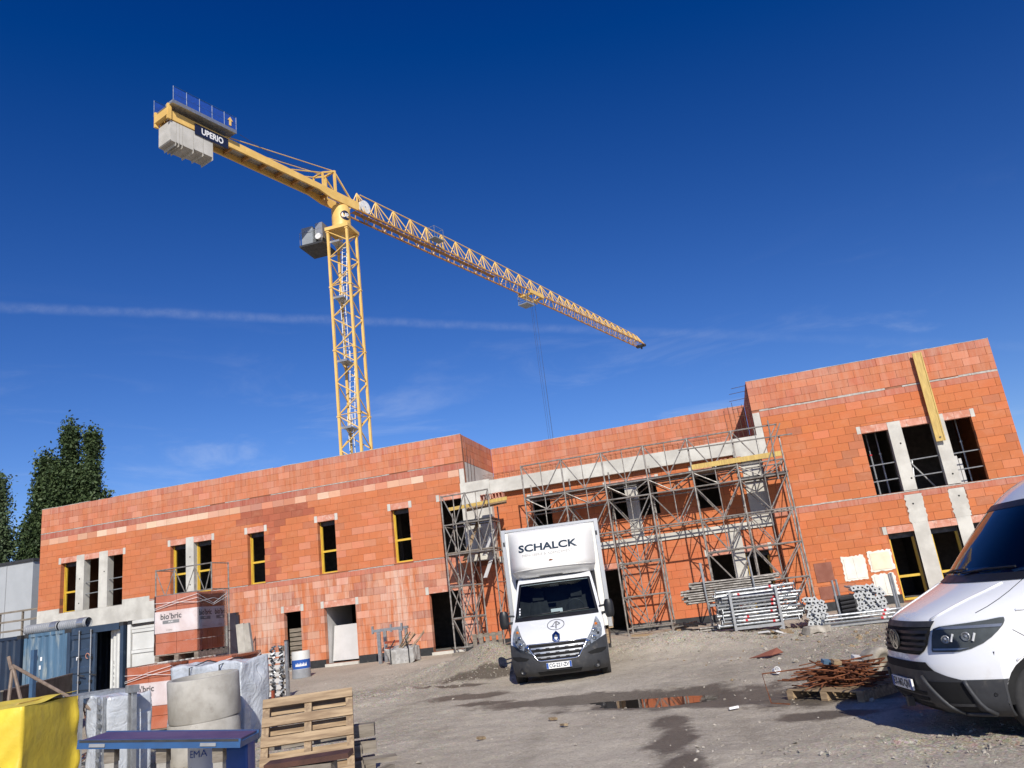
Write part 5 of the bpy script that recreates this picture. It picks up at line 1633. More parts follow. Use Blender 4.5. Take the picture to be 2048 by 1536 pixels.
wr = [(1.465 + i * .0925, -ws_v(1.465 + i * .0925), ws_v(1.465 + i * .0925)) for i in range(9)]
wsn = NV.patch(wr, 26, .006).build('windscreen', mat['glass'], VN, smooth=True)
NV.patch([(1.435, -.91, .91), (1.465, -.91, .91), (1.505, -.89, .89)], 26, .010).build('cowl', mat['black'], wsn, smooth=True)
for sg in (-1, 1):
    NV.patch([(z, a - .03, a + .025) if sg < 0 else (z, b_ - .025, b_ + .03) for z, a, b_ in wr], 2, .009).build('screen_seal', mat['black'], wsn, smooth=True)
NV.patch([(2.16, -.80, .80), (2.23, -.785, .785)], 22, .009).build('screen_seal', mat['black'], wsn, smooth=True)
for p_ in ([(-.78, 1.50), (-.30, 1.54), (.05, 1.55)], [(0, 1.51), (.4, 1.54), (.75, 1.545)]):
    MB().path([NV.pt(x, z, .03) for x, z in p_], .012, 5).build('wiper', mat['black'], wsn)
MB().bx(-.88, .88, 1.42, 1.7, 1.0, 1.47).prism([(-.9, 1.38), (.9, 1.38), (.9, 1.48), (-.9, 1.48)], 1.06, 1.419).build('dashboard', mat['dash'], VN)
for i, (x, y, a, m) in enumerate(((-.35, 1.42, .3, 'paper_red'), (-.15, 1.45, -.2, 'white_sign'), (.1, 1.40, .5, 'alu'), (.42, 1.44, .1, 'paper_red'), (.6, 1.40, -.4, 'white_sign'), (-.6, 1.46, .8, 'plaster_brd'))):
    MB().cb((x, y - .2, 1.505 + .006 * i), (.30, .20, .014), (.12, 0, a)).build('paper', mat[m], VN)
MB().path([(.42 + .2 * math.cos(t), 1.62 - .1 * math.sin(t), 1.52 + .16 * math.sin(t)) for t in [i * .3 for i in range(22)]], .016, 6).build('steering_wheel', mat['black'], VN)
seatpair(VN, (-.5, .5), 2.2, 1.05)
MB().bx(-.9, .9, 2.75, 2.8, .4, 2.4).build('bulkhead', mat['seat'], VN)
MB().bx(-.9, .9, .5, 6, .28, .4).build('underbody', mat['void'], VN)
# ---------------------------------------------------------------- yard: containers, stacks, clutter
def gat(x, y): return gz(x, y)
# ---- containers
def corrug(P, u0, u1, z0, z1, pitch=.28, dep=.036, m=None):
    mb = MB()
    us, u = [], u0
    k = 0
    while u < u1:
        us += [(u, 0), (min(u1, u + pitch * .32), 0), (min(u1, u + pitch * .5), dep), (min(u1, u + pitch * .82), dep)]
        u += pitch
    us.append((u1, 0))
    return mb.grid([[P(a, d, z) for a, d in us] for z in (z0, z1)])
def container(name, label, x0, y0, lx, ly, z0, mname, open_end=False, h=2.5, group=None):
    root = thing(name, label, 'container', (x0, y0, z0), 0)
    m = mat[mname]
    def pr(mb, nm, mm=None, parent=None): return mb.build(nm, mm or m, parent or root)
    for x in (0, lx):
        for y in (0, ly):
            pr(MB().bx(x - (.12 if x else 0), x + (0 if x else .12), y - (.12 if y else 0), y + (0 if y else .12), .12, h - .12), 'corner_post')
            for z in (0, h - .12): pr(MB().bx(x - (.16 if x else -.002), x + (-.002 if x else .16), y - (.17 if y else -.002), y + (-.002 if y else .17), z, z + .12), 'corner_casting', mat['steel_dk'])
    for y in (.02, ly - .08):
        pr(MB().bx(.16, lx - .16, y, y + .06, h - .11, h - .01), 'top_rail')
        pr(MB().bx(.16, lx - .16, y, y + .06, .01, .15), 'bottom_rail')
    for x in (.02, lx - .08):
        pr(MB().bx(x, x + .06, .17, ly - .17, h - .11, h - .01), 'top_rail')
        pr(MB().bx(x, x + .06, .17, ly - .17, .01, .15), 'bottom_rail')
    pr(MB().bx(.08, lx - .08, .08, ly - .08, h - .05, h - .02), 'roof_panel')
    pr(MB().bx(.08, lx - .08, .08, ly - .08, .10, .16), 'floor_panel', mat['wood_gr'])
    return root, pr
CZ = -.12
# light blue one, long side to the yard
c1, pr = container('shipping_container', 'weathered light blue shipping container with its ribbed side to the yard', -22.65, 20.92, 1.78, 2.44, CZ, 'blue_cont')
pr(corrug(lambda u, d, z: (u, .03 + d, z), .12, 1.66, .14, 2.40), 'side_panel')
pr(corrug(lambda u, d, z: (1.75 - d, u, z), .12, 2.32, .14, 2.40), 'side_panel')
pr(MB().grid([[(.05, y, z) for y in (.1, 2.3)] for z in (.14, 2.4)]).grid([[(x, 2.40, z) for x in (.1, 1.7)] for z in (.14, 2.4)]), 'side_panel')
for t, u, z, s_ in (('2', .36, 1.38, .16), ('C', .40, 1.72, .18), ('d', .52, 1.74, .20), ('2', .66, 1.10, .14)):
    pr(text_mb(t, s_).xf(Matrix.Translation((u, .018, z)) @ Euler((R(90), 0, 0)).to_matrix().to_4x4()), 'stencil', mat['ink_gr'])
for u, z in ((.68, 1.62), (.64, 1.36), (1.56, .95)): pr(MB().bx(u, u + .07, .012, .02, z, z + .12), 'sticker', mat['white_sign'])
# container added further left, its dark navy standing in for shade
c2, pr = container('shipping_container', 'shipping container added in dark navy for shade at the left edge beside the light blue one', -28.85, 20.85, 6.14, 2.44, CZ, 'shade_cont')
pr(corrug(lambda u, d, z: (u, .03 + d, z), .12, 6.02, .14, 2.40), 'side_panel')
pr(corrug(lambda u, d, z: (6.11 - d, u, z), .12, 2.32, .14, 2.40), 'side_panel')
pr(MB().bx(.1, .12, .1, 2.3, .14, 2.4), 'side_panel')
# door container: one leaf shut, the other swung open
c3, pr = container('shipping_container', 'dark blue container with one door leaf open on a white interior', -20.86, 20.86, 2.16, 6.0, CZ, 'blue_door')
pr(corrug(lambda u, d, z: (.03 + d, u, z), .12, 5.9, .14, 2.40), 'side_panel')
pr(corrug(lambda u, d, z: (2.12 - d * 1.0, u, z), .12, 5.9, .14, 2.40, .5, .05), 'side_panel', mat['white_cont'])
pr(MB().bx(2.135, 2.15, .12, 5.9, .14, 2.4), 'side_skin')
pr(MB().bx(.1, 2.05, 5.9, 5.93, .14, 2.4), 'end_panel')
pr(MB().bx(.18, 2.0, -.012, .05, 2.28, 2.49), 'door_header')
def leaf(parent, w, m):
    g = MB()
    n, prev = 4, .16
    rows = [(.16, 0)]
    for i in range(n):
        a = .22 + i * .52
        rows += [(a, 0), (a + .05, .035), (a + .33, .035), (a + .38, 0)]
    rows.append((2.27, 0))
    g.grid([[(.02, y - .0, z), (.10, y * 0, z), (.14, y, z), (w - .14, y, z), (w - .10, 0, z), (w - .02, 0, z)] for z, y in rows])
    d = g.build('door_leaf', m, parent)
    MB().bx(0, .05, -.03, .05, .15, 2.27).build('leaf_edge', m, d)
    MB().bx(w - .05, w, -.03, .05, .15, 2.27).build('leaf_edge', m, d)
    for x in (w * .42, w * .86):
        MB().tube((x, -.06, .05), (x, -.06, 2.4), .02, 8).build('locking_bar', mat['alu'], d)
        for z in (.10, .8, 1.5, 2.3): MB().bx(x - .045, x + .045, -.075, -.0, z, z + .07).build('bar_bracket', mat['steel_dk'], d)
        MB().bar((x, -.075, 1.05), (x + .26, -.085, 1.0), .02, .04).build('lock_handle', mat['steel_dk'], d)
    return d
lf = leaf(c3, 1.02, mat['blue_door'])
lf.location = (.1, .01, 0)
MB().bx(.28, .36, -.004, .03, 1.50, 1.60).build('white_label', mat['white_sign'], lf)
MB().path([(.72 + .07 * math.cos(t), -.012, 1.60 + .08 * math.sin(t)) for t in [i * .5 for i in range(11)]], .010, 4).build('chalk_mark', mat['lintel'], lf)
pc_, ps_ = Vector((2.03, .06, 0)), Vector((-.68, .30, 0))
def inn(u, d, z):
    q = pc_ + ps_.normalized() * u + Vector((.40, .91, 0)) * d
    return (q.x, q.y, z)
pr(corrug(inn, 0, .70, .17, 2.38, .24, .03), 'inner_panel', mat['white_cont'])
for i, t in enumerate('57670'):
    MB_ = text_mb(t, .13).xf(Matrix.Translation((*(pc_ + ps_.normalized() * .45 - Vector((.40, .91, 0)) * .012).xy, 1.30 - i * .16)) @ Euler((R(90), 0, R(-24))).to_matrix().to_4x4())
    pr(MB_, 'stencil', mat['ink_gr'])
pr(MB().bx(1.6, 2.02, .9, 1.5, .16, .55), 'stored_crate', mat['red_paint'])
# white one partly behind the block pallets
c4, pr = container('shipping_container', 'white shipping container standing behind the wrapped block pallets', -18.58, 20.9, 1.5, 2.3, CZ, 'white_cont')
pr(corrug(lambda u, d, z: (.03 + d, u, z), .12, 2.2, .14, 2.40), 'side_panel')
pr(corrug(lambda u, d, z: (1.47 - d, u, z), .12, 2.2, .14, 2.40), 'side_panel')
for z0, z1 in ((.2, .8), (.9, 1.5), (1.6, 2.12)):
    pr(MB().bx(.16, 1.34, .04, .07, z0, z1), 'door_panel')
    pr(MB().bx(.16, 1.34, .0, .08, z1, z1 + .09), 'door_rib')
pr(MB().bx(.14, 1.36, .005, .085, 2.22, 2.30), 'door_rib')
pr(MB().tube((.2, -.02, 2.33), (1.4, -.02, 2.36), .022, 6), 'top_bar', mat['steel_dk'])
# ribbed pipes on the container roof
for i, (xa, xb, lab) in enumerate(((-23.0, -21.65, 'grey ribbed pipe length on the light blue container roof'), (-21.6, -20.55, 'short grey ribbed pipe on the dark blue container roof'))):
    mb = MB()
    prof, t = [], xa
    while t < xb:
        prof += [(.155, t), (.165, t + .02), (.165, t + .04), (.155, t + .06)]; t += .08
    mb.lathe(prof, 20, m=Matrix.Translation((0, 21.35, CZ + 2.5 + .15)) @ Matrix(((0, 0, 1, 0), (0, 1, 0, 0), (-1, 0, 0, 0), (0, 0, 0, 1))))
    o = mb.build('ribbed_pipe', mat['insul'], smooth=False)
    tag(o, lab, 'pipe')
    MB().lathe([(.175, xb - .3), (.175, xb - .05)], 20, m=Matrix.Translation((0, 21.35, CZ + 2.5 + .15)) @ Matrix(((0, 0, 1, 0), (0, 1, 0, 0), (-1, 0, 0, 0), (0, 0, 0, 1)))).build('foil_collar', mat['alu'], o)
rg = random.Random(5)
for i in range(6):
    x = -27.8 + rg.uniform(0, 2.4)
    o = MB().cb((0, 0, 0), (rg.uniform(.7, 1.3), .12, .05), (0, 0, 0)).build('scrap_board', mat['wood'])
    o.location = (x, 21.4 + rg.uniform(-.2, .6), CZ + 2.56 + i * .05); o.rotation_euler = (rg.uniform(-.1, .1), rg.uniform(-.15, .15), rg.uniform(-.6, .6))
    tag(o, 'scrap timber board heaped on the shade-dark container roof', 'board', 'scrap boards on the navy container')
# ---- black stained formwork boards
fb_ = thing('formwork_wall', 'black stained formwork boards standing in front of the blue containers', 'formwork', (-14.6, 13.6, 0), 0)
pa, pb = Vector((-13.0, 11.6, 0)), Vector((-17.4, 17.6, 0))
dv = (pb - pa); L_ = dv.length; dn = dv.normalized()
for i in range(3):
    a, b = pa + dn * (L_ * i / 3), pa + dn * (L_ * (i + 1) / 3 - .015)
    mb = MB().bar((a.x, a.y, .46), (b.x, b.y, .46), .04, 1.22)
    mb.xf(Matrix.Translation((14.6, -13.6, 0)))
    mb.build('board', mat['form_black'], fb_)
    mb = MB().bar((a.x, a.y, 1.085), (b.x, b.y, 1.085), .05, .025)
    mb.xf(Matrix.Translation((14.6, -13.6, 0)))
    mb.build('edge_strip', mat['wood_gr'], fb_)
# ---- pallets of wrapped clay blocks
def palletbase(parent, lx, ly, z, m='wood_gr'):
    for i in range(6):
        y = -ly / 2 + .05 + i * (ly - .1) / 5
        MB().bx(-lx / 2, lx / 2, y - .05, y + .05, z + .118, z + .14).build('deck_board', mat[m], parent)
    for x in (-lx / 2 + .05, 0, lx / 2 - .05):
        MB().bx(x - .05, x + .05, -ly / 2, ly / 2, z + .022, z + .116).build('stringer', mat[m], parent)
        MB().bx(x - .05, x + .05, -ly / 2, ly / 2, z, z + .020).build('bottom_board', mat[m], parent)
def block_pallet(label, x, y, z, rz, band=(.36, .73), shade=0):
    root = thing('block_pallet', label, 'block pallet', (x, y, z), rz, 'wrapped block pallets')
    lx, ly, h = 1.0, 1.2, 1.25
    palletbase(root, lx + .04, ly, 0)
    z0 = .145
    nz = 5
    hh = h / nz
    for r in range(nz):
        for c in range(2):
            for d in range(6):
                if 0 < d < 5 and c == 0 and r < nz - 1: continue
                g = .004
                MB().bx(-lx / 2 + c * .5 + g, -lx / 2 + c * .5 + .5 - g, -ly / 2 + d * .2 + g, -ly / 2 + d * .2 + .2 - g, z0 + r * hh + g, z0 + (r + 1) * hh - g).build('clay_block', mat['wrap_brick'], root)
    zf0, zf1 = z0 + h * band[0], z0 + h * band[1]
    e = .012
    fo_ = MB().grid([[(-lx / 2 - e, ly / 2, z_), (-lx / 2 - e, -ly / 2 - e, z_), (lx / 2 + e, -ly / 2 - e, z_), (lx / 2 + e, ly / 2 + e, z_), (-lx / 2 - e, ly / 2 + e, z_)] for z_ in (zf0, zf1)]).build('printed_band', mat['wrap_white'], root)
    ftop = (zf0 + zf1) / 2 + .08
    def face_text(mb, side, u, zz):
        if side == 'f': mm = Matrix.Translation((u, -ly / 2 - e - .004, zz)) @ Euler((R(90), 0, 0)).to_matrix().to_4x4()
        else: mm = Matrix.Translation((lx / 2 + e + .004, u, zz)) @ Euler((R(90), 0, R(90))).to_matrix().to_4x4()
        return mb.xf(mm)
    for side, us in (('f', (-.12,)), ('s', (-.30, .34))):
        for u in us:
            face_text(text_mb("bio'bric", .17, .003), side, u if u != .42 else .36, ftop + .03).build('print', mat['ink_gr'], fo_)
            face_text(MB().add([(-.2, -.035, 0), (.2, -.035, 0), (.2, .035, 0), (-.2, .035, 0)], [(0, 1, 2, 3)]), side, u if u != .42 else .3, ftop - .085).build('print_bar', mat['insul'], fo_)
            face_text(text_mb('MURS', .045, .001).xf(Matrix.Translation((0, 0, .003))), side, u if u != .42 else .3, ftop - .085).build('print', mat['white_sign'], fo_)
            face_text(text_mb('briques', .05, .0), side, u - .04, zf0 + .06).build('print', mat['ink_lt'], fo_)
    # stretch film: closed hull just outside the stack
    q = .022
    def bulge(u, v): return .010 * math.sin(5 * u + 3 * v) * math.sin(4 * v + u)
    rows_ = []
    for i in range(9):
        zz = z0 + .0 + (h + .012) * i / 8
        ring_ = []
        for a, b_ in (((-1, -1), (1, -1)), ((1, -1), (1, 1)), ((1, 1), (-1, 1)), ((-1, 1), (-1, -1))):
            for k in range(6):
                t = k / 6
                X = lerp(a[0], b_[0], t) * (lx / 2 + q); Y = lerp(a[1], b_[1], t) * (ly / 2 + q)
                o_ = bulge(X * 2 + Y, zz * 3)
                ring_.append((X * (1 + o_), Y * (1 + o_), zz))
        ring_.append(ring_[0])
        rows_.append(ring_)
    MB().grid(rows_).build('stretch_film', mat['film_clear'], root, smooth=True)
    # rope-like folds of film
    for z_a, z_b in ((.95, 1.12), (1.1, 1.02), (.98, 1.2)):
        MB().path([(-lx / 2 - .03, -ly / 2 - .03, z0 + z_a), (0, -ly / 2 - .035, z0 + (z_a + z_b) / 2 + .02), (lx / 2 + .03, -ly / 2 - .03, z0 + z_b), (lx / 2 + .035, 0, z0 + z_a), (lx / 2 + .03, ly / 2, z0 + z_b)], .006, 4).build('film_fold', mat['white_tape'], root)
    return root
BR = R(5.7)
g0 = gat(-12, 14.8)
block_pallet('upper pallet of film-wrapped clay blocks, on top of two others', -11.98, 15.45, 1.18, BR)
block_pallet('lower left pallet of film-wrapped clay blocks beside the blue container', -12.18, 14.85, g0 - .01, BR)
block_pallet('lower right pallet of film-wrapped clay blocks behind the plastic sheeting', -11.02, 15.30, g0 - .01, BR)
# ---- plastic-covered stack
def crumple(root_, name, lx, ly, h, m, seed, amp=.05, n=(16, 14, 12), flare=.06):
    """cloth-like hull over a box: five sides"""
    def off(x, y, z):
        a = noise.noise_vector(Vector((x * 2.1 + seed, y * 2.1, z * 1.6))) * amp
        b_ = noise.noise_vector(Vector((x * 5 + seed, y * 5, z * 3.2))) * (amp * .45)
        return a + b_
    mb = MB()
    def sheet(f, a, b_):
        g = []
        for j in range(b_ + 1):
            row = []
            for i in range(a + 1):
                p = Vector(f(i / a, j / b_))
                fl = 1 + flare * (1 - p.z / h) 
                p = Vector((p.x * fl, p.y * fl, p.z))
                row.append(p + off(*p))
            g.append(row)
        mb.grid(g)
    X, Y = lx / 2, ly / 2
    sheet(lambda u, v: (-X + lx * u, -Y, h * v), n[0], n[2])
    sheet(lambda u, v: (X, -Y + ly * u, h * v), n[1], n[2])
    sheet(lambda u, v: (X - lx * u, Y, h * v), n[0], n[2])
    sheet(lambda u, v: (-X, Y - ly * u, h * v), n[1], n[2])
    sheet(lambda u, v: (-X + lx * u, -Y + ly * v, h), n[0], n[1])
    return mb.build(name, m, root_, smooth=True, fix=True)
ps = thing('covered_stack', 'stack of goods under shiny grey plastic sheeting behind the concrete rings', 'covered stack', (-9.52, 13.05, gat(-9.3, 13.2)), R(-4))
crumple(ps, 'plastic_sheet', 1.55, .72, 1.36, mat['sheet'], 3.0, .07, (30, 20, 26))
palletbase(ps, 1.3, .55, 0)
MB().bx(-.64, .64, -.27, .27, .142, 1.25).build('goods', mat['plaster_brd'], ps)
for x in (-.32, .35): MB().path([(x, -.44, .2), (x, -.43, 1.33), (x + .05, 0, 1.42), (x, .43, 1.33)], .012, 5).build('strap', mat['steel_dk'], ps)
# ---- concrete rings
for i, (z0, z1, lab, tl) in enumerate(((-.30, .30, 'lower concrete manhole ring with the other ring on top of it', 1.5), (.305, .95, 'upper concrete manhole ring resting on the lower ring', 2.4))):
    gxy = (-8.60, 11.4)
    mb = MB().lathe([(.475, 0), (.54, .0), (.55, .02), (.55, (z1 - z0) - .02), (.54, z1 - z0), (.475, z1 - z0), (.465, z1 - z0 - .02), (.465, .02), (.475, 0)], 44)
    o = mb.build('manhole_ring', mat['concrete_dk'], smooth=True)
    sm(o.data, 30)
    o.location = (*gxy, z0 + (.012 if i == 0 else .028)); o.rotation_euler = (R(tl), R(-tl * .8), .6 * i)
    tag(o, lab, 'concrete ring')
# ---- wire-mesh crate and wrapped goods
cr = thing('mesh_crate', 'galvanised wire mesh crate next to the yellow tarpaulin', 'crate', (-10.12, 10.75, gat(-9.9, 10.7)), R(-30))
for x in (-.42, .42):
    for y in (-.35, .35): MB().bx(x - .025, x + .025, y - .025, y + .025, 0, 1.2).build('post', mat['galv'], cr)
for y in (-.35, .35):
    for z in (.12, 1.17): MB().bx(-.395, .395, y - .02, y + .02, z - .02, z + .03).build('rail', mat['galv'], cr)
    mb = MB()
    for i in range(15): mb.tube((-.4 + i * .057, y, .12), (-.4 + i * .057 + rg.uniform(-.015, .015), y, 1.16), .004, 4)
    for i in range(18): mb.tube((-.4, y, .14 + i * .058), (.4, y, .14 + i * .058), .004, 4)
    mb.build('mesh_panel', mat['galv_hi'], cr)['kind'] = 'stuff'
for x in (-.42, .42):
    for z in (.12, 1.17): MB().bx(x - .02, x + .02, -.325, .325, z - .02, z + .03).build('rail', mat['galv'], cr)
for i in range(12): MB().path([(rg.uniform(-.35, .35), rg.uniform(-.25, .25), .14), (rg.uniform(-.3, .3), rg.uniform(-.2, .2), .5), (rg.uniform(-.35, .35), rg.uniform(-.25, .25), rg.uniform(.7, 1.05))], .009, 5).build('scrap_bar', mat['rust'], cr)
wg = thing('wrapped_goods', 'goods wrapped in torn clear plastic with dark edges, between crate and rings', 'wrapped goods', (-9.42, 10.45, gat(-9.1, 10.5)), R(-28))
crumple(wg, 'plastic_wrap', .86, .6, 1.16, mat['sheet'], 9.0, .06, (20, 14, 24), .02)
MB().bx(-.38, .38, -.26, .26, .02, 1.05).build('goods', mat['galv'], wg)
for x in (.12, .36): MB().bx(x, x + .05, -.36, -.33, .05, 1.18).build('steel_channel', mat['galv_hi'], wg)
for i in range(8): MB().cb((.25, -.375, .15 + i * .13), (.09, .03, .07), (.2, .3, 0)).build('bracket', mat['galv_hi'], wg)
for x in (.60, .74): MB().bx(x, x + .05, -.1, -.04, 0, 1.28).bx(x - .04, x + .09, -.12, -.02, 1.2, 1.3).build('steel_post', mat['galv'], wg)
# ---- trestle of brown tubes and a blue post
tb = thing('tube_tripod', 'brown rusty steel tubes leaning together behind the yellow tarpaulin', 'steel tubes', (-11.05, 10.0, gat(-11, 10)))
zt = 1.55 - gat(-11, 10)
top = Vector((-.05, .05, zt - .10))
for e in ((.05, -.15, .0), (.55, .1, .0), (1.75, .5, .55)): MB().tube(top + Vector((0, .02, .06)), e, .026, 7).build('tube', mat['tube_brown'], tb)
MB().tube(top, top + Vector((-.09, .02, .20)), .028, 7).build('tube', mat['tube_brown'], tb)
tag(MB().bx(-11.70, -11.63, 10.95, 11.02, gat(-11.6, 11) - .02, 1.72).build('blue_post', mat['blue_dull']), 'blue painted steel post rising behind the yellow tarpaulin', 'post')
# ---- yellow tarpaulin over a box
ty = thing('tarpaulin_box', 'bright yellow tarpaulin draped over a box in the lower left corner', 'tarpaulin', (-8.62, 7.52, gat(-8.3, 7.6)), R(15))
th = 1.07 - gat(-8.3, 7.6)
MB().bx(-.66, .66, -.46, .44, .0, th - .06).build('covered_box', mat['wood_gr'], ty)
def tarpside(u, v, side):
    pass
mb = MB()
def tarp_sheet(f, nrm, a, b_, fold):
    g = []
    for j in range(b_ + 1):
        row = []
        for i in range(a + 1):
            u, v = i / a, j / b_
            p = Vector(f(u, v))
            d = fold(u, v)
            row.append(p + Vector(nrm) * d + noise.noise_vector(Vector((p.x * 3, p.y * 3, p.z * 2 + 5))) * .012)
        g.append(row)
    mb.grid(g)
X, Y = .75, .53
tarp_sheet(lambda u, v: (-X + 2 * X * u, -Y, th * v), (0, -1, 0), 44, 30, lambda u, v: .06 * (1 + math.sin((u * 2.2 + (1 - v) * 1.3) * 7 + .8 * math.sin(u * 5))) * (1 - v) ** .6 * (.4 + .6 * u) * (1 - u ** 22) + (1 - u ** 22) * .022 * (1 + math.sin((u * 1.5 + (1 - v) * 1.1) * 23)) * (1 - v * .6))
tarp_sheet(lambda u, v: (X, -Y + 2 * Y * u, th * v), (1, 0, 0), 30, 30, lambda u, v: .012 * math.sin(v * 9 + u * 3) * min(1, u * 8) + .03 * math.exp(-((u - .97) / .05) ** 2) * (1 + math.sin(v * 17)))
tarp_sheet(lambda u, v: (X - 2 * X * u, Y, th * v), (0, 1, 0), 20, 16, lambda u, v: .02 * math.sin(u * 20))
tarp_sheet(lambda u, v: (-X, Y - 2 * Y * u, th * v), (-1, 0, 0), 20, 16, lambda u, v: .03 * math.sin(u * 14 + v * 3))
tarp_sheet(lambda u, v: (-X + 2 * X * u, -Y + 2 * Y * v, th), (0, 0, 1), 36, 26, lambda u, v: .018 * math.sin(u * 9 + v * 4) * math.sin(v * 7) + .06 * u * v)
mb.build('tarpaulin_sheet', mat['tarp'], ty, smooth=True, fix=True)
MB().path([(-.72, -.56, .6), (-.2, -.60, .85), (.35, -.57, th - .06), (.55, -.3, th + .03), (.6, .1, th + .04)], .007, 5).build('rope', mat['wood_ye'], ty)
# ---- purple panel table on concrete posts
TA, TT = R(15), math.atan2(.17, 1.55)
TM = Matrix.Translation((-4.79, 6.84, .60)) @ Matrix.Rotation(TA, 4, 'Z') @ Matrix.Rotation(TT, 4, 'Y')
tp = link('panel_table', None)
tag(tp, 'purple-topped formwork panel with blue steel edge laid on concrete posts', 'formwork panel')
tp.matrix_world = TM
TL = 1.52
MB().bx(-TL, 0, .02, .50, -.02, 0).build('plywood_face', mat['purple_ply'], tp)
MB().bx(-TL - .02, .02, -.012, .018, -.075, .004).build('edge_rail', mat['blue_steel'], tp)
MB().bx(-TL - .02, .02, .502, .532, -.075, .004).build('edge_rail', mat['blue_steel'], tp)
for x in (-TL - .02, -.01): MB().bx(x, x + .03, .02, .50, -.075, -.021).build('end_rail', mat['blue_steel'], tp)
for x in (-1.4, -1.0, -.6, -.2): MB().bx(x, x + .03, .02, .50, -.075, -.022).build('cross_rib', mat['blue_steel'], tp)
MB().bx(-TL, 0, -.016, -.013, -.018, .003).build('edge_lip', mat['steel_dk'], tp)
for x in (-1.42, -.36): MB().bx(x, x + .15, -.024, -.013, -.058, -.028).build('name_plate', mat['insul'], tp)
for i, (x, lab) in enumerate(((-1.26, 'concrete post under the purple panel, nearest the tarpaulin'), (-.76, 'middle concrete post under the purple panel'), (-.22, 'concrete post under the purple panel beside the white drum'))):
    q = TM @ Vector((x, .10, -.08))
    o = MB().bx(-.045, .045, -.045, .045, gat(q.x, q.y) - .02, q.z).build('concrete_post', mat['concrete_dk'])
    o.location = (q.x, q.y, 0); o.rotation_euler = (0, 0, TA)
    tag(o, lab, 'post')
    MB().bx(-.05, .05, -.05, .05, q.z - .13, q.z - .002).build('post_cap', mat['wood_gr'], o)
# white bucket and blue sack under the panel
wb = tag(MB().lathe([(0, 0), (.15, 0), (.155, .02), (.155, .78), (.15, .80), (.165, .80), (.165, .835), (.0, .84)], 28).build('plastic_drum', mat['white_sign'], smooth=True), 'tall white plastic drum with blue lettering under the purple panel', 'drum')
sm(wb.data, 35)
wb.location = (-5.62, 7.42, gat(-5.5, 7.4) + .0)
azb = math.atan2(-7.4, 5.5)
on_drum(text_mb('EMA', .095, .0).xf(Matrix.Translation((-.02, 0, .006))), .156, azb - .25, .72).build('bucket_letters', mat['plate_bl'], wb)
on_drum(MB().add([(-.14, -.12, .004), (.12, -.12, .004), (.12, .08, .004), (-.14, .08, .004)], [(0, 1, 2, 3)]), .156, azb, .53).build('bucket_label', mat['alu'], wb)
sk = thing('cement_sack', 'dark blue bag standing under the right end of the purple panel', 'bag', (-5.12, 7.30, gat(-5, 7.3)), R(15))
crumple(sk, 'bag_skin', .26, .22, .80, mat['plate_bl'], 4.0, .03, (10, 8, 12), .0)
# ---- leaning pallet on a stack of timbers
PZ = gat(-5, 8.6)
lp = link('wooden_pallet', None)
tag(lp, 'pale wooden pallet leaning face-on against the timber stack', 'pallet')
u_ = Vector((.905, .425, 0)); dn_ = Vector((.425, -.905, 0))
sl_ = math.atan2(1.05, .66)
up_v = (Vector((0, 0, 1)) * math.sin(sl_) - dn_ * math.cos(sl_))
nv = u_.cross(up_v)
base = Vector((-4.84, 8.08, PZ))
lp.matrix_world = Matrix.Translation(base) @ Matrix((u_, -nv, up_v)).transposed().to_4x4()
# local axes: x across, y into the stack, z up the slope
for i in range(6):
    z = .0 + i * .228
    j = rg.uniform(-.008, .008)
    o = MB().bx(-.515, .515, -.022, 0, z + j, z + .108 + j).build('deck_board', mat['wood'], lp)
for x in (-.475, 0, .475):
    o = MB().bx(x - .04, x + .04, .002, .10, 0, 1.23).build('stringer', mat['wood_y'], lp)
for z in (.0, .36, .56, .86, 1.10): MB().bx(-.51, .51, .102, .122, z, z + .10).build('back_board', mat['wood'], lp)
ts = [(-5.35, 9.12, .10, 1.20, .16, .14), (-5.30, 9.32, .10, 1.2, .16, .14), (-5.38, 9.08, .28, 1.25, .15, .13), (-5.25, 9.28, .30, 1.2, .16, .14), (-5.32, 9.20, .50, 1.38, .17, .15)]
tl_ = ('bottom front', 'bottom rear', 'second layer front', 'second layer rear', 'topmost')
for (x, y, z, l_, w_, h_), nm in zip(ts, tl_):
    o = MB().bx(-l_ / 2, l_ / 2, -w_ / 2, w_ / 2, -h_ / 2, h_ / 2).build('timber_baulk', mat['wood_gr'])
    o.location = (x - .02, y + .06, PZ + z); o.rotation_euler = (0, 0, R(25) + rg.uniform(-.06, .06))
    tag(o, nm + ' weathered timber baulk stacked behind the leaning pallet', 'timber')
for i, (x, y, z, l_, a) in enumerate(((-4.42, 9.0, .10, .4, 1.2), (-4.38, 8.8, .05, .4, .9), (-4.5, 9.2, .2, .4, .6))):
    o = MB().bx(-l_ / 2, l_ / 2, -.06, .06, -.025, .025).build('short_plank', mat['wood_gr'])
    o.location = (x, y, PZ + z); o.rotation_euler = (rg.uniform(-.2, .2), rg.uniform(-.15, .15), a)
    tag(o, 'short weathered plank lying at the right of the leaning pallet', 'plank', 'short planks by the leaning pallet')
o = MB().bx(-.44, .44, -.08, .08, -.025, .025).build('brown_board', mat['brown_dk'])
o.location = (-4.42, 7.45, .27); o.rotation_euler = (.10, -.04, R(8)); tag(o, 'brown formwork board at the foot of the leaning pallet', 'board')
o = MB().bx(-.25, .25, -.09, .09, 0, .225 - PZ).build('timber_block', mat['wood_gr']); o.location = (-4.42, 7.47, PZ); o.rotation_euler = (0, 0, R(8)); tag(o, 'weathered timber block carrying the brown board at the bottom edge', 'timber')
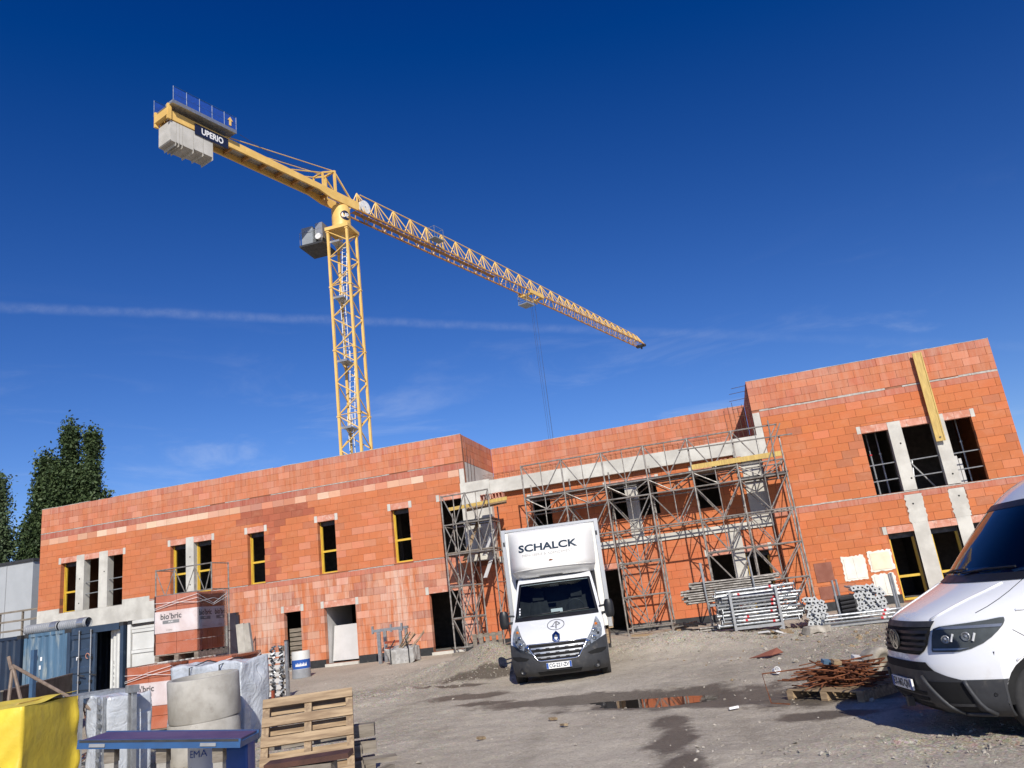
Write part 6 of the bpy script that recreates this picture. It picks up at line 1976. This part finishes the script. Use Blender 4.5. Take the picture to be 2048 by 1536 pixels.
# loose plastic and rusty bars beneath the table
sp_ = thing('plastic_sheeting', 'crumpled clear plastic sheeting on the ground left of the leaning pallet', 'plastic sheet', (-5.75, 8.5, gat(-5.7, 8.5)), .3)
crumple(sp_, 'sheet', .75, .6, .26, mat['sheet'], 14., .10, (20, 16, 8), .15)
for i in range(16):
    x, y = rg.uniform(-10.2, -8.2), rg.uniform(8.8, 10.0)
    a = R(-25) + rg.uniform(-.15, .15)
    l_ = rg.uniform(.8, 1.5)
    mb = MB().path([(-l_ / 2, 0, 0), (0, rg.uniform(-.05, .05), .03), (l_ / 2, 0, 0)], .010, 5)
    o = mb.build('rusty_bar', mat['rust']); o.location = (x, y, gat(x, y) + .03 + .012 * i); o.rotation_euler = (0, 0, a)
    tag(o, 'rusty reinforcing bar on the ground behind the purple panel', 'rebar', 'rusty bars behind the purple panel')
for i in range(10):
    x, y = rg.uniform(-9.4, -6.4), rg.uniform(8.2, 9.8)
    o = MB().cb((0, 0, 0), (rg.uniform(.4, 1.0), rg.uniform(.06, .12), .025)).build('waste_board', mat['wood_gr'] if i % 2 else mat['wood'])
    o.location = (x, y, gat(x, y) + .03 + .006 * i); o.rotation_euler = (rg.uniform(-.1, .1), rg.uniform(-.1, .1), rg.uniform(-1, 1))
    tag(o, 'waste timber board on the ground behind the purple panel', 'board', 'waste boards behind the purple panel')
# ---- rack of clamps on a post, red stand, pale boards
rk = thing('clamp_rack', 'upright steel rack hung full of small formwork clamps near the small doorway', 'rack', (-9.62, 15.5, gat(-9.6, 15.5)))
hp = 1.5
MB().bx(-.03, .03, -.03, .03, 0, hp).bx(-.25, .25, -.2, .2, 0, .02).build('post', mat['galv'], rk)
MB().bx(-.45, .12, -.025, .025, .88, .93).build('cross_bar', mat['scaf'], rk)
MB().tube((0, 0, hp), (0, 0, hp + .02), .05, 8).build('cap', mat['steel_dk'], rk)
mb = MB(); mb2 = MB()
for s_ in range(2):
    for i in range(26):
        z = .28 + i * .045
        for k in range(2):
            x0 = -.30 + s_ * .2 + rg.uniform(-.03, .03); y0 = -.06 + rg.uniform(-.06, .06)
            a = rg.uniform(0, 6.28)
            (mb if (i + k) % 2 else mb2).cb((x0, y0, z), (.085, .03, .03), (rg.uniform(-.6, .6), rg.uniform(-.6, .6), a))
mb.build('clamps', mat['galv_hi'], rk)['kind'] = 'stuff'
mb2.build('clamps', mat['steel_dk'], rk)['kind'] = 'stuff'
rs = thing('red_stand', 'rusty red steel stand at the foot of the clamp rack', 'steel stand', (-10.0, 15.2, gat(-10, 15.2)))
for x in (-.2, .2): MB().bx(x - .025, x + .025, -.15, .15, 0, .04).bx(x - .025, x + .025, -.025, .025, .04, .55).build('leg', mat['orange_rack'], rs)
MB().bx(-.25, .25, -.03, .03, .30, .36).build('beam', mat['orange_rack'], rs)
MB().bx(-.25, .25, -.1, .1, .05, .20).build('coupler_box', mat['rust'], rs)
for i in range(7):
    o = MB().bx(-.55, .55, -.012, .012, 0, .11).build('pale_board', mat['plaster_brd'])
    o.location = (-11.75, 17.9 + i * .0, gat(-11.1, 18) + .12 + i * .155); o.rotation_euler = (0, 0, R(4))
    tag(o, 'pale horizontal board in the stack behind the clamp rack', 'board', 'pale boards behind the clamp rack')
for x, nm in ((-.5, 'left'), (.5, 'right')):
    o = MB().bx(-.03, .03, -.03, .03, 0, 1.3).build('board_post', mat['wood_gr'])
    o.location = (-11.75 + x, 17.95, gat(-11.1, 18)); tag(o, nm + ' post carrying the pale boards behind the clamp rack', 'post')
# tall beams leaning beside the pallets
for i, (x, y, h, a, m, lab) in enumerate(((-11.35, 16.6, 2.0, .10, 'concrete_dk', 'pale upright beam leaning behind the wrapped block pallets'), (-11.15, 16.65, 2.0, .14, 'concrete_dk', 'second pale upright beam leaning behind the wrapped block pallets'))):
    o = MB().bx(-.09, .09, -.06, .06, 0, h).build('leaning_beam', mat[m]); o.location = (x, y, gat(x, y) - .01); o.rotation_euler = (R(-3), -a, .2)
    tag(o, lab, 'beam')
pj = thing('jack_prop', 'single adjustable prop standing between the block pallets and the pale beams', 'prop', (-11.75, 16.5, gat(-11.7, 16.5)))
MB().tube((0, 0, 0), (-.06, 0, 1.2), .03, 8).tube((-.06, 0, 1.2), (-.1, 0, 1.85), .02, 8).build('tube', mat['galv'], pj)
MB().bx(-.19, -.01, -.09, .09, 1.85, 1.865).build('head_plate', mat['steel_dk'], pj)
MB().lathe([(.05, -.05), (.055, .05)], 10, m=Matrix.Translation((-.06, 0, 1.2))).build('collar', mat['galv_hi'], pj)
# ---- drum, plasterboards, trestle, big bag along the wall
dr_ = thing('plastic_drum', 'white and blue drum standing by the wall next to the small doorway', 'drum', (-13.95, 23.3, gat(-13.9, 23.3)))
d1 = MB().lathe([(0, 0), (.28, 0), (.29, .05), (.29, .78), (.28, .82), (0, .82)], 28).build('drum_shell', mat['white_cont'], dr_, smooth=True)
sm(d1.data, 35)
MB().lathe([(.293, .28), (.293, .56)], 28).build('blue_band', mat['plate_bl'], dr_, smooth=True)
MB().lathe([(.294, .0), (.294, .27)], 28).build('grey_band', mat['insul'], dr_, smooth=True)
azd = math.atan2(-23.3, 13.9)
for i in range(4): on_drum(MB().add([(-.05, -.06, .006), (-.02, .04, .006), (.0, -.02, .006), (.03, .06, .006), (.05, -.06, .006)], [(0, 4, 3, 2, 1)]), .293, azd - .5 + .32 * i, .42).build('white_print', mat['white_sign'], dr_)
for i in range(5):
    o = MB().bx(-.58, .58, -.007, .007, 0, 1.28).build('plasterboard_sheet', mat['plaster_brd'])
    o.location = (-14.42 - .02 * i, 27.55 - .045 * i, .06 + .10); o.rotation_euler = (R(-9), 0, R(-8))
    tag(o, 'grey plasterboard sheet leaning inside the wide doorway', 'plasterboard', 'plasterboard sheets in the doorway')
for i in range(9):
    o = MB().bx(-.55, .55, -.02, .02, 0, .13).build('stacked_plank', mat['wood_gr'])
    o.location = (-16.38, 27.62, .06 + i * .165); o.rotation_euler = (0, 0, R(6) + .02 * (i % 3))
    tag(o, 'grey plank in the stack inside the small doorway', 'plank', 'planks stacked inside the small doorway')
tr_ = thing('steel_trestle', 'grey steel trestle frame leaning by the wall right of the wide doorway', 'trestle', (-11.8, 25.5, gat(-11.8, 25.5)))
for y in (0, .5):
    MB().bx(-.46, -.34, y - .04, y + .04, 0, 1.12).build('leg', mat['galv'], tr_)
    MB().bx(.36, .46, y - .03, y + .03, .55 if y == 0 else 0, 1.12).build('leg', mat['galv'], tr_)
MB().bx(-.6, .5, -.05, .05, 1.05, 1.14).build('top_beam', mat['galv'], tr_)
MB().bx(-.6, .5, .45, .55, 1.05, 1.14).build('top_beam', mat['galv'], tr_)
for x in (-.62, .08, .48): MB().bx(x - .03, x + .03, -.04, .04, 1.0, 1.26).build('stop', mat['galv'], tr_)
MB().bx(-.3, .4, .2, .26, .62, .70).bx(-.3, .4, .2, .26, .40, .48).build('red_rail', mat['orange_rack'], tr_)
bg_ = thing('builders_bag', 'open white builder\'s bag of timber waste standing against the wall', 'bag', (-11.05, 24.95, gat(-11, 25)), .05)
crumple(bg_, 'bag_fabric', .95, .75, .50, mat['bag_white'], 6.5, .11, (18, 14, 12), -.08)
for i in range(9):
    a = rg.uniform(-.5, .5)
    MB().bar((-.4 + .08 * i + a * .2, rg.uniform(-.2, .2), .35 + rg.uniform(0, .15)), (.1 + .07 * i + a * .3, rg.uniform(-.2, .2), .66 + rg.uniform(0, .3)), .05, .025).build('waste_stick', mat['wood_gr'] if i % 2 else mat['wood'], bg_)
for x in (-.32, .32): MB().path([(x, -.44, .0), (x, -.45, .5), (x * .6, -.3, .75)], .02, 4).build('strap', mat['black'], bg_)
# pale pallet standing by the tower foot
wp = thing('wooden_pallet', 'old grey pallet standing on edge at the foot of the scaffold tower', 'pallet', (-8.2, 25.25, gat(-8.2, 25.2)), R(3))
for i in range(5): MB().bx(-.5 + i * .22, -.36 + i * .22, 0, .022, 0, .62).build('board', mat['wood_gr'], wp)
for z in (.05, .5): MB().bx(-.5, .52, .024, .10, z, z + .09).build('stringer', mat['wood_gr'], wp)
tag(MB().bx(-9.45, -8.5, 25.2, 25.5, gat(-9, 25.3) - .02, gat(-9, 25.3) + .10).build('sole_board', mat['wood_gr']), 'timber sole board under the narrow scaffold tower', 'board')
# ---- right side: prop racks, tube bundle, boards
def prop_mesh():
    mb = MB()
    mb.tube((0, 0, 0), (1.55, 0, 0), .030, 9, mi=0)
    mb.tube((1.55, 0, 0), (1.98, 0, 0), .024, 8, mi=0)
    mb.tube((1.50, 0, 0), (1.62, 0, 0), .038, 9, mi=0)
    mb.tube((1.34, 0, 0), (1.40, 0, 0), .0315, 9, mi=1)
    mb.tube((1.40, 0, 0), (1.46, 0, 0), .0315, 9, mi=2)
    mb.bx(-.008, 0, -.06, .06, -.06, .06)
    mb.bx(1.98, 1.988, -.06, .06, -.06, .06)
    mb.path([(1.6, -.04, -.03), (1.66, -.09, .02), (1.74, -.05, .05)], .008, 4)
    return mb.mesh('prop', [mat['galv_hi'], mat['red_paint'], mat['white_tape']], False)
PROP = prop_mesh()
sm(PROP, 40)
GR1 = 'new props lying in the front rack'
rz_ = R(4)
rack = thing('prop_rack', 'galvanised stacking rack holding the lying props, front one', 'rack', (.38, 21.2, gat(.4, 21.2)), R(5))
for x in (-.60, .56):
    for y in (-.02, .62): 
        MB().bx(x - .03, x + .03, y - .03, y + .03, 0, 1.05).build('post', mat['galv'], rack)
        MB().prism([(x, .10), (x + (.12 if x < 0 else -.12), .02), (x, .02)], y - .028, y + .028).build('gusset', mat['galv'], rack)
for y in (-.02, .62): MB().bx(-.57, .53, y - .03, y + .03, .10, .17).build('beam', mat['galv'], rack)
for x in (-.60, .56): MB().bx(x - .028, x + .028, .01, .59, .10, .16).build('side_beam', mat['galv'], rack)
cr_, sr_ = math.cos(R(5)), math.sin(R(5))
k = 0
for lay in range(11):
    for c in range(4):
        if lay > 8 and c > 2: continue
        o = link('steel_prop', PROP)
        yl = .06 + c * .145 + rg.uniform(-.012, .012) + (.05 if lay % 2 else 0)
        xl = -.98 + rg.uniform(-.05, .12) + (.06 if lay % 3 else 0)
        flip = rg.random() < .35
        zl = .215 + lay * .084
        if flip: xl += 1.98
        gx2, gy2 = .38 + xl * cr_ - yl * sr_, 21.2 + xl * sr_ + yl * cr_
        o.location = (gx2, gy2, gat(.4, 21.2) + zl)
        o.rotation_euler = (rg.uniform(-.8, .8) if not flip else rg.uniform(2.6, 3.6), rg.uniform(-.012, .012), R(5) + (math.pi if flip else 0) + rg.uniform(-.01, .01))
        tag(o, 'galvanised adjustable prop lying crosswise in the front rack', 'prop', GR1)
# props stacked end-on: the square plates face the yard
GR2 = {0: ('new galvanised prop end-on in the left stack of square plates', 'props end-on, left stack'), 1: ('new galvanised prop end-on in the right stack of square plates', 'props end-on, right stack')}
def prop_end():
    mb = MB()
    hs = .058
    mb.add([(-hs, 0, -hs), (hs, 0, -hs), (hs, 0, hs), (-hs, 0, hs), (-.021, 0, -.021), (.021, 0, -.021), (.021, 0, .021), (-.021, 0, .021)], [(0, 1, 5, 4), (1, 2, 6, 5), (2, 3, 7, 6), (3, 0, 4, 7)])
    mb.add([(-hs, .007, -hs), (hs, .007, -hs), (hs, .007, hs), (-hs, .007, hs), (-hs, 0, -hs), (hs, 0, -hs), (hs, 0, hs), (-hs, 0, hs)], [(3, 2, 1, 0), (0, 1, 5, 4), (1, 2, 6, 5), (2, 3, 7, 6), (3, 0, 4, 7)])
    mb.tube((0, .008, 0), (0, 1.5, 0), .030, 8)
    mb.add([(-.021, .004, -.021), (.021, .004, -.021), (.021, .004, .021), (-.021, .004, .021)], [(0, 1, 2, 3)], 1)
    return mb.mesh('prop_end', [mat['galv_pl'], mat['void']])
PE_ = prop_end()
for s_, (x0, x1, y_, z0, n_, mx_) in enumerate(((1.55, 2.05, 21.2, .12, 7, 5), (2.72, 3.48, 21.3, .28, 7, 7))):
    for r_ in range(n_):
        cols_ = mx_ - (1 if r_ % 2 else 0) - (2 if r_ == n_ - 1 else 0)
        for c in range(cols_):
            x = x0 + (x1 - x0) * ((c + .5 + (.5 if r_ % 2 else 0)) / mx_) + rg.uniform(-.015, .015)
            z = gat(x, y_) + z0 + r_ * .098 + rg.uniform(-.012, .012)
            o = link('steel_prop', PE_)
            o.location = (x, y_ + rg.uniform(-.09, .06), z)
            o.rotation_euler = (rg.uniform(-.03, .03), rg.uniform(-.75, .75), rg.uniform(-.05, .05))
            tag(o, GR2[s_][0], 'prop', GR2[s_][1])
rk2 = thing('prop_rack', 'galvanised stacking rack under the end-on props, right one', 'rack', (2.6, 21.2, gat(2.6, 21.2)), 0)
for x in (-.28, -.12, 1.05, 1.20):
    MB().tube((x, -.06 if x in (-.28, 1.05) else .5, 0), (x - .02, -.06 if x in (-.28, 1.05) else .5, 1.12), .028, 8).build('post', mat['galv'], rk2)
for y in (-.14, .55):
    MB().bx(-1.05, 1.25, y - .03, y + .03, .02, .09).build('beam', mat['galv'], rk2)
for i in range(3):
    o = link('steel_prop', PROP); o.location = (1.86 + .05 * i, 20.98, gat(2, 21) + .12 + .085 * i); o.rotation_euler = (.3 * i, 0, R(1)); 
    tag(o, 'galvanised prop lying lengthwise along the front of the right rack', 'prop', 'props along the right rack front')
bt = thing('black_tube_bundle', 'bundle of short black plastic tubes between the two stacks of end-on props', 'tube bundle', (2.33, 21.25, gat(2.3, 21.2)))
for i in range(6): MB().tube((.06, -.05, .16 + i * .095), (.40, -.02, .18 + i * .095), .045, 9).build('tube', mat['black'], bt)
MB().bx(.0, .45, .0, .5, .08, .72).build('crate', mat['steel_dk'], bt)
# raised bundle of scaffold tubes on stands
stn = thing('tube_stand', 'galvanised stand carrying the raised bundle of grey scaffold tubes', 'stand', (-.2, 22.3, gat(-.2, 22.3)))
for x in (-.62, .68):
    for y in (-.1, .55):
        MB().tube((x, y, 0), (x - .04, y, 1.88), .028, 8).build('post', mat['galv'], stn)
    MB().bx(x - .03, x + .03, -.1, .55, .74, .80).build('arm', mat['galv'], stn)
for y in (-.1, .55): MB().bx(-.6, .66, y - .025, y + .025, .70, .76).build('beam', mat['galv'], stn)
TUBE = MB().tube((-1.1, 0, 0), (1.1, 0, 0), .024, 8).tube((-1.13, 0, 0), (-1.06, 0, 0), .034, 8).tube((1.06, 0, 0), (1.13, 0, 0), .034, 8).mesh('scaffold_tube', mat['scaf'])
sm(TUBE, 40)
for lay in range(9):
    for c in range(6):
        o = link('scaffold_tube', TUBE)
        hi = lay > 5
        o.location = (-.22 + rg.uniform(-.12, .08) + (.18 if hi else -.06), 22.3 + c * .082 + rg.uniform(-.02, .02), gat(-.2, 22.3) + .84 + lay * .062)
        o.rotation_euler = (0, rg.uniform(-.012, .012), rg.uniform(-.015, .015))
        tag(o, 'grey scaffold tube in the raised bundle behind the front prop rack', 'tube', 'scaffold tubes in the raised bundle')
for i in range(8):
    o = link('scaffold_tube', TUBE)
    o.location = (-.35, 21.75 + (i % 4) * .08, gat(-.3, 21.8) + .10 + .06 * (i // 4)); o.rotation_euler = (0, 0, rg.uniform(-.03, .03)); o.scale = (.7, 1, 1)
    tag(o, 'grey scaffold tube lying low beside the front prop rack', 'tube', 'scaffold tubes lying low')
# planks and offcuts by the scaffold foot
o = MB().bx(-.6, .6, -.07, .07, -.03, .03).build('plank', mat['wood']); o.location = (-2.72, 24.2, gat(-2.7, 24.2) + .07); o.rotation_euler = (0, .04, R(-14)); tag(o, 'single pale plank lying at the scaffold foot right of the truck', 'plank')
for i in range(11):
    o = MB().bx(-.2, .2, -.06, .06, -.03, .03).build('timber_offcut', mat['wood_gr'] if i % 3 else mat['wood'])
    o.location = (-1.55 + rg.uniform(-.35, .35), 23.6 + rg.uniform(-.25, .3), gat(-1.6, 23.6) + .04 + .028 * i); o.rotation_euler = (rg.uniform(-.2, .2), rg.uniform(-.25, .25), rg.uniform(-1.3, 1.3))
    tag(o, 'timber offcut in the heap left of the prop racks', 'offcut', 'timber offcuts heap')
# ---- rebar scrap on a pallet
rp = thing('wooden_pallet', 'low pale pallet loaded with rusty rebar scrap near the van', 'pallet', (1.15, 12.25, gat(1.1, 12.2)), R(-40))
palletbase(rp, 1.2, .9, 0, 'wood')
for i in range(70):
    t = rg.random()
    l_ = rg.uniform(.5, 1.15)
    pts = []
    nseg = 4
    bend = rg.uniform(-.12, .12)
    for j in range(nseg + 1):
        u = j / nseg - .5
        pts.append((u * l_, bend * (1 - 4 * u * u) + rg.uniform(-.01, .01), rg.uniform(-.015, .02)))
    if rg.random() < .35: pts.append((pts[-1][0] - .02, pts[-1][1] + .22, pts[-1][2])); pts.append((pts[-1][0] - .3, pts[-1][1], pts[-1][2]))
    o = MB().path(pts, rg.uniform(.007, .012), 5).build('rebar', mat['rust'])
    dx_, dy_ = rg.gauss(0, .17), rg.gauss(0, .15)
    o.location = (1.15 + dx_, 12.25 + dy_, gat(1.1, 12.2) + .16 + i * .0042 * max(.25, 1 - 3 * (dx_ * dx_ + dy_ * dy_))); o.rotation_euler = (rg.uniform(-.12, .12), rg.uniform(-.14, .14), R(-22) + rg.gauss(0, .6))
    tag(o, 'bent rusty rebar in the scrap heap on the low pallet', 'rebar', 'rebar scrap heap')
o = MB().path([(-.3, -.35, .0), (-.55, -.3, .02), (-.6, -.28, .4), (.1, -.1, .42)], .010, 5).build('rebar_loop', mat['rust']); o.location = (.75, 11.98, gat(.8, 12) + .03); o.rotation_euler = (0, 0, R(-10)); tag(o, 'big bent rebar loop sticking out left of the scrap heap', 'rebar')
for x, y, m, lab in ((1.0, 12.05, 'blue_cont', 'light blue scrap of card on the rebar heap'), (1.12, 11.92, 'wood', 'small tan scrap on the rebar heap'), (1.42, 12.2, 'plaster_brd', 'grey scrap of card on the rebar heap')):
    o = MB().cb((0, 0, 0), (.11, .09, .05), (.3, .2, .4)).build('scrap', mat[m]); o.location = (x, y, gat(1.1, 12.2) + .48); tag(o, lab, 'scrap')
sp2 = tag(MB().lathe([(.0, 0), (.24, 0), (.25, .02), (.235, .30), (.20, .34), (.14, .30), (.10, .10), (0, .10)], 22).build('wire_coil', mat['stone'], smooth=True), 'dusty rolled bundle lying behind the rebar heap by the van', 'roll')
sp2.location = (1.72, 13.1, gat(1.7, 13.1) + .23); sp2.rotation_euler = (R(82), 0, R(35))
# ---- small litter
def litter(mb, name, m, x, y, dz, rot, lab, cat): 
    o = mb.build(name, mat[m]); o.location = (x, y, gat(x, y) + dz); o.rotation_euler = rot; tag(o, lab, cat); return o
litter(MB().lathe([(.0, 0), (.04, 0), (.055, .11), (.06, .115), (.05, .11), (.035, .01)], 14), 'paper_cup', 'white_sign', .35, 14.8, .06, (R(80), 0, .5), 'white paper cup lying on the dirt left of the rebar', 'cup')
litter(MB().add([(-.35, -.1, 0), (.1, -.14, .01), (.38, .0, .03), (.3, .12, .12), (-.1, .05, .03)], [(0, 1, 4), (1, 2, 3, 4)]).add([(-.35, -.1, -.01), (.1, -.14, 0), (.38, .0, .02), (.3, .12, .11), (-.1, .05, .02)], [(4, 1, 0), (4, 3, 2, 1)]), 'sheet_scrap', 'brown_box', .28, 17.0, .03, (0, 0, .2), 'dark red sheet scrap lying in the middle of the yard', 'scrap')
wbag = thing('rubble_sack', 'pale dusty sack lying in front of the end-on props', 'sack', (1.62, 20.3, gat(1.6, 20.3)), .4)
crumple(wbag, 'sack', .5, .3, .16, mat['stone'], 11., .07, (12, 8, 6), .2)
for i in range(4): litter(MB().cb((0, 0, 0), (.28, .18, .04), (.2, .1, 0)), 'card_scrap', 'bark_chip' if i % 2 else 'plaster_brd', .45 + .17 * i, 20.5 + .08 * (i % 2), .05, (rg.uniform(-.3, .3), rg.uniform(-.3, .3), rg.uniform(0, 3)), 'torn cardboard scrap in front of the front prop rack', 'scrap')['group'] = 'cardboard scraps'
for x, y, lab in ((-.35, 11.8, 'white torn scrap beside the puddle, near edge'), (-3.05, 12.2, 'brown leaf-like scrap on the near ground, left one'), (-2.75, 11.6, 'brown leaf-like scrap on the near ground, right one'), (-3.85, 11.1, 'small pale scrap on the near ground')):
    litter(MB().cb((0, 0, 0), (.13, .06, .03), (.2, .1, .3)), 'scrap', 'white_sign' if 'white' in lab else 'bark_chip', x, y, .03, (0, 0, rg.uniform(0, 3)), lab, 'scrap')
# ---------------------------------------------------------------- behind: grey hall and trees
gh = thing('grey_hall', 'plain grey clad hall standing at the far left behind the containers', 'building', (-48, 40, 0))
MB().bx(-14, 9.4, -4, 6, -.2, 7.05).build('wall', mat['grey_wall'], gh)
MB().bx(-14.1, 9.5, -4.1, 6.1, 7.05, 7.2).build('roof_edge', mat['steel_dk'], gh)
for i in range(8): MB().bx(-13.5 + i * 3, -13.47 + i * 3, -4.02, -4.003, 0, 7.0).build('panel_joint', mat['insul'], gh)
gr_ = thing('guard_rail', 'weathered timber guard rail in front of the grey hall at the left edge', 'guard rail', (-34, 31, 0))
for i in range(6): MB().bx(-4 + i * 1.4, -3.92 + i * 1.4, 0, .08, 0, 3.95).build('post', mat['wood_gr'], gr_)
for z in (3.0, 3.45, 3.9): MB().bx(-4, 3.2, -.04, -.003, z, z + .09).build('rail', mat['wood_gr'], gr_)
MB().bx(-4, 3.4, 0.1, 2.0, 2.3, 2.5).build('deck', mat['wood_gr'], gr_)
def tree(name, label, x, y, h, lobes, n, leafm, size, seed, z0=1.0, group=None, spread=.55):
    """lobes: list of (dx, dy, base, top, radius)"""
    rg = random.Random(seed)
    root = thing(name, label, 'tree', (x, y, -.1), 0, group)
    tk = MB()
    tk.path([(0, 0, 0), (.1, 0, h * .3), (.05, .05, h * .6), (0, 0, h * .85)], .32, 8, r2=.04)
    tk.build('trunk', mat['bark'], root, smooth=True)
    lm, vs, fs = MB(), [], []
    tips = []
    for dx, dy, b, t, r in lobes:
        nb = int(26 * (t - b) / 10 * max(1, r / 1.2))
        lm.path([(dx * .1, dy * .1, max(.5, b * .6)), (dx * .8, dy * .8, lerp(b, t, .35)), (dx, dy, t * .97)], .11, 5, r2=.02)
        for i in range(nb):
            u = rg.random() ** .8
            z = lerp(b, t, u)
            prof = math.sin(math.pi * min(1, (u * .86 + .14)) ** .75) ** .65
            rr = r * max(.18, prof) * rg.uniform(.55, 1.12)
            a = rg.uniform(0, 6.283)
            p = Vector((dx + rr * math.cos(a), dy + rr * math.sin(a), z + rg.uniform(.2, .9)))
            q = Vector((dx * .9, dy * .9, z - rg.uniform(.6, 1.4)))
            lm.path([q, q.lerp(p, .55) + Vector((0, 0, .05)), p], .035, 4, r2=.008)
            tips.append((p, q, rr))
    lm.build('limbs', mat['bark'], root, smooth=True)
    per = max(6, n // max(1, len(tips)))
    for p, q, rr in tips:
        dens = rg.uniform(.5, 1.5)
        for k in range(int(per * dens)):
            t = rg.random() ** .6
            c = q.lerp(p, t) + Vector((rg.gauss(0, spread), rg.gauss(0, spread), rg.gauss(0, spread * 1.25)))
            s = size * rg.uniform(.6, 1.3)
            e = Euler((rg.uniform(-1.2, 1.2), rg.uniform(-1.2, 1.2), rg.uniform(0, 6.28))).to_matrix()
            b0 = len(vs)
            for v in ((-s * .5, 0, -s * .15), (0, -s * .33, 0), (s * .6, 0, s * .12), (0, s * .33, 0)):
                vs.append(tuple(c + e @ Vector(v)))
            fs.append((b0, b0 + 1, b0 + 2, b0 + 3))
    me = bpy.data.meshes.new('crown'); me.from_pydata(vs, [], fs); me.materials.append(mat[leafm])
    link('crown', me, root)
    return root
PG = 'poplars behind the building'
tree('poplar_tree', 'tallest dark green poplar behind the left end of the building', -50.3, 50, 20, [(0, 0, 3, 19.7, 1.15), (-1.2, .5, 3, 18.2, 1.0), (-2.1, -.4, 3, 17.0, 1.1), (-.6, -.8, 3, 16.0, 1.5), (.5, 0, 2, 15.5, 1.3), (-1.6, -1, 2, 13.5, 1.6)], 62000, 'leaf', .25, 2, group=PG, spread=.33)
tree('poplar_tree', 'second dark green poplar, just right of the tallest one', -48.75, 50.6, 18, [(0, 0, 3, 18.8, .85), (.55, -.4, 3, 16.4, .95), (.9, .2, 2, 14.0, 1.1), (-.3, -.3, 2, 14.5, 1.2)], 36000, 'leaf', .25, 3, group=PG, spread=.30)
tree('poplar_tree', 'lower dark green poplar, just left of the tallest one', -52.7, 49.5, 16, [(0, 0, 2, 15.3, .9), (.9, .4, 2, 15.8, 1.0), (.0, -.6, 1, 12.0, 1.1), (1.5, -.3, 1, 13, 1.2)], 32000, 'leaf', .25, 4, group=PG, spread=.33)
tree('broadleaf_tree', 'loose grey-green tree at the left edge beyond the grey hall', -58.2, 50.5, 16, [(0, 0, 4, 16.2, 1.15), (1.5, -.8, 3.5, 13.4, .75), (-2.4, 0, 4, 15.5, 1.4), (2.2, .5, 2, 10.6, .9)], 24000, 'leaf2', .26, 5, spread=.40)
tree('hedge_shrub', 'dark shrub growing beside the grey hall at the building corner', -37.0, 38.5, 5, [(0, 0, .5, 6.5, 1.3), (-1.0, .5, .3, 5.2, 1.2)], 9000, 'leaf', .2, 6, spread=.35)
